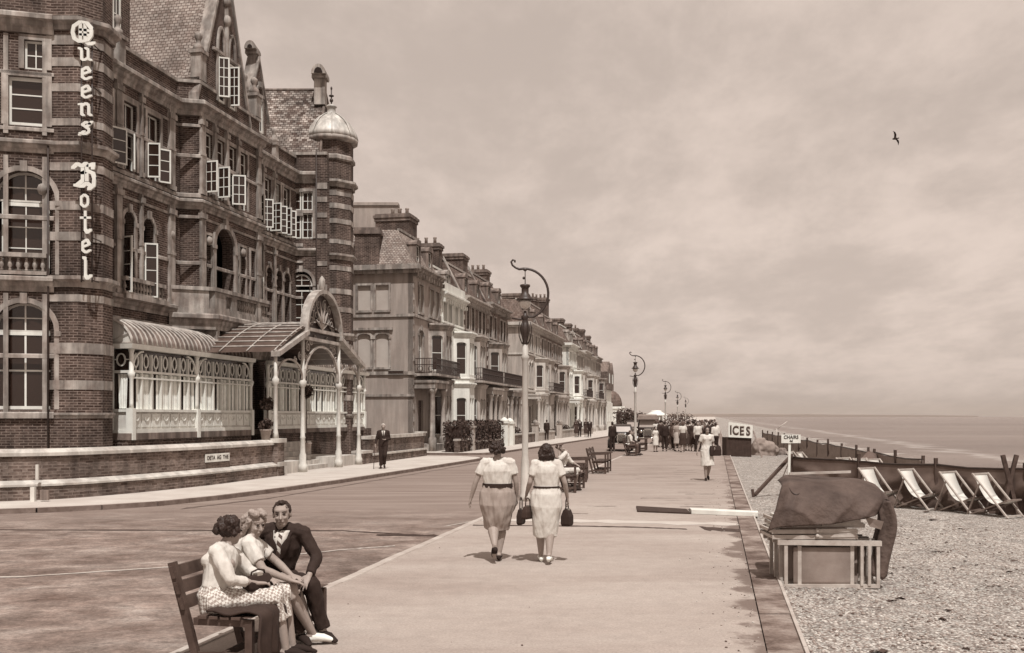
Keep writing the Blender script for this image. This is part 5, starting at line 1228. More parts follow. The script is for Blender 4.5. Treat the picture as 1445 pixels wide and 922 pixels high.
# pavilion kiosk far down the promenade
k = 150/FP; x0, x1 = (912-722.5)*k, (939-722.5)*k; rt = root('seafront_pavilion', 'small white seafront pavilion with a flat overhanging roof beyond the crowd', 'pavilion', ((x0+x1)/2, 150, 0))
mb = MB(); zr = 2+(588-587)*k
for i in range(6): x = x0+.15+(x1-x0-.3)*i/5; mb.box(x-.07, x+.07, 148, 148.14, 0, zr)
mb.box(x0+.6, x1-.6, 148.8, 151, 0, zr-.1); mb.build('posts', 'stucco_white', rt)
mb = MB(); mb.lathe(((x0+x1)/2, 149.5, 0), [(1.75, zr), (1.75, zr+.15), (.9, zr+.55), (.8, zr+.6), (.75, zr+.8), (.1, zr+.85)], 8); mb.build('roof', 'white', rt)
# ------------------------------------------------------------------ front gardens
def leafcloud(mb, c, r, n, s=.05, seed=1, box=False, shell=.55):
    rg = np.random.RandomState(seed)
    for i in range(n):
        if box: p = np.array([(rg.rand()-.5)*2, (rg.rand()-.5)*2, (rg.rand()-.5)*2]); 
        else:
            p = rg.normal(size=3); p /= np.linalg.norm(p); p *= shell+(1-shell)*rg.rand()
            p *= 1+.18*noise.noise(Vector(p*2.3))
        if box and rg.rand() < .7: ax = rg.randint(3); p[ax] = np.sign(p[ax])*(1+rg.normal()*.07)
        q = np.array(c)+p*np.array(r); a = rg.normal(size=3); a /= np.linalg.norm(a); b = np.cross(a, rg.normal(size=3)); b /= np.linalg.norm(b)
        z = s*(.6+.8*rg.rand()); mb.add([tuple(q-a*z), tuple(q+b*z*.5), tuple(q+a*z), tuple(q-b*z*.5)], [(0, 1, 2, 3)], 0)
GW = front(CT+3.1, 55)     # garden wall line of the terrace
hd = root('garden_hedge', 'dark clipped hedge behind the low garden wall of the corner house', 'hedge', (-4, 62, 0))
mb = MB(); 
for i in range(12):
    p = GW.P(.8+i*.95, -.45, .95); leafcloud(mb, p, (.55, .5, .72), 420, .09, i, True)
mb.build('foliage', 'leaf', hd)
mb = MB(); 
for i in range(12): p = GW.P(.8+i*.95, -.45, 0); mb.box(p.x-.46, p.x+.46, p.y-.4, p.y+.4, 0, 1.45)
mb.build('shade_core', mat('hedge_shade', .03, .3, 8), hd)  # solid dark boxes inside the leaves; the hedge's inner shade is their colour
def gwall(a0, a1, lab, m='brick_light', h=.75):
    o = root('garden_wall', lab, 'wall', tuple(GW.P(a0, 0, 0)), 'low garden walls of the terrace'); mb = MB(); GW.box(mb, a0, a1, -.2, 0, 0, h-.1); mb.build('brickwork', m, o); mb = MB(); GW.box(mb, a0, a1, -.25, .05, h-.1, h); mb.build('coping', 'stone_pale', o)
gwall(-.1, 2.9, 'low brick garden wall in front of the dark hedge, left of the stone pier'); gwall(3.6, 12.2, 'low brick garden wall below the dark hedge, right of the stone pier', h=.55)
gwall(15.2, 24, 'low brick garden wall beyond the pair of white gate piers'); gwall(25.5, 34, 'low garden wall before the brick houses', 'stucco_cream'); gwall(38, 50, 'low pale garden wall at the second block of houses', 'stucco_cream'); gwall(51, 62, 'low pale garden wall before the brown brick houses', 'stucco_cream')
def gpier(a, lab, m='stucco_cream', h=1.35, w=.24, grp='gate piers of the terrace gardens'):
    o = root('gate_pier', lab, 'pier', tuple(GW.P(a, -.1, 0)), grp); mb = MB(); GW.box(mb, a-w, a+w, -.1-w, -.1+w, 0, h); mb.build('shaft', m, o)
    mb = MB(); p = GW.P(a, -.1, 0); GW.box(mb, a-w-.07, a+w+.07, -.17-w, -.03+w, h, h+.1); mb.lathe((p.x, p.y, 0), [(w*1.15, h+.1), (w*.8, h+.26), (.05, h+.4)], 8); mb.build('cap', m if m != 'stucco_cream' else 'stone', o)
gpier(3.25, 'stone gate pier with dark cap dividing the hedge wall'); gpier(12.8, 'white gate pier nearer of the pair beside the hedge', 'stucco_white', 1.55, .3); gpier(14.6, 'white gate pier farther of the pair beside the hedge', 'stucco_white', 1.5, .3)
gpier(24.7, 'cream gate pier before the brick houses', 'stucco_cream'); gpier(37.2, 'cream gate pier at the start of the second block', 'stucco_cream'); gpier(50.5, 'cream gate pier between the pale garden walls', 'stucco_cream')
for i, (a, w) in enumerate(((17, .5), (20.5, .6), (29, .55), (42, .6), (46, .5), (55, .7))):
    o = root('garden_shrub', ['rounded shrub', 'broad shrub', 'dark shrub', 'loose shrub', 'small shrub', 'wide shrub'][i]+' behind the garden wall, '+['first', 'second', 'third', 'fourth', 'fifth', 'sixth'][i]+' along from the hedge', 'shrub', tuple(GW.P(a, -.9, 0)), 'shrubs in the front gardens')
    mb = MB(); leafcloud(mb, GW.P(a, -.9, .65), (w, w, .6), 600, .08, 30+i, shell=.4); mb.build('foliage', 'leaf', o); mb = MB(); mb.tube([GW.P(a, -.9, 0), GW.P(a, -.9, .8)], .05, 6); mb.build('stem', 'wood_dark', o)
# plants at the hotel entrance
def plant(name, lab, p, zb, zt, r, pot=True, ball=False):
    o = root(name, lab, 'potted plant', (p.x, p.y, zb), 'plants at the hotel entrance')
    if pot: mb = MB(); mb.lathe((p.x, p.y, zb), [(.13, 0), (.18, .3), (.2, .32), (.2, .36)], 10); mb.build('pot', mat('terracotta', .30, .3, 4), o)
    mb = MB(); mb.tube([(p.x, p.y, zb+.3), (p.x, p.y, zt)], .02, 5); mb.build('stem', 'wood_dark', o)
    mb = MB(); leafcloud(mb, (p.x, p.y, zt), (r, r, r*(1 if ball else .85)), 420 if ball else 260, .07, int(p.y*7), shell=.3); mb.build('foliage', 'leaf', o)
plant('bay_tree', 'ball headed bay tree in a pot between the porch posts', W.P(pc+.35, -.75, 0), .64, 2.95, .27, True, True)
plant('potted_palm', 'dark bushy pot plant beside the first porch post', W.P(ps[0]+.95, -.75, 0), .42, 2.45, .30)
plant('flower_box_plant', 'low dark plant on the wall by the end of the verandah', W.P(ps[0]-.42, -.16, 0), 1.21, 1.72, .24)
# far shrubs and town greenery where the terrace ends
for i, (px, Y, w, h) in enumerate(((880, 170, 2.2, 1.9), (889, 150, 1.6, 1.6), (900, 175, 2.4, 1.5), (948, 230, 4, 1.4), (962, 260, 4, 1.6))):
    X = (px-722.5)*Y/FP; o = root('far_bush', ['tall dark bush beside the domed building', 'flowering bush behind the parked cars', 'broad bush behind the second lamp', 'low far bush right of the pavilion', 'farthest low bush above the crowd'][i], 'bush', (X, Y, 0), 'bushes beyond the parked cars')
    mb = MB(); leafcloud(mb, (X, Y, h), (w, w, h), 500, .22, 70+i, shell=.3); mb.build('foliage', 'leaf', o)
    mb = MB(); mb.tube([(X, Y, 0), (X, Y, h)], .12, 6); mb.build('trunk', 'wood_dark', o)
# street name plates
k = 56.8/FP; o = root('street_nameplate', 'dark street name plate on the side wall of the grey corner house', 'sign', ((563-722.5)*k, 56.6, 4.3))
FSn = Face(front(CT, 57).P(0, 0, 0), -DN, -DU); mb = MB(); FSn.box(mb, .55, 1.45, .1, .13, 4.42, 4.66); mb.build('plate', 'iron', o); mb = MB()
FSn.box(mb, .56, 1.44, .131, .134, 4.43, 4.445); FSn.box(mb, .56, 1.44, .131, .134, 4.635, 4.65); mb.build('border', 'offwhite', o)
# ------------------------------------------------------------------ street lamps
def lamp(x, y, label, h=1.0):
    o = local_root('street_lamp', label, 'street lamp', (x, y, 0), 0, 'promenade lamps')
    mb = MB(); mb.lathe((0, 0, 0), [(.14, 0), (.14, .12), (.11, .2), (.10, .9), (.085, 1.0), (.075, 1.1), (.066, 3.3), (.085, 3.36), (.10, 3.42), (.07, 3.46), (.06, 3.7)], 10); mb.build('post', 'pole_paint', o)
    mb = MB(); mb.lathe((0, 0, 0), [(.06, 3.7), (.075, 3.74), (.05, 3.8), (.10, 3.95), (.13, 4.08), (.09, 4.2), (.06, 4.3), (.10, 4.36), (.04, 4.42), (.03, 4.5)], 10)
    for k in range(6): a = k*1.047; mb.tube([(.07*math.cos(a), .07*math.sin(a), 3.72), (.14*math.cos(a), .14*math.sin(a), 3.9), (.155*math.cos(a), .155*math.sin(a), 4.1), (.12*math.cos(a), .12*math.sin(a), 4.24)], .012, 4)
    mb.build('ornament_collar', 'iron', o)
    cx, cz, r = .0, 4.93, .58; pts = [(.02, 0, 4.22)]
    pts = [(-.32, 0, 4.33), (-.12, 0, 4.30), (.08, 0, 4.36)]+[(cx-.02+r*math.cos(t)*.98, 0, cz-.02+r*1.02*math.sin(t)) for t in [R(-68+i*10) for i in range(0, 18)]]
    pts += [(-.22, 0, 5.52), (-.30, 0, 5.58), (-.33, 0, 5.66), (-.29, 0, 5.71), (-.24, 0, 5.69), (-.245, 0, 5.65)]
    mb = MB(); mb.tube(pts, [.022]*3+[.03]*(len(pts)-9)+[.024]*6, 7); mb.tube([(-.0, 0, 5.5), (-.0, 0, 5.12)], .012, 5); mb.ell((-.0, 0, 5.48), (.05, .04, .04)); mb.ell((-.03, 0, 5.28), (.035, .035, .035)); mb.build('swan_neck', 'iron', o)
    mb = MB(); mb.lathe((0, 0, 0), [(.03, 5.14), (.12, 5.12), (.12, 5.08), (.085, 5.04), (.085, 4.92), (.12, 4.88), (.15, 4.82), (.22, 4.77), (.21, 4.75), (.05, 4.76)], 10); mb.build('lamp_hood', 'iron', o)
    mb = MB(); mb.lathe((0, 0, 0), [(.13, 4.75), (.145, 4.69), (.12, 4.61), (.06, 4.56), (.02, 4.54)], 10); mb.build('glass_bowl', mat('lamp_glass', .55, .05, 4, rough=.15, spec=.6, bump=0), o)
    return o
Ls = [(741, 23.5, 'tall pale lamp post with dark swan neck standing between the two walking women'), (896.5, 57, 'second lamp post, beside the parked cars'), (939, 99, 'third lamp post along the promenade, right of the white pavilion'), (956, 144, 'fourth lamp post along the promenade'), (967.5, 187, 'farthest lamp post, small above the crowd')]
for i, (px, Y, lab) in enumerate(Ls):
    if i == 0: l0 = lamp((px-722.5)/FP*Y, Y, lab)
    else: l = dup(l0); l.location = ((px-722.5)/FP*Y, Y, 0); l['label'] = lab
# ------------------------------------------------------------------ benches (slatted, facing the sea)
def bench(L=1.9):
    """seat faces +X locally, length along Y"""
    o = local_root('promenade_bench', 'x', 'bench', (0, 0, 0), 0, 'benches along the promenade kerb')
    mb = MB()
    for i in range(5): x = .08+i*.095; mb.box(x, x+.075, 0, L, .43-.012*i*0+(.02 if i == 4 else 0), .455)
    mb.build('seat', 'wood_dark', o, bevel=.006)
    mb = MB()
    for z in (.50, .63, .76): xo = -.035-(z-.45)*.30; mb.hexa([(xo-.012, 0, z), (xo+.012, 0, z), (xo+.012, L, z), (xo-.012, L, z), (xo-.042, 0, z+.098), (xo-.018, 0, z+.098), (xo-.018, L, z+.098), (xo-.042, L, z+.098)])
    mb.build('backrest', 'wood_dark', o)
    for y in (.06, L/2, L-.06):
        mb = MB(); mb.bar((.07, y, 0), (-.165, y, .89), .06, .06, up=(0, 1, 0)); mb.bar((.03, y, .40), (.53, y, .40), .05, .06); mb.bar((.50, y, 0), (.50, y, .42), .06, .06, up=(0, 1, 0)); mb.bar((.05, y, .12), (.5, y, .12), .035, .05)
        mb.build('end_frame', 'wood_dark', o); mb = MB(); mb.bar((-.10, y, .67), (.58, y, .69), .075, .04); mb.bar((.50, y, .42), (.50, y, .67), .055, .055, up=(0, 1, 0)); mb.build('armrest', 'wood_dark', o)
    mb = MB(); mb.bar((.27, .06, .12), (.27, L-.06, .12), .04, .05); mb.build('stretcher', 'wood_dark', o)
    return o
AX = -math.atan(.2)
b0_ = bench(); b0_.location = (-2.56, 7.84, 0); b0_.rotation_euler.z = AX; b0_.scale.y = .84; b0_.scale.z = .94; b0_['label'] = 'dark slatted wooden bench at the near kerb with three people seated on it'
for x, y, lab, rz in ((1.15, 26.0, 'slatted bench partly hidden behind the right walking woman', AX), (1.75, 30.2, 'empty slatted bench, first beyond the seated person in white', AX+.1), (2.75, 34.6, 'empty slatted bench with tall backrest, second beyond the seated person', AX), (5.75, 50.2, 'far bench with people on it near the parked black car', AX), (7.2, 57.5, 'farthest bench beside the second lamp post', AX)):
    b = dup(b0_); b.scale = (1, 1, 1); b.location = (x, y, 0); b.rotation_euler.z = rz; b['label'] = lab
for c_ in [c for c in b0_.children if c.name.startswith('armrest')]: bpy.data.objects.remove(c_)     # the near bench has open ends
# ------------------------------------------------------------------ deck chairs
def deckchair(canvas='canvas_white', w=.56):
    """faces +X, width along Y"""
    o = local_root('deck_chair', 'x', 'deck chair', (0, 0, 0), 0, 'deck chairs set out on the shingle')
    mb = MB()
    for y in (-w/2, w/2): mb.bar((-.36, y, .90), (.44, y, .01), .028, .045, up=(0, 1, 0))
    mb.bar((-.35, -w/2, .885), (-.35, w/2, .885), .035, .035); mb.bar((.42, -w/2, .04), (.42, w/2, .04), .03, .03); mb.build('long_frame', 'wood_pale', o)
    mb = MB()
    for y in (-w/2+.04, w/2-.04): mb.bar((-.42, y, .02), (.42, y, .37), .026, .042, up=(0, 1, 0))
    mb.bar((.41, -w/2+.04, .37), (.41, w/2-.04, .37), .032, .032); mb.bar((-.41, -w/2+.04, .03), (-.41, w/2-.04, .03), .03, .03); mb.build('seat_frame', 'wood_mid', o)
    mb = MB()
    for y in (-w/2-.03, w/2+.03): mb.bar((-.17, y, .70), (-.46, y, .01), .022, .036, up=(0, 1, 0))
    mb.build('back_stay', 'wood_mid', o)
    mb = MB(); pts = []
    for i in range(15):
        t = i/14; x = -.355+.775*t; z = .885*(1-t)+.37*t-.36*math.sin(math.pi*t**.9)*(1-.15*t)
        pts.append((x, z))
    hw = w/2-.055; mb.loft([[(x, -hw, z), (x, hw, z), (x+.006, hw, z-.006), (x+.006, -hw, z-.006)] for x, z in pts], 0, True)
    mb.build('canvas_sling', canvas, o)
    return o
d0 = deckchair()
def put(o, px, py, rz, lab, z=None, first=False):
    p = G(px, py); o.location = (p.x, p.y, beach_z(p.x, p.y) if z is None else z); o.rotation_euler.z = R(rz); o['label'] = lab; return o
put(d0, 1240, 707.5, -60, 'white canvas deck chair half hidden behind the covered stack')
put(dup(d0), 1297, 711.5, -57, 'white deck chair second from the covered stack, its sling blown loose')
put(dup(d0), 1357, 716, -60, 'white deck chair with full taut sling, third from the covered stack')
put(dup(d0), 1405, 720.5, -58, 'white deck chair farthest right before the windbreak')
put(dup(d0), 1128, 672, -40, 'white deck chair behind the windbreak just right of the chairs sign')
put(dup(d0), 1143, 674, -35, 'second white deck chair behind the windbreak near the chairs sign')
for i, (px, py) in enumerate(((1203, 686), (1227, 687), (1246, 688))): put(dup(d0), px, py, -60, ['first', 'second', 'third'][i]+' deck chair top showing over the near windbreak, beside the canvas tent')
# ------------------------------------------------------------------ windbreaks
def windbreak(name, lab, P0, P1, h, seed, npost, sag=.05, mm='canvas_dark', folds=.06):
    o = root(name, lab, 'windbreak', (P0[0], P0[1], beach_z(*P0)), 'canvas windbreaks on the beach')
    A, B = Vector(P0), Vector(P1); n = 110; m_ = 16; d = (B-A).normalized(); nn = Vector((d.y, -d.x)); mb = MB(); rows = []
    for j in range(m_+1):
        r = []
        for i in range(n+1):
            t = i/n; p = A.lerp(B, t); zb = beach_z(p.x, p.y); v = j/m_
            ph = (t*npost) % 1; hh = h*(1-sag*math.sin(math.pi*ph))
            x_ = folds*(math.sin(v*9+3*ph+2*noise.noise(Vector((t*9+seed, v*2, 0))))*.35+2.0*noise.noise(Vector((t*13+seed+v*2.2, v*1.6, 1)))+1.0*noise.noise(Vector((t*30+seed-v*4, v*3, 2))))*math.sin(math.pi*min(1, v*1.1+.08))
            r.append((p.x+nn.x*x_, p.y+nn.y*x_, zb-.03+v*hh))
        rows.append(r)
    k = n+1
    mb.add([p for r in rows for p in r], [(j*k+i, j*k+i+1, (j+1)*k+i+1, (j+1)*k+i) for j in range(m_) for i in range(n)], 0, True)
    c = mb.build('canvas', mm, o); so = c.modifiers.new('solid', 'SOLIDIFY'); so.thickness = .012
    mb = MB(); mb.tube(rows[-1][::5], .022, 5); mb.build('top_rope', 'iron', o)
    for i in range(npost+1):
        p = A.lerp(B, i/npost); zb = beach_z(p.x, p.y); q = MB(); q.bar((p.x, p.y+.04, zb-.1), (p.x+random.uniform(-.03, .03), p.y+.04, zb+h+random.uniform(.06, .16)), .07, .07, up=(0, 1, 0)); q.build('post', 'wood_dark', o)
    return o
wb = windbreak('beach_windbreak', 'near dark canvas windbreak strung behind the row of white deck chairs', (7.3, 25.9), (12.2, 19.6), 1.05, 1, 4, sag=.03, folds=.11)
wb2 = windbreak('beach_windbreak', 'far canvas windbreak running back towards the ices stall', (10.9, 26.3), (17.2, 68), 1.0, 4, 14, mm='canvas_mid')
mb = MB(); p = G(1065, 700); z = beach_z(p.x, p.y); mb.bar((p.x, p.y, z+.05), (7.28, 25.8, 1.0), .07, .07); mb.bar((p.x-.02, p.y, z-.1), (p.x-.06, p.y, z+.2), .06, .06, up=(0, 1, 0)); mb.build('raking_strut', 'wood_dark', wb)
for k_ in (0, 1):
    q = Vector((10.72, 21.45)); zb = beach_z(*q); mb = MB(); mb.bar((q.x+(-.22 if k_ else .18), q.y-.1, zb-.05), (q.x+(.16 if k_ else -.14), q.y-.06, zb+1.3), .08, .07, up=(0, 1, 0)); mb.build('crossed_post', 'wood_dark', wb)
# small canvas tent between the windbreaks
o = root('beach_tent', 'low ridge of dark canvas propped between the two windbreaks', 'tent', (11.2, 31.5, 0)); mb = MB(); zb = beach_z(11.2, 31.5)
ap = (11.35, 31.6, zb+1.05); ring = [(10.2, 31.0, zb), (10.7, 30.6, zb), (11.5, 30.4, zb), (12.3, 30.8, zb), (12.6, 32, zb), (11.2, 32.6, zb)]
mb.add(ring+[ap, (11.8, 32.0, zb+.9)], [(0, 1, 6), (1, 2, 6), (2, 3, 7, 6), (3, 4, 7), (4, 5, 7), (5, 0, 6, 7)]); mb.build('canvas', 'canvas_dark', o); mb = MB(); mb.bar((11.35, 31.6, zb), (11.35, 31.6, zb+1.15), .06, .06, up=(0, 1, 0)); mb.build('pole', 'wood_dark', o)
# ------------------------------------------------------------------ chairs sign
def txt(body, size, loc, rot, m, parent, name='lettering', ext=.004, sx=1.0, bold=0, align='CENTER'):
    c = bpy.data.curves.new(name, 'FONT'); c.body = body; c.size = size; c.extrude = ext; c.align_x = align; c.align_y = 'CENTER'; c.offset = bold; c.resolution_u = 3
    o_ = bpy.data.objects.new(name+'_t', c); COL.objects.link(o_); dg = bpy.context.evaluated_depsgraph_get(); me = bpy.data.meshes.new_from_object(o_.evaluated_get(dg)); bpy.data.objects.remove(o_)
    me.materials.clear(); me.materials.append(M[m]); ob = bpy.data.objects.new(name, me); COL.objects.link(ob); ob.parent = parent
    ob.location = Vector(loc)-BASE[parent.name]; ob.rotation_euler = rot; ob.scale = (sx, 1, 1); BASE[ob.name] = BASE[parent.name]; return ob
k = 25.2/FP; X = (1116-722.5)*k; o = root('chairs_sign', 'small white board on a pale post reading CHAIRS, at the end of the near windbreak', 'sign', (X, 25.2, 0))
mb = MB(); mb.box(X-.245, X+.245, 25.18, 25.2, 2+(588-625.5)*k, 2+(588-613.5)*k); mb.build('board', 'white', o)
mb = MB(); xp = (1114.5-722.5)*k; mb.bar((xp, 25.22, 2+(588-625)*k), (xp-.03, 25.22, -.2), .06, .03, up=(0, 1, 0)); mb.build('post', 'white', o)
txt('CHAIRS', .125, (X, 25.175, 2+(588-617.3)*k), (R(90), 0, 0), 'ink', o, bold=.002, sx=.88); txt('4d', .08, (X, 25.175, 2+(588-622.6)*k), (R(90), 0, 0), 'ink', o, bold=.002)
# ------------------------------------------------------------------ ices stall
k = 50.5/FP; o = root('ices_stall', 'dark ices stall with a tilted white board reading ICES at the promenade edge', 'stall', ((1044-722.5)*k, 50.5, 0))
xx = lambda px: (px-722.5)*k
zz = lambda py: 2+(588-py)*k
mb = MB(); mb.box(xx(1025.5), xx(1060), 50.5, 51.6, -.1, zz(617.5)); 
for i in range(9): x = xx(1025.5)+(xx(1060)-xx(1025.5))*i/8; mb.box(x-.01, x+.01, 50.485, 50.5, -.05, zz(618))
mb.build('counter', mat('dark_planks', .05, .3, 5), o)
mb = MB(); P_ = [(1027.5, 617), (1061, 618.5), (1062, 600.5), (1027.5, 595.5)]; mb.prism([(xx(a), 50.42, zz(b)) for a, b in P_], (0, .04, 0)); mb.build('board', 'white', o)
for i, ch in enumerate('ICES'): txt(ch, .62, (xx([1030.8, 1037.5, 1046.3, 1055.3][i]), 50.415, zz([607.6, 608.2, 608.8, 609.2][i])), (R(90), 0, 0), 'ink_grey', o, bold=.03, sx=.74); txt(ch, .62, (xx([1030.8, 1037.5, 1046.3, 1055.3][i])-.02, 50.405, zz([607.6, 608.2, 608.8, 609.2][i])-.015), (R(90), 0, 0), 'ink', o, bold=.0, sx=.74)
mb = MB(); mb.bar((xx(1062.5), 50.45, zz(608)), (xx(1072), 50.0, -.1), .07, .05, up=(0, 1, 0)); mb.bar((xx(1063), 50.6, zz(601)), (xx(1063), 51.3, zz(612)), .05, .05); mb.build('prop', 'wood_mid', o)
# clutter behind the stall: canvas covered heap
def cloth(name, lab, cat, c, s, m, seed, vox=.05, amp=.12, grp=None):
    o = local_root(name, lab, cat, c, 0, grp); mb = MB(); rg = random.Random(seed)
    for i in range(6): mb.ell((rg.uniform(-.5, .5)*s[0], rg.uniform(-.3, .3)*s[1], rg.uniform(.15, .6)*s[2]), (s[0]*.45, s[1]*.5, s[2]*rg.uniform(.3, .5)), 0, 10)
    remeshed(mb, 'cloth', [m], o, vox, 4, disp=(amp, (3, 3, 2))); return o
p = G(1078, 641); cloth('covered_heap', 'pale canvas heap beside the ices stall', 'heap', (p.x, p.y, -.25), (1.1, .7, 1.1), 'canvas_mid', 3)
p = G(1098, 640); cloth('covered_heap', 'low rumpled canvas heap between the ices stall and chairs sign', 'heap', (p.x, p.y, -.2), (1.1, .7, .7), 'stone_dark', 8)
# rowing mast and gull like spars over the far windbreak
k = 60/FP; o = root('boat_mast', 'thin pale spar leaning beyond the far windbreak', 'spar', ((1100-722.5)*k, 60, -1)); mb = MB(); mb.tube([((1096-722.5)*k, 60, 2+(588-606)*k), ((1111-722.5)*k, 60, 2+(588-595)*k)], .03, 6); mb.tube([((1096-722.5)*k, 60, -.9), ((1096-722.5)*k, 60, 2+(588-605)*k)], .04, 6); mb.build('spar', 'wood_pale', o)
# ------------------------------------------------------------------ white plank and dark timber on the promenade
o = root('white_plank', 'long white painted plank lying across the promenade near its edging', 'plank', (4.2, 20.7, 0)); mb = MB(); mb.hexa([(3.68, 20.35, .004), (4.90, 19.75, .004), (4.98, 20.1, .004), (3.72, 20.8, .004), (3.68, 20.35, .09), (4.90, 19.75, .09), (4.98, 20.1, .09), (3.72, 20.8, .09)]); mb.build('plank', 'white', o, bevel=.004)
o = root('dark_timber', 'dark tarred board beside the white plank, with a painted shadow strip beyond it', 'board', (3.1, 21.1, 0)); mb = MB(); mb.hexa([(2.62, 20.75, .004), (3.66, 20.3, .004), (3.72, 21.2, .004), (2.74, 21.9, .004), (2.62, 20.75, .03), (3.66, 20.3, .03), (3.72, 21.2, .03), (2.74, 21.9, .03)]); mb.build('board', mat('tarred_board_and_shadow', .045, .3, 6), o)
mb = MB(); mb.hexa([(3.74, 20.85, .004), (4.98, 20.14, .004), (5.06, 20.5, .004), (3.78, 21.25, .004), (3.74, 20.85, .02), (4.98, 20.14, .02), (5.06, 20.5, .02), (3.78, 21.25, .02)]); mb.build('plank_shadow', mat('tarred_board_and_shadow', .06), o)  # thin dark slab drawn as the shadow along the far side of the plank
# ------------------------------------------------------------------ stack of folded deck chairs under a tarpaulin
SX, SYy = 3.17, 11.85
stack_z = beach_z(3.8, 12)
def folded(z, y0, x0, L, lab, canvas='canvas_mid'):
    o = root('folded_deck_chair', lab, 'deck chair', (x0+L/2, y0+.3, z), 'folded deck chairs in the stack'); mb = MB()
    mb.bar((x0, y0, z+.03), (x0+L, y0, z+.03), .03, .05); mb.bar((x0, y0+.58, z+.03), (x0+L, y0+.58, z+.03), .03, .05); mb.bar((x0+.02, y0, z+.03), (x0+.02, y0+.58, z+.03), .035, .035); mb.build('long_frame', 'wood_pale', o)
    mb = MB(); mb.bar((x0+.12, y0+.045, z+.055), (x0+L*.86, y0+.03, z+.06), .026, .04); mb.bar((x0+.12, y0+.53, z+.055), (x0+L*.86, y0+.54, z+.06), .026, .04); mb.bar((x0+L*.85, y0+.03, z+.06), (x0+L*.85, y0+.54, z+.06), .03, .03); mb.build('seat_frame', 'wood_mid', o)
    mb = MB(); mb.bar((x0+L*.52, y0-.02, z+.045), (x0+L*.98, y0-.012, z+.05), .022, .036); mb.ell((x0+L*.52, y0-.035, z+.045), (.025, .02, .025), 0, 8); mb.build('back_stay', 'wood_pale', o)
    mb = MB(); mb.box(x0+.06, x0+L*.9, y0+.07, y0+.5, z+.01, z+.075); mb.build('canvas_sling', canvas, o)
rg = random.Random(4)
for i in range(4):
    folded(stack_z+.575+i*.066, SYy+.02+rg.uniform(-.02, .04), SX-.02+rg.uniform(-.05, .05), 1.02+rg.uniform(-.03, .05), ['lowest', 'second', 'third', 'topmost'][i]+' folded deck chair lying flat on the upright ones', ['canvas_mid', 'canvas_white', 'canvas_mid', 'canvas_white', 'canvas_mid'][i])
# upright chairs: front one shows a broad canvas panel
for i, y in enumerate((SYy, SYy+.22, SYy+.44, SYy+.66)):
    o = root('upright_deck_chair', ['front upright folded deck chair showing a tan canvas panel', 'second upright folded deck chair behind the canvas panel', 'third upright folded deck chair inside the stack', 'rear upright folded deck chair of the stack'][i], 'deck chair', (SX+.55, y, stack_z), 'upright folded deck chairs under the stack'); j = i*.01
    mb = MB(); mb.bar((SX, y, stack_z+.545), (SX+1.24, y, stack_z+.53), .05, .06); mb.bar((SX+.06, y, stack_z+.02), (SX+1.2, y, stack_z+.02), .045, .045)
    for a in (.10, 1.20): mb.bar((SX+a, y, stack_z), (SX+a, y, stack_z+.52), .04, .035, up=(0, 1, 0))
    mb.build('long_frame', 'wood_pale', o)
    mb = MB()
    for a in (.27, .90): mb.bar((SX+a, y+.03, stack_z+.03), (SX+a, y+.03, stack_z+.5), .045, .03, up=(0, 1, 0))
    for a in (1.0, 1.09): mb.bar((SX+a, y-.02, stack_z+.03), (SX+a, y-.02, stack_z+.51), .035, .03, up=(0, 1, 0))
    mb.build('seat_frame', 'wood_mid' if i else 'wood_pale', o)
    mb = MB(); n_ = 10; rr = []
    for q in range(n_+1):
        t = q/n_; rr.append([(SX+.2, y+.02, stack_z+.03+.45*t), (SX+.92, y+.02, stack_z+.03+.45*t), (SX+.92, y+.03+.03*math.sin(t*3.1), stack_z+.03+.45*t), (SX+.2, y+.03+.03*math.sin(t*3.1), stack_z+.03+.45*t)])
    mb.loft(rr, 0, True)
    mb.build('canvas_sling', 'canvas_mid', o)
# tarpaulin draped over
o = root('tarpaulin', 'worn dark tarpaulin draped over the stack of folded deck chairs', 'tarpaulin', (SX+.6, 12.3, stack_z))
mb = MB(); NU, NV = 60, 46; rows = []
for j in range(NV+1):
    v = j/NV; r = []
    for i in range(NU+1):
        u = i/NU
        xl = 3.46+(3.06-3.46)*v**.8; xr = 4.58+(4.50-4.58)*v+.10*math.sin(v*3.1); x = xl+(xr-xl)*u
        ztop = 1.27-.05*(u-.4)**2-.35*max(0, u-.74)
        hem = .72+.05*u+.13*u*u+.008*math.sin(u*9)
        if v < .3: t = v/.3; y = SYy+1.05-.75*t; z = ztop-.02*t+.02*math.sin(u*7+t*3)
        else: t = (v-.3)/.7; y = SYy+.30-.34*(1-(1-t)**2.2); z = ztop-.02+(hem-ztop+.02)*(t**1.25)
        fold = (1-abs(math.sin(u*10.5+v*1.2+1.8*noise.noise(Vector((u*2.5, v*1.5, 4))))))**1.6*.055*v**1.3+(1-abs(math.sin(u*5-v*4.5+1.2*noise.noise(Vector((u*2, v*2, 14))))))**3*.030
        n1 = noise.noise(Vector((u*3, v*2.5, 2)))*.022-fold+.018
        y += n1-.045*min(1, v*2); z += fold*.15 if v < .3 else 0
        e = max(0, (.07-u)/.07); y += e*.10*v; z -= e*.05
        e = max(0, (u-.86)/.14); y += e*.35; z -= e*.06*(1-v)
        r.append((x, y, stack_z+z))
    rows.append(r)
kk = NU+1; mb.add([p for r in rows for p in r], [(j*kk+i, j*kk+i+1, (j+1)*kk+i+1, (j+1)*kk+i) for j in range(NV) for i in range(NU)], 0, True)
c = mb.build('sheet', 'tarp', o); so = c.modifiers.new('solid', 'SOLIDIFY'); so.thickness = .007
mb = MB(); rows = []
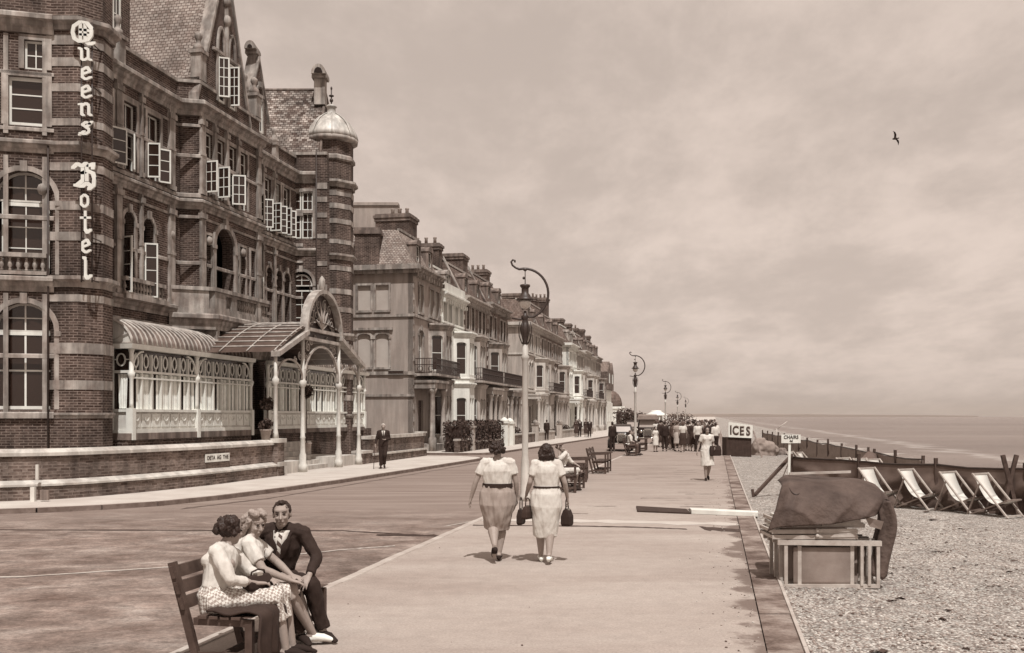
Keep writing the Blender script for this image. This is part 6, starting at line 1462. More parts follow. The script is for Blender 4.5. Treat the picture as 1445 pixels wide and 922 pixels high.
for j in range(25):      # side flap hanging to the shingle
    v = j/24; r = []
    for i in range(21):
        u = i/20; cr = (1-abs(noise.noise(Vector((u*7, v*2, 3)))*2))**2*.03; x = SX+1.17+.20*math.sin(min(u*3.2, 1.57))+.03*math.sin(v*6); y = SYy+.02+.95*max(0, u-.35)+cr+.03*math.sin(u*14+v*2)
        top = 1.04; bot = .10+.25*abs(u-.2)
        x -= .10*max(0, v-.75)*4*(1-u)*.4; r.append((x+.05*math.sin(v*3.14), y, stack_z+top+(bot-top)*v))
    rows.append(r)
mb.add([p for r in rows for p in r], [(j*21+i, j*21+i+1, (j+1)*21+i+1, (j+1)*21+i) for j in range(24) for i in range(20)], 0, True)
c = mb.build('side_flap', 'tarp', o); so = c.modifiers.new('solid', 'SOLIDIFY'); so.thickness = .015
mb = MB(); mb.add([(SX+1.02, SYy-.06, stack_z+.86), (SX+1.24, SYy-.08, stack_z+.80), (SX+1.22, SYy-.05, stack_z+.70), (SX+1.08, SYy-.05, stack_z+.74)], [(0, 1, 2, 3)]); mb.build('turned_corner', 'canvas_mid', o)
mb = MB(); mb.tube([(SX+.24+.055*math.cos(t), SYy+.13+.10*math.sin(t), stack_z+1.17+.06*math.sin(t)) for t in [3.0+i*.4 for i in range(9)]], .007, 5); mb.build('cord', 'iron', o)
o = root('pale_pole', 'thin pale pole lying along the top of the tarpaulin', 'pole', (SX+.9, SYy+.8, stack_z+1.3)); mb = MB(); mb.bar((SX+.35, SYy+.75, stack_z+1.32), (SX+1.12, SYy+.72, stack_z+1.345), .03, .03); mb.build('pole', 'wood_pale', o)
# ------------------------------------------------------------------ 1930s cars
def car(x, y, s, label, rz=0, tall=1.0, tourer=False):
    """nose faces -Y"""
    o = local_root('parked_car', label, 'car', (x, y, -.1), rz, 'cars parked at the kerb')
    def prof(pts, hw, taper=.0, m='carpaint', name='body', bev=.04):
        mb = MB(); a = [(-hw(p[1]) , p[0], p[1]) for p in pts]; b = [(hw(p[1]), p[0], p[1]) for p in pts]; n = len(pts)
        mb.add(a+b, [list(range(n)), [n+i for i in reversed(range(n))]]+[[i, n+i, n+(i+1) % n, (i+1) % n] for i in range(n)]); return mb.build(name, m, o, bevel=bev)
    H_ = 1.62*tall
    prof([(-.1, .45), (2.3, .45), (2.45, .8), (2.3, 1.15), (2.1, H_-.08), (1.6, H_), (.35, H_), (.1, H_-.1), (-.1, 1.12)], lambda z: .70-.10*max(0, (z-1.0)/.6), name='cabin', bev=.06)
    mb = MB(); mb.loft([[(-w, y_, .5), (-w, y_, z*.86), (-w*.55, y_, z), (w*.55, y_, z), (w, y_, z*.86), (w, y_, .5)] for y_, w, z in ((-1.25, .30, 1.04), (-.6, .36, 1.08), (-.1, .46, 1.12))], 0, False); mb.build('bonnet', 'carpaint', o, bevel=.02)
    mb = MB(); mb.loft([[(-w, y_, .52), (-w, y_, .95), (-w*.5, y_, 1.07), (w*.5, y_, 1.07), (w, y_, .95), (w, y_, .52)] for y_, w in ((-1.33, .27), (-1.25, .31))], 0, False)
    gr = mb.build('radiator', 'chrome', o); mb = MB()
    for i in range(9): xx_ = -.2+i*.05; mb.box(xx_-.014, xx_+.014, -1.345, -1.33, .56, .98)
    mb.build('grille', 'dark', gr)
    ws = MB(); zt = H_-.14; ws.hexa([(-.55, -.11, 1.16), (.55, -.11, 1.16), (.55, -.09, 1.16), (-.55, -.09, 1.16), (-.52, .06, zt), (.52, .06, zt), (.52, .08, zt), (-.52, .08, zt)]); ws.build('windscreen', mat('bright_glass', .34, .1, 2, rough=.3, spec=.3, bump=0), o)
    for sx_ in (-1, 1):
        mb = MB(); mb.box(sx_*.655-.012, sx_*.655+.012, .35, .95, 1.08, 1.42*tall); mb.box(sx_*.655-.012, sx_*.655+.012, 1.05, 1.7, 1.08, 1.42*tall); mb.build('side_window', 'glass', o)
        for yc, rr in ((-.95, .33), (1.75, .33)):
            w_ = MB(); xs_ = sx_*.66
            w_.loft([[(xs_+q, yc+r_*math.cos(t*math.pi/9), .33+r_*math.sin(t*math.pi/9)) for t in range(18)] for q, r_ in ((-.08, .24), (-.08, .31), (-.05, .33), (.05, .33), (.08, .31), (.08, .24))], 0, True); wh = w_.build('wheel', 'rubber', o)
            w_ = MB(); w_.loft([[(xs_+q, yc+r_*math.cos(t*math.pi/9), .33+r_*math.sin(t*math.pi/9)) for t in range(18)] for q, r_ in ((-.06, .22), (.0, .24), (.06, .22), (.075, .06))], 0, True); w_.build('rim', 'chrome' if tourer else 'iron', wh)
            f_ = MB(); pts = [(yc+.42*math.cos(t), .33+.42*math.sin(t)) for t in [R(a) for a in range(-10, 191, 20)]]
            f_.loft([[(sx_*.50, a, b), (sx_*.82, a, b-.02), (sx_*.84, a, b-.07), (sx_*.50, a, b-.03)] for a, b in pts], 0, True); f_.build('mudguard', 'carpaint', o)
        l_ = MB(); l_.ell((sx_*.42, -1.2, .88), (.115, .14, .115), 0, 12); hl = l_.build('headlight', 'carpaint', o); l_ = MB(); l_.ell((sx_*.42, -1.31, .88), (.10, .04, .10), 0, 12); l_.build('lens', 'chrome', hl)
        mb = MB(); mb.box(sx_*.52, sx_*.84, -.5, 1.35, .30, .34) if sx_ > 0 else mb.box(-.84, -.52, -.5, 1.35, .30, .34); mb.build('running_board', 'carpaint', o)
    mb = MB(); mb.tube([(-.72, -1.42, .48), (-.4, -1.52, .48), (.4, -1.52, .48), (.72, -1.42, .48)], .035, 6); mb.build('bumper', 'chrome', o)
    mb = MB(); mb.box(-.22, .22, -1.56, -1.55, .50, .60); mb.build('number_plate', 'ink', o)
    if tourer: mb = MB(); mb.loft([[(-.72, y_, 1.5*tall), (-.6, y_, z), (.6, y_, z), (.72, y_, 1.5*tall)] for y_, z in ((-.25, 1.74*tall), (.9, 1.8*tall), (2.2, 1.7*tall))], 0, False); mb.build('canvas_hood', 'canvas_mid', o)
    o.scale = (s, s, s); return o
k = 61/FP; car((877-722.5)*k, 61, 1.0, 'black saloon car parked facing us, nearest at the kerb, with bright windscreen', R(-6))
k = 74/FP; car((914-722.5)*k, 74, 1.12, 'taller dark tourer with pale canvas hood behind the second lamp post', R(-8), 1.12, True)
k = 92/FP; car((893-722.5)*k, 92, 1.0, 'third dark car, mostly hidden between the saloon and the tourer', R(-8), 1.05)
# bird
k = 45/FP; o = local_root('seagull', 'small dark bird flying high over the beach', 'bird', ((1263-722.5)*k, 45, 2+(588-196)*k)); mb = MB(); mb.ell((0, 0, 0), (.05, .16, .05), 0, 8); mb.ell((0, -.17, .01), (.03, .05, .03), 0, 8)
for sg in (-1, 1): mb.loft([[(sg*x, -.06*q, z), (sg*x, .07*q, z), (sg*x, .07*q, z-.012), (sg*x, -.06*q, z-.012)] for x, z, q in ((.02, .02, 1), (.14, .12, 1), (.26, .13, .7), (.36, .06, .2))], 0)
remeshed(mb, 'body', [ 'ink'], o, .012, 1)
o.rotation_euler = (R(10), R(50), R(40))
# wall plate lettering
ang = math.atan2(PF.u.y, PF.u.x)
txt('DETA  AG  THE', .17, PF.P(.65, .063, .78), (R(90), 0, ang), 'ink', pl, bold=.002)
# hotel side street name plates
k = 89/FP; F_ = Face(front(CT, 91.5).P(0, 0, 0), -DN, -DU); o = root('street_nameplate', 'dark name plate on the plain side wall of the second block', 'sign', tuple(F_.P(1, .1, 4.2))); mb = MB(); F_.box(mb, .5, 2.0, .1, .13, 4.75, 5.1); mb.build('plate', 'iron', o)

# coat lying over the near end of the first bench
o = local_root('folded_coat', 'dark coat lying over the near end of the first bench beside the sitters', 'coat', (-2.50, 7.98, -.03), AX)
rows = []
for j in range(31):
    v = j/30; L_ = v*.86
    if L_ < .40: x, z = .12+L_, .485+.012*math.sin(v*20)
    elif L_ < .50: t = (L_-.40)/.10; x, z = .52+.045*math.sin(t*1.57), .485-.045*(1-math.cos(t*1.57))
    else: x, z = .565, .44-(L_-.50)
    r = []
    for i in range(25):
        u = i/24; f = noise.noise(Vector((u*4.5, v*1.3, 2)))*.05+math.sin(u*17+v*2.5+noise.noise(Vector((u*3, v*3, 6)))*2)*.012
        hang = max(0, (L_-.45)/.41); r.append((x+f*(.25+hang), -.14+.46*u+.03*noise.noise(Vector((v*3, u*2, 9)))+.05*hang*(u-.5), z+f*.35*(1-hang)+.05*hang*math.sin(u*3.1+.4)))
    rows.append(r)
mb = MB(); mb.add([p for r in rows for p in r], [(j*25+i, j*25+i+1, (j+1)*25+i+1, (j+1)*25+i) for j in range(30) for i in range(24)], 0, True)
c = mb.build('cloth', mat('dark_coat_cloth', .04, .3, 8, rough=.8, bump=.3), o, base=(0, 0, 0)); so = c.modifiers.new('solid', 'SOLIDIFY'); so.thickness = .02
# ------------------------------------------------------------------ people
M['skin'] = mat('skin', .30, .08, 20, rough=.6, bump=.03)
for nm, v in (('hair_dark', .03), ('hair_mid', .10), ('hair_fair', .30), ('hair_grey', .5), ('suit_dark', .028), ('suit_mid', .10), ('suit_brown', .05), ('shirt', .56), ('dress_white', .56), ('dress_pale', .40), ('dress_mid', .30), ('shoe_dark', .02), ('shoe_white', .72), ('bag_dark', .03), ('belt_dark', .03), ('lips', .13), ('eye_dark', .02), ('cap_pale', .5)):
    M[nm] = mat(nm, v, .12, 6, rough=.85 if 'hair' not in nm else .55, bump=.25, fine=120 if 'hair' in nm else 50)
def checkmat():
    m, nt, p = _base('checked_cotton', .9, .2); o = N(nt, 'ShaderNodeTexCoord').outputs['Object']
    mp = N(nt, 'ShaderNodeMapping'); mp.inputs['Rotation'].default_value = (.5, .6, .8); nt.links.new(o, mp.inputs[0])
    c = N(nt, 'ShaderNodeTexChecker'); c.inputs['Scale'].default_value = 46; c.inputs['Color1'].default_value = sep(.60); c.inputs['Color2'].default_value = sep(.30); nt.links.new(mp.outputs[0], c.inputs[0]); nt.links.new(c.outputs[0], p.inputs['Base Color']); return m
M['checked'] = checkmat()
def stripemat():
    m, nt, p = _base('striped_tie', .7, .3); o = N(nt, 'ShaderNodeTexCoord').outputs['Object']
    w = N(nt, 'ShaderNodeTexWave'); w.inputs['Scale'].default_value = 7; w.bands_direction = 'DIAGONAL'; nt.links.new(o, w.inputs[0])
    nt.links.new(_ramp(nt, w.outputs['Fac'], [(.42, sep(.6)), (.5, sep(.08))]), p.inputs['Base Color']); return m
M['tie'] = stripemat()
V3 = Vector
def capsule(mb, a, b, ra, rb, n=10, mid=None, side=None, flat=1.0):
    a, b = V3(a), V3(b)
    if mid: mb.tube([a, a.lerp(b, mid[0]), b], [ra, mid[1], rb], n, 0, flat, True, side)
    else: mb.tube([a, a.lerp(b, .5), b], [ra, (ra+rb)/2, rb], n, 0, flat, True, side)
def hand(mb, w, fd, pn, sd, curl=.35, k=1.0, near=True, spread=.12):
    """w wrist, fd finger direction, pn palm normal (palm side), sd thumb side direction"""
    w, fd, pn = V3(w), V3(fd).normalized(), V3(pn).normalized(); sd = V3(sd); sd = (sd-fd*sd.dot(fd)).normalized(); pn = fd.cross(sd)*(1 if fd.cross(sd).dot(pn) > 0 else -1)
    if not near:
        mb.tube([w, w+fd*.05*k, w+fd*.11*k+pn*.02, w+fd*.15*k+pn*.05], [.024, .034, .03, .014], 8, 0, .6, True, sd); return
    mb.tube([w-fd*.01, w+fd*.02*k, w+fd*.06*k, w+fd*.092*k], [(.024, .019), (.030, .018), (.039, .015), (.036, .012)], 10, 0, 1, True, sd)
    for i, (o, l) in enumerate(((.031, .070), (.0105, .080), (-.0105, .074), (-.030, .058))):
        b = w+fd*(.088-.006*abs(i-1.2))*k+sd*o*k; d = (fd+sd*(1.2-i)*spread).normalized(); pts = [b]; ang = 0
        for s_ in (.45, .32, .23):
            ang += curl*(.9 if s_ == .45 else 1.1); dd = d*math.cos(ang)+pn*math.sin(ang); pts.append(pts[-1]+dd*l*s_*k)
        mb.tube(pts, [.0088*k, .0086*k, .0078*k, .0064*k], 7, 0, 1, True, sd)
    b = w+fd*.025*k+sd*.026*k; pts = [b]; d1 = (fd*.75+sd*.75+pn*.25).normalized(); pts.append(b+d1*.035*k); d2 = (fd*.95+sd*.3+pn*.35).normalized(); pts.append(pts[-1]+d2*.032*k); pts.append(pts[-1]+(fd+pn*.4).normalized()*.024*k)
    mb.tube(pts, [.013*k, .011*k, .0095*k, .0075*k], 7, 0, 1, True, pn)
def head(mb, c, yaw=0, pitch=0, k=1.0, roll=0, female=False):
    Rm = Matrix.Rotation(R(yaw), 3, 'Z') @ Matrix.Rotation(R(roll), 3, 'Y') @ Matrix.Rotation(R(pitch), 3, 'X'); c = V3(c)
    T = lambda x, y, z: c+Rm @ V3((x*k, y*k, z*k))
    E = lambda x, y, z, a, b, d: mb.ell(T(x, y, z), (a*k, b*k, d*k), 0, 14, Rm)
    E(0, .012, .03, .074, .092, .088); E(0, -.028, -.02, .060, .062, .085); E(0, -.045, -.075, .036 if female else .042, .036, .03); E(0, -.055, .045, .055, .035, .03)
    mb.tube([T(0, -.085, .025), T(0, -.098, -.002), T(0, -.108, -.022), T(0, -.094, -.032)], [.007*k, .010*k, .014*k, .010*k], 8, 0, 1, True)
    E(-.033, -.072, -.018, .02, .02, .018); E(.033, -.072, -.018, .02, .02, .018)      # cheeks
    E(0, -.086, -.052, .024, .012, .012)
    for s in (-1, 1): E(s*.076, .012, .0, .010, .020, .032)
    return T, Rm
DEF = dict(pelvis=(0, 0, .96), waist=(0, .0, 1.10), chest=(0, .0, 1.30), neck=(0, .012, 1.47), head=(0, -.005, 1.635),
 sR=(-.175, .01, 1.405), sL=(.175, .01, 1.405), eR=(-.215, .03, 1.13), eL=(.215, .03, 1.13), wR=(-.225, -.03, .885), wL=(.225, -.03, .885),
 hR=(-.09, 0, .93), hL=(.09, 0, .93), kR=(-.095, -.015, .51), kL=(.095, -.015, .51), aR=(-.095, .03, .085), aL=(.095, .03, .085), tR=(-.11, -.13, .025), tL=(.11, -.13, .025))
def person(label, loc, rz=0, J=None, H=1.75, near=True, female=False, outfit=None, hair=('short', 'hair_dark'), yaw=0, pitch=0, face=True, hands=None, group=None, voxel=None, extras=None, bare_legs=True, hat=None, curl=.35, roll=0, wide=1.0):
    o = local_root('person', label, 'person', loc, R(rz), group)
    j = {k: V3(v) for k, v in DEF.items()}
    if female:
        for k in ('sR', 'sL'): j[k].x *= .88
    for k, v in (J or {}).items(): j[k] = V3(v)
    j['head'] = j['head']-(j['head']-j['neck']).normalized()*.022
    vox = voxel or (.0075 if near else .022); mb = MB(); fem = .9 if female else 1.0
    side = (j['sL']-j['sR']).normalized(); hside = (j['hL']-j['hR']).normalized()
    # trunk
    up = (j['neck']-j['pelvis']).normalized()
    mb.tube([j['pelvis']-up*.06, j['pelvis']+up*.02, j['waist'], j['chest'], j['chest']+(j['neck']-j['chest'])*.55, j['neck']], [(.13*wide, .10), (.155*wide, .115), (.13*fem*wide, .098), (.155*fem*wide, .115), (.12*fem, .085), (.055, .055)], 14, 0, 1, True, side)
    if female:
        f_ = side.cross(up); f_ = -f_ if f_.y > 0 and abs(f_.y) > .3 else f_
        for s in (-1, 1): mb.ell(j['chest']+side*s*.075+f_*.075*(1 if f_.y < 0 else 1), (.06, .055, .06), 0, 10)
    mb.tube([j['neck']-up*.03, j['neck'].lerp(j['head'], .45), j['head']-V3((0, -.01, .04))], [.062*fem, .052*fem, .055*fem], 10, 0, 1, True)
    T, Rm = head(mb, j['head'], yaw, pitch, 1.0 if not female else .96, roll, female)
    for s in 'RL':
        capsule(mb, j['s'+s], j['e'+s], .052*fem, .040*fem); capsule(mb, j['e'+s], j['w'+s], .040*fem, .025*fem, mid=(.3, .040*fem))
        mb.tube([j['neck'].lerp(j['s'+s], .35), j['s'+s]], [.05*fem, .058*fem], 8, 0, 1, True)
        capsule(mb, j['h'+s], j['k'+s], .088*(1.05 if female else 1)*wide, .056*wide); capsule(mb, j['k'+s], j['a'+s], .054*wide, .034, mid=(.3, .060*wide))
        f_ = (j['t'+s]-j['a'+s]); mb.tube([j['a'+s]+V3((0, 0, -.03))-f_.normalized()*.04, j['a'+s]+V3((0, 0, -.025)), j['a'+s].lerp(j['t'+s], .6)+V3((0, 0, -.005)), j['t'+s]], [.034, .040, .036, .022], 8, 0, .8, True)
        hd_ = (hands or {}).get(s, {}); fa = (j['w'+s]-j['e'+s]).normalized()
        hand(mb, j['w'+s], hd_.get('fd', fa), hd_.get('pn', (1 if s == 'R' else -1, 0, 0)), hd_.get('sd', (0, -1, 0)), hd_.get('curl', curl), fem*.98+.02, near)
    remeshed(mb, 'body', ['skin'], o, vox, 2, .4)
    # hair
    style, hm = hair; mb = MB(); hk = .96 if female else 1.0
    rg = random.Random(int(abs(loc[0]*100)+loc[1]*10))
    if style == 'curly':
        mb.ell(T(0, .035, .045), (.088, .098, .088), 0, 12, Rm)
        for i in range(70 if near else 16):
            a = rg.uniform(0, 6.283); e = rg.uniform(-.55, 1.3); x, y, z = math.cos(a)*math.cos(e), math.sin(a)*math.cos(e), math.sin(e)
            if y < -.35 and z < .55: continue
            mb.ell(T(x*.100, .035+y*.108, .028+z*.098), (.026*rg.uniform(.7, 1.35),)*3, 0, 6)
    elif style == 'rolls':
        mb.ell(T(0, .04, .03), (.084, .090, .088), 0, 12, Rm); 
        for x in (-.04, .04): mb.ell(T(x, -.045, .115), (.038, .045, .032), 0, 10, Rm); mb.ell(T(x*1.2, -.0, .12), (.035, .04, .03), 0, 10, Rm)
        for x in (-.08, -.03, .03, .08):
            mb.tube([T(x, .04, .06), T(x*1.15, .09, -.03), T(x*1.1, .10, -.12), T(x, .085, -.19), T(x*.9, .10, -.235)], [.035, .040, .036, .034, .018], 8, 0, 1, True)
        for x in (-.082, .082): mb.tube([T(x, -.03, .05), T(x*1.08, .02, -.04), T(x*1.0, .05, -.14)], [.022, .028, .02], 8, 0, 1, True)
    elif style == 'bob':
        mb.ell(T(0, .032, .040), (.088, .098, .090), 0, 12, Rm)
        for x in (-.07, -.035, 0, .035, .07): mb.tube([T(x, .07, .02), T(x*1.2, .085, -.05), T(x*1.2, .07, -.095)], [.035, .036, .026], 8, 0, 1, True)
        for s in (-1, 1): mb.tube([T(s*.075, -.02, .06), T(s*.092, -.01, -.01), T(s*.085, .02, -.085)], [.02, .026, .02], 8, 0, 1, True)
    elif style == 'short':
        mb.ell(T(0, .026, .045), (.080, .090, .084), 0, 14, Rm); mb.ell(T(0, .05, -.01), (.068, .058, .065), 0, 10, Rm)
        for s in (-1, 1): mb.ell(T(s*.070, .005, .04), (.014, .035, .03), 0, 8, Rm)
        mb.ell(T(.005, -.030, .112), (.034, .035, .020), 0, 10, Rm)
    remeshed(mb, 'hair', [hm], o, .007 if near else .02, 2, .4, disp=(.009, (70, 70, 45)) if near else None)
    if face and near:
        for s in (-1, 1):
            mb = MB(); mb.ell(T(s*.031, -.086, .017), (.0135, .008, .007), 0, 8, Rm); mb.build('eye', 'eye_dark', o)
            mb = MB(); mb.tube([T(s*.014, -.0925, .033), T(s*.032, -.0915, .038), T(s*.05, -.080, .033)], [.003, .0042, .002], 5, 0, 1, True); mb.build('eyebrow', hm, o)
        mb = MB(); mb.tube([T(-.022, -.0925, -.0525), T(0, -.099, -.0515), T(.022, -.0925, -.0525)], [.003, .0048, .003], 6, 0, 1, True); mb.build('mouth', 'lips', o)
    if hat:
        mb = MB(); mb.loft([[T(.105*q*math.cos(t*.5236), .02+.12*q*math.sin(t*.5236), z) for t in range(12)] for q, z in ((1.35, .06), (1.35, .068), (.85, .075), (.82, .14), (.6, .155))], 0, True); mb.build('hat', hat, o)
    def cloth_(name, mbc, m, v=None, amp=.006, fr=(14, 14, 5), sm=3): return remeshed(mbc, name, [m], o, v or (.008 if near else .024), sm, .45, disp=(amp*1.5, fr) if near else None)
    oc = outfit or {}
    # shoes
    for s in 'RL':
        mb = MB(); a_, t_ = j['a'+s], j['t'+s]; f_ = (t_-a_); f_.z = 0; f_ = f_.normalized() if f_.length > .01 else V3((0, -1, 0)); base_ = a_-f_*.055+V3((0, 0, -.045)); tip_ = t_+f_*.03
        tip_.z = min(tip_.z, t_.z); mb.tube([base_, a_+V3((0, 0, -.03)), a_.lerp(t_, .55)+V3((0, 0, .0)), tip_], [(.032, .034), (.040, .042), (.043, .034), (.026, .016)], 10, 0, 1, True, side)
        if oc.get('heel'): hp = a_-f_*.05; mb.tube([hp+V3((0, 0, -.05)), V3((hp.x, hp.y, hp.z-.085))], [.02, .016], 6)
        mb.build('shoe', oc.get('shoe', 'shoe_dark'), o)
    kind = oc.get('kind', 'suit'); m1 = oc.get('m', 'suit_dark'); m2 = oc.get('m2', m1)
    ex = .017
    if kind in ('suit', 'shirt'):
        mb = MB(); mb.tube([j['pelvis']-up*(.10 if kind == 'suit' else .0), j['pelvis']+up*.04, j['waist'], j['chest'], j['chest']+(j['neck']-j['chest'])*.5, j['neck']-up*.02], [(.185*wide, .135), (.178*wide, .138), (.162*wide, .13), (.188*wide, .142), (.172, .125), (.10, .085)], 16, 0, 1, False, side)
        for s in 'RL':
            capsule(mb, j['s'+s], j['e'+s], .068, .055); mb.tube([j['e'+s], j['e'+s].lerp(j['w'+s], .92 if kind == 'suit' else .2)], [.054, .042 if kind == 'suit' else .052], 10, 0, 1, False); mb.ell(j['e'+s], (.054,)*3, 0, 8)
            mb.tube([j['neck'].lerp(j['s'+s], .3)-up*.015, j['s'+s]], [.074, .076], 10, 0, 1, True)
        jk = cloth_('jacket' if kind == 'suit' else 'shirt', mb, m1, amp=.009)
        mb = MB(); mb.tube([j['pelvis']-up*.08, j['pelvis']+up*.06], [(.165*wide, .13), (.16*wide, .12)], 12, 0, 1, True, hside)
        for s in 'RL':
            capsule(mb, j['h'+s], j['k'+s], .105*wide, .078*wide); a2 = j['k'+s].lerp(j['a'+s], .93); mb.tube([j['k'+s], j['k'+s].lerp(a2, .5), a2], [.078*wide, .068, .064], 12, 0, 1, False)
        cloth_('trousers', mb, m2, amp=.010)
        if kind == 'suit' and (near or face):
            f_ = side.cross(up).normalized(); f_ = f_ if f_.dot(V3((0, -1, 0))) > 0 or True else -f_
            if f_.y > 0: f_ = -f_
            from mathutils.bvhtree import BVHTree
            bv = BVHTree.FromPolygons([v.co.copy() for v in jk.data.vertices], [tuple(p.vertices) for p in jk.data.polygons])
            cen = j['chest']; top_ = (j['neck']-up*.015); bot_ = j['chest']-up*.13; Lv = (top_-bot_).length
            def onf(a, h, off):        # point on the chest front: a across, h 0..1 up
                p = bot_+up*Lv*h+side*a; hit = bv.ray_cast(p+f_*.5, -f_)
                q = hit[0] if hit[0] is not None else p+f_*.1
                return q+f_*off
            def strip_(name, m, wfun, off, n=14, h0=0, h1=1, cx=lambda h: 0):
                q = MB(); r_ = []
                for i_ in range(n+1):
                    h = h0+(h1-h0)*i_/n; r_.append([onf(cx(h)+wfun(h)*a, h, off) for a in (-1, -.5, 0, .5, 1)]+[onf(cx(h)+wfun(h)*a, h, off-.012) for a in (1, 0, -1)])
                q.loft(r_, 0, True); q.build(name, m, o)
            strip_('shirt_front', 'shirt', lambda h: .004+.068*h, .004); strip_('necktie', oc.get('tie', 'ink'), lambda h: .026-.010*h, .009, h0=.02, h1=.98)
            if near:
                for s__ in (-1, 1): strip_('lapel', m1, lambda h: .012+.030*math.sin(min(1, h*1.25)*math.pi)**.8, .009, h0=.0, h1=.94, cx=lambda h, s__=s__: s__*(.012+.078*h))
    else:
        seated = abs((j['kR']-j['hR']).z) < .25
        mb = MB(); mb.tube([j['waist']-up*.03, j['waist']+up*.03, j['chest'], j['chest']+(j['neck']-j['chest'])*.55, j['neck']-up*.02], [(.155*wide, .118), (.150*wide, .115), (.168*wide, .135), (.165, .118), (.095, .082)], 16, 0, 1, False, side)
        if near:
            f_ = side.cross(up).normalized()
            if f_.y > 0: f_ = -f_
            for s in (-1, 1): mb.ell(j['chest']+side*s*.07+f_*.08, (.065, .06, .065), 0, 10)
        for s in 'RL':
            sl = oc.get('sleeve', .6); e_ = j['s'+s].lerp(j['e'+s], min(1, sl)); mb.tube([j['s'+s], j['s'+s].lerp(e_, .5), e_], [.064, .066, .062 if sl < 1 else .05], 10, 0, 1, False); mb.ell(j['s'+s], (.063,)*3, 0, 10)
            if sl > 1: mb.ell(j['e'+s], (.05,)*3, 0, 8); mb.tube([j['e'+s], j['e'+s].lerp(j['w'+s], sl-1)], [.05, .042], 10, 0, 1, False)
            mb.tube([j['neck'].lerp(j['s'+s], .35)-up*.02, j['s'+s]], [.064, .068], 10, 0, 1, True)
        same = (m1 == m2)
        mb2 = mb if same and not seated else MB()
        if not seated:
            hem = oc.get('hem', .40); kc = (j['kR']+j['kL'])/2; pc_ = (j['hR']+j['hL'])/2; fl = oc.get('flare', 1.0); hk2 = oc.get('hemk', 1.0); hc = V3((kc.x, kc.y, hem))
            mb2.tube([j['waist'], j['pelvis']+up*.04, pc_-V3((0, 0, .10)), pc_.lerp(hc, .55), hc], [(.150*wide, .115), (.185*wide, .145), (.195*wide*fl, .16*fl), (.205*wide*fl*hk2, .17*fl), (.215*wide*fl*hk2**2, .185*fl*hk2)], 18, 0, 1, False, side)
            for s in 'RL': mb2.tube([j['h'+s], j['k'+s].lerp(j['h'+s], .2), V3((j['k'+s].x, j['k'+s].y, hem+.01))], [.12, .105, .10*fl], 10, 0, 1, False)
        else:
            mb2.tube([j['waist'], j['pelvis']+up*.02, j['pelvis']-up*.04], [(.15*wide, .118), (.19*wide, .15), (.17*wide, .13)], 14, 0, 1, True, side)
            for s in 'RL': capsule(mb2, j['h'+s], j['k'+s], .12, .085)
            kc = (j['kR']+j['kL'])/2; hc_ = (j['hR']+j['hL'])/2; mb2.tube([hc_, kc, kc.lerp((j['aR']+j['aL'])/2, oc.get('drape', .3))+V3((0, 0, 0))], [(.19, .10), (.165, .085), (.16, .07)], 14, 0, 1, False, hside)
        nm_ = 'dress' if same else 'blouse'
        cloth_(nm_, mb, m1, amp=.008)
        if mb2 is not mb: cloth_('skirt', mb2, m2, amp=.016, fr=(11, 11, 3.0), sm=2)
        if oc.get('belt'):
            mb = MB(); w_ = j['waist']; mb.tube([w_-up*oc.get('bw', .02), w_+up*oc.get('bw', .02)], [(.163*wide, .127), (.160*wide, .124)], 18, 0, 1, False, side, False); mb.build('belt', oc['belt'], o)
    return o
def handbag(name, label, loc, rz, s=(.24, .09, .18), m='bag_dark', strap=.22):
    o = local_root(name, label, 'handbag', loc, R(rz)); a, b, c = s; mb = MB()
    mb.loft([[(-a/2*q, -b/2*w, z), (a/2*q, -b/2*w, z), (a/2*q, b/2*w, z), (-a/2*q, b/2*w, z)] for q, w, z in ((.85, .8, 0), (1, 1, .03), (1, 1, c*.6), (.9, .5, c), (.85, .3, c+.01))], 0, False); mb.build('bag_body', m, o, bevel=.012)
    mb = MB(); mb.tube([(-a*.3, 0, c), (-a*.27, 0, c+strap*.7), (0, 0, c+strap), (a*.27, 0, c+strap*.7), (a*.3, 0, c)], .008, 6); mb.build('handle', m, o)
    mb = MB(); mb.box(-.03, .03, -b/2*.5, b/2*.5, c-.005, c+.02); mb.build('clasp', 'chrome', o); return o
# --- the two women walking away (their backs to us)
WB = 180
person('woman walking away on the left, pale dress with wide dark belt', (-.20, 13.72, 0), WB, female=True, wide=1.30,
  J=dict(sR=(-.185, .01, 1.36), sL=(.185, .01, 1.36), neck=(0, .01, 1.42), head=(.0, -.02, 1.545), chest=(0, 0, 1.25), waist=(0, 0, 1.05), pelvis=(0, 0, .92), hR=(-.09, 0, .89), hL=(.09, 0, .89), eR=(-.255, .01, 1.10), wR=(-.27, -.05, .88), eL=(.30, .03, 1.10), wL=(.37, -.01, .86),
    kR=(-.05, -.10, .50), aR=(-.02, -.02, .10), tR=(-.03, -.17, .03), kL=(.065, -.02, .49), aL=(.035, .26, .24), tL=(.045, .22, .09)),
  outfit=dict(kind='dress', m='dress_white', m2='dress_mid', belt='belt_dark', bw=.028, sleeve=.62, hem=.44, hemk=.80, shoe='shoe_dark', heel=True), hair=('curly', 'hair_dark'), face=False)
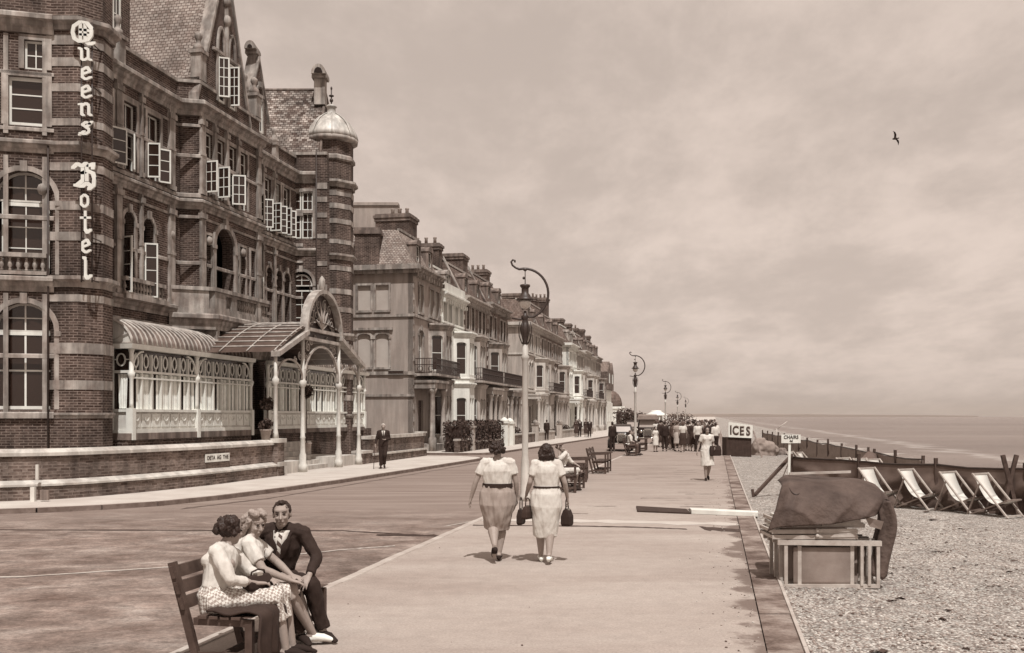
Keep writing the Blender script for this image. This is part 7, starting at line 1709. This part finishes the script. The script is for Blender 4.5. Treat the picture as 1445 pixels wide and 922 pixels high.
person('woman walking away on the right, white dress with thin belt', (.47, 13.55, 0), WB, female=True, wide=1.12,
  J=dict(sR=(-.155, .01, 1.35), sL=(.155, .01, 1.35), neck=(0, .01, 1.41), head=(.0, -.02, 1.53), chest=(0, 0, 1.24), waist=(0, 0, 1.04), pelvis=(0, 0, .91), hR=(-.09, 0, .88), hL=(.09, 0, .88), eR=(-.25, .03, 1.10), wR=(-.29, -.06, .88), eL=(.225, .03, 1.10), wL=(.27, -.13, .93),
    kR=(-.05, -.01, .49), aR=(-.03, .16, .13), tR=(-.05, .04, .03), kL=(.08, -.10, .50), aL=(.07, -.14, .09), tL=(.08, -.29, .03)),
  outfit=dict(kind='dress', m='dress_white', belt='belt_dark', bw=.012, sleeve=.62, hem=.36, hemk=.82, shoe='shoe_white', heel=True), hair=('bob', 'hair_dark'), face=False)
handbag('handbag', 'flat dark handbag carried by the left walking woman', (.125, 13.78, .50), 75, (.22, .08, .21), strap=.17)
handbag('handbag', 'dark handbag hanging from the left arm of the right walking woman', (.215, 13.55, .60), 60, (.21, .09, .17), 'suit_brown', .12)
handbag('handbag', 'upright dark handbag in the right hand of the right walking woman', (.755, 13.60, .50), 65, (.16, .13, .22), strap=.18)
# --- woman walking towards us
person('woman in white dress walking towards us with large dark bag under her arm', (6.09, 31.0, 0), 0, female=True,
  J=dict(sR=(-.155, .01, 1.38), sL=(.155, .01, 1.38), eR=(-.24, .05, 1.12), wR=(-.30, .0, .90), eL=(.21, .05, 1.12), wL=(.20, -.18, 1.02), neck=(0, .01, 1.44), head=(0, -.03, 1.575), kR=(-.06, -.08, .51), aR=(-.05, -.08, .09), tR=(-.07, -.24, .03), kL=(.09, .02, .5), aL=(.07, .20, .15), tL=(.07, .1, .03)),
  outfit=dict(kind='dress', m='dress_white', sleeve=.6, hem=.46, shoe='shoe_dark', heel=True), hair=('bob', 'hair_dark'), yaw=8)
handbag('handbag', 'large round dark bag carried by the woman walking towards us', (6.32, 30.85, .78), 12, (.36, .14, .30), strap=.12)
# --- trio on the near bench
def seated(hip, yawd, knees, ankles, toes, hd, **kw):
    return hip
bz0 = .46
person('seated woman nearest us with dark curly hair, pale cardigan and checked skirt', (0, 0, 0), 0, female=True,
  J=dict(pelvis=(-2.420, 8.080, 0.510), waist=(-2.409, 8.100, 0.619), chest=(-2.388, 8.140, 0.810), neck=(-2.356, 8.190, 0.956), head=(-2.318, 8.220, 1.061), sR=(-2.377, 7.980, 0.910), sL=(-2.409, 8.320, 0.901), eR=(-2.237, 7.900, 0.701), wR=(-2.076, 8.060, 0.646), eL=(-2.205, 8.360, 0.701), wL=(-2.033, 8.240, 0.656),
    hR=(-2.377, 7.990, 0.501), hL=(-2.356, 8.190, 0.501), kR=(-1.947, 8.140, 0.520), kL=(-1.925, 8.300, 0.529), aR=(-1.861, 8.160, 0.090), aL=(-1.839, 8.300, 0.090), tR=(-1.699, 8.170, 0.030), tL=(-1.678, 8.320, 0.030)),
  outfit=dict(kind='dress', m='shirt', m2='checked', sleeve=1.6, shoe='shoe_dark', drape=.45), hair=('curly', 'hair_dark'), yaw=150, pitch=4, face=True,
  hands={'R': dict(fd=(.7, .7, -.1), pn=(0, 0, -1), sd=(-.5, .6, 0)), 'L': dict(fd=(.8, -.5, -.1), pn=(0, 0, -1), sd=(-.5, -.6, 0))})
person('seated middle woman with fair rolled hair, pale blouse and white shoes', (0, 0, 0), 0, female=True,
  J=dict(pelvis=(-2.323, 8.560, 0.510), waist=(-2.313, 8.570, 0.610), chest=(-2.280, 8.580, 0.810), neck=(-2.259, 8.600, 0.965), head=(-2.227, 8.600, 1.083), sR=(-2.237, 8.430, 0.910), sL=(-2.302, 8.750, 0.910), eR=(-2.097, 8.360, 0.710), wR=(-1.882, 8.420, 0.610), eL=(-2.076, 8.780, 0.710), wL=(-1.915, 8.620, 0.619),
    hR=(-2.259, 8.470, 0.501), hL=(-2.259, 8.660, 0.501), kR=(-1.925, 8.500, 0.529), kL=(-1.915, 8.650, 0.539), aR=(-1.742, 8.680, 0.100), aL=(-1.786, 8.820, 0.100), tR=(-1.581, 8.720, 0.030), tL=(-1.635, 8.880, 0.030)),
  outfit=dict(kind='dress', m='dress_white', m2='dress_mid', sleeve=.7, shoe='shoe_white', drape=.12), hair=('rolls', 'hair_fair'), yaw=52, pitch=12, face=True,
  hands={'R': dict(fd=(.8, .3, -.25), pn=(0, 0, -1), sd=(-.2, .9, 0), curl=.2), 'L': dict(fd=(.85, -.4, -.15), pn=(0, 0, -1), sd=(-.3, -.8, 0))})
person('seated man in dark suit and striped tie, facing us at the bench end', (0, 0, 0), 0, female=False,
  J=dict(pelvis=(-2.151, 9.010, 0.520), waist=(-2.119, 8.980, 0.656), chest=(-2.076, 8.930, 0.865), neck=(-2.065, 8.900, 1.020), head=(-2.049, 8.840, 1.142), sR=(-2.270, 8.890, 0.956), sL=(-1.882, 8.910, 0.951), eR=(-2.345, 8.750, 0.747), wR=(-2.173, 8.630, 0.637), eL=(-1.742, 8.860, 0.747), wL=(-1.769, 8.660, 0.615),
    hR=(-2.194, 8.890, 0.510), hL=(-2.022, 8.970, 0.510), kR=(-1.915, 8.570, 0.529), kL=(-1.764, 8.710, 0.529), aR=(-1.850, 8.710, 0.100), aL=(-1.678, 8.810, 0.100), tR=(-1.764, 8.590, 0.030), tL=(-1.570, 8.720, 0.030)),
  outfit=dict(kind='suit', m='suit_dark', tie='tie', shoe='shoe_dark'), hair=('short', 'hair_dark'), yaw=6, pitch=2, roll=-3,
  hands={'L': dict(fd=(-.35, -.55, -.62), pn=(-.2, .5, -.75), sd=(-.9, .1, .1), curl=.22, ), 'R': dict(fd=(.6, -.6, -.3), pn=(0, 0, -1), sd=(.5, .6, 0))})
# necklace of details: handbag on the nearest woman's lap
handbag('handbag', 'dark clutch bag on the lap of the nearest seated woman', (-2.08, 8.12, .58), 60, (.26, .10, .12), strap=.05)
# --- person in white on the bench hidden by the right woman
person('person in white on a bench, arm raised, behind the right walking woman', (0, 0, 0), 0, female=True, near=True, voxel=.014,
  J=dict(pelvis=(1.32, 26.7, .56), waist=(1.34, 26.7, .70), chest=(1.40, 26.68, .90), neck=(1.46, 26.66, 1.05), head=(1.30, 26.6, 1.16), sR=(1.42, 26.50, 1.0), sL=(1.42, 26.84, 1.0), eR=(1.28, 26.42, .86), wR=(1.24, 26.45, 1.10), eL=(1.6, 26.86, .78), wL=(1.75, 26.75, .70),
    hR=(1.36, 26.6, .54), hL=(1.36, 26.8, .54), kR=(1.75, 26.65, .56), kL=(1.75, 26.82, .56), aR=(1.68, 26.65, .09), aL=(1.70, 26.82, .09), tR=(1.82, 26.62, .03), tL=(1.84, 26.8, .03)),
  outfit=dict(kind='dress', m='dress_white', sleeve=1.4, drape=.3), hair=('curly', 'hair_mid'), yaw=70, face=False)
# --- man with stick on the hotel pavement
person('man in dark suit walking with a stick on the hotel pavement', (-4.93, 38.0, .0), 8, near=False, voxel=.016, H=1.75,
  J=dict(eR=(-.26, .04, 1.13), wR=(-.30, -.05, .93), eL=(.24, .05, 1.14), wL=(.06, -.16, 1.12), kL=(.06, -.10, .52), aL=(.04, .10, .14), tL=(.05, -.03, .04)),
  outfit=dict(kind='suit', m='suit_dark'), hair=('short', 'hair_grey'), face=True)
o = root('walking_stick', 'thin walking stick held by the man on the hotel pavement', 'walking stick', (-5.25, 37.8, 0)); mb = MB(); mb.tube([(-5.27, 37.78, .0), (-5.24, 37.87, .88), (-5.24, 37.93, .92), (-5.24, 37.98, .88)], .012, 6); mb.build('stick', 'wood_dark', o)
# --- archetypes for the farther people, built once and copied
def arche(kind):
    if kind == 'man_dark': return person('x', (0, 0, -50), 0, near=False, outfit=dict(kind='suit', m='suit_dark'), hair=('short', 'hair_dark'), face=True)
    if kind == 'man_hat': return person('x', (0, 0, -50), 0, near=False, outfit=dict(kind='suit', m='suit_mid', m2='suit_dark'), hair=('short', 'hair_mid'), face=True, hat='suit_mid', J=dict(kL=(.1, -.12, .5), aL=(.09, -.2, .1), tL=(.1, -.34, .05), wR=(-.2, -.2, .98)))
    if kind == 'man_shirt': return person('x', (0, 0, -50), 0, near=False, outfit=dict(kind='shirt', m='shirt', m2='suit_dark'), hair=('short', 'hair_dark'), face=False, J=dict(wL=(.12, -.22, 1.08)))
    if kind == 'woman_pale': return person('x', (0, 0, -50), 0, near=False, female=True, outfit=dict(kind='dress', m='dress_white', m2='dress_white', hem=.45), hair=('curly', 'hair_dark'), face=False)
    if kind == 'woman_skirt': return person('x', (0, 0, -50), 0, near=False, female=True, outfit=dict(kind='dress', m='dress_white', m2='suit_brown', hem=.42), hair=('bob', 'hair_mid'), face=False, J=dict(kR=(-.09, -.1, .5), aR=(-.08, -.14, .1), tR=(-.09, -.28, .05)))
    if kind == 'woman_dark': return person('x', (0, 0, -50), 0, near=False, female=True, outfit=dict(kind='dress', m='suit_brown', m2='suit_brown', hem=.38, sleeve=1.6), hair=('curly', 'hair_dark'), face=False)
    if kind == 'woman_mid': return person('x', (0, 0, -50), 0, near=False, female=True, outfit=dict(kind='dress', m='dress_mid', m2='dress_pale', hem=.44), hair=('curly', 'hair_mid'), face=False, J=dict(wR=(-.12, -.2, 1.05)))
AR = {}
def place(kind, x, y, z, rz, label, s=1.0, group='people in the promenade crowd'):
    if kind not in AR: AR[kind] = arche(kind); o = AR[kind]
    else: o = dup(AR[kind])
    o.location = (x, y, z); o.rotation_euler.z = R(rz); o.scale = (s, s, s); o['label'] = label; o['group'] = group; return o
def at(px, Y): return (px-722.5)/FP*Y
# front rank of the crowd (pixel column, depth) left to right
FRt = [('woman_pale', 925, 56, 20, .82, 'girl in a pale dress with arms out, leftmost in the crowd beside the dark tourer'),
 ('man_dark', 938, 57, 170, 1.0, 'tall man in a dark suit, back to us, left side of the crowd'),
 ('woman_skirt', 947, 60, 200, .95, 'woman in pale blouse just right of the tall man in black'),
 ('man_hat', 950, 58.5, 150, .97, 'man in mid suit close behind the tall man in black'),
 ('woman_mid', 955.5, 57, 185, 1.0, 'woman in mid toned blouse and pale skirt, third along the front of the crowd'),
 ('woman_skirt', 963.5, 55.5, 175, 1.0, 'woman in bulky white blouse and dark skirt at the front of the crowd centre'),
 ('woman_dark', 970, 58, 190, 1.0, 'woman in dark coat right of the white blouse'),
 ('woman_dark', 978, 57, 160, 1.02, 'woman in long dark coat facing right near the middle of the crowd'),
 ('man_shirt', 984.5, 56.5, 10, .98, 'man in white shirt and dark trousers facing us at the front of the crowd'),
 ('man_hat', 990.5, 60, 0, 1.0, 'man with a hat right of the man in the white shirt'),
 ('man_dark', 1001, 61, 170, .98, 'man in dark suit behind the woman with the round bag'),
 ('man_shirt', 1009.5, 55, 185, .96, 'man in white shirt at the right edge of the crowd near the ices stall')]
for kd, px, Y, rz, s, lab in FRt: place(kd, at(px, Y), Y, 0, rz, lab, s)
rg = random.Random(11); nm = ['man_dark', 'woman_dark', 'woman_pale', 'woman_dark', 'man_hat', 'woman_mid', 'man_shirt', 'woman_skirt', 'man_dark']; desc = {'man_dark': 'man in a dark suit', 'woman_pale': 'woman in a pale dress', 'woman_dark': 'woman in a dark coat', 'man_hat': 'man in a grey jacket and hat', 'woman_mid': 'woman in a mid toned dress', 'man_shirt': 'man in a white shirt', 'woman_skirt': 'woman in blouse and dark skirt'}
ords = ['first', 'second', 'third', 'fourth', 'fifth', 'sixth', 'seventh', 'eighth', 'ninth', 'tenth', 'eleventh', 'twelfth', 'thirteenth', 'fourteenth', 'fifteenth', 'sixteenth', 'seventeenth', 'eighteenth', 'nineteenth', 'twentieth', 'twenty-first', 'twenty-second', 'twenty-third', 'twenty-fourth', 'twenty-fifth', 'twenty-sixth']
for i in range(25):
    px = 926+i*3.5+rg.uniform(-1.2, 1.2); Y = rg.uniform(62, 70); kd = rg.choice(nm); place(kd, at(px, Y), Y, 0, rg.uniform(0, 360), desc[kd]+', '+ords[i]+' from left in the crowd\'s second rank', rg.uniform(.93, 1.04), 'second rank of the promenade crowd')
for i in range(25):
    px = 922+i*3.6+rg.uniform(-1.2, 1.2); Y = rg.uniform(76, 96); kd = rg.choice(nm); place(kd, at(px, Y), Y, 0, rg.uniform(0, 360), desc[kd]+', '+ords[i]+' from left in the crowd\'s far rank', rg.uniform(.93, 1.04), 'far rank of the promenade crowd')
k = .0
place('man_dark', at(864, 59.5), 59.5, -.1, 200, 'man in a dark coat leaning by the near black car, at its left', 1.03, 'people by the cars and on the far pavement')
place('man_dark', at(771.5, 83), 83, 0, 170, 'lone man in dark clothes on the far pavement right of the tall lamp', 1.0, 'people by the cars and on the far pavement')
for i, (kd, px, Y, rz, l) in enumerate((('woman_dark', 813, 96, 20, 'leftmost of the dark clothed group on the far pavement'), ('man_dark', 818, 97, 10, 'second of the dark clothed group on the far pavement'), ('woman_dark', 827, 96, 0, 'third of the dark clothed group on the far pavement'), ('man_dark', 832, 95, 350, 'rightmost of the dark clothed group on the far pavement'))):
    place(kd, at(px, Y), Y, 0, rz, l, 1.02, 'people by the cars and on the far pavement')
# two people seated on the far bench
def seat_person(label, x, y, m, m2, hr):
    j = dict(pelvis=(0, .0, .54), waist=(.03, 0, .68), chest=(.05, 0, .88), neck=(.07, 0, 1.05), head=(.09, 0, 1.20), sR=(.05, -.17, 1.0), sL=(.05, .17, 1.0), eR=(.12, -.2, .76), wR=(.32, -.12, .66), eL=(.12, .2, .76), wL=(.32, .12, .66), hR=(.03, -.09, .53), hL=(.03, .09, .53), kR=(.42, -.1, .55), kL=(.42, .1, .55), aR=(.42, -.1, .09), aL=(.42, .1, .09), tR=(.56, -.11, .03), tL=(.56, .11, .03))
    return person(label, (x, y, 0), -11, J=j, near=False, outfit=dict(kind='shirt' if m == 'shirt' else 'suit', m=m, m2=m2), hair=('short', hr), yaw=90, face=False)
seat_person('person in pale shirt seated at the near end of the far bench', 5.98, 50.7, 'shirt', 'suit_mid', 'hair_mid')
seat_person('person in dark clothes seated at the far end of the far bench', 6.2, 51.6, 'suit_dark', 'suit_dark', 'hair_dark')
for _o in bpy.data.objects:
    if 'label' in _o.keys():
        assert _o['label'] != 'x', _o.name
        if len(_o['label'].split()) > 16: print('LONG', len(_o['label'].split()), _o['label'])
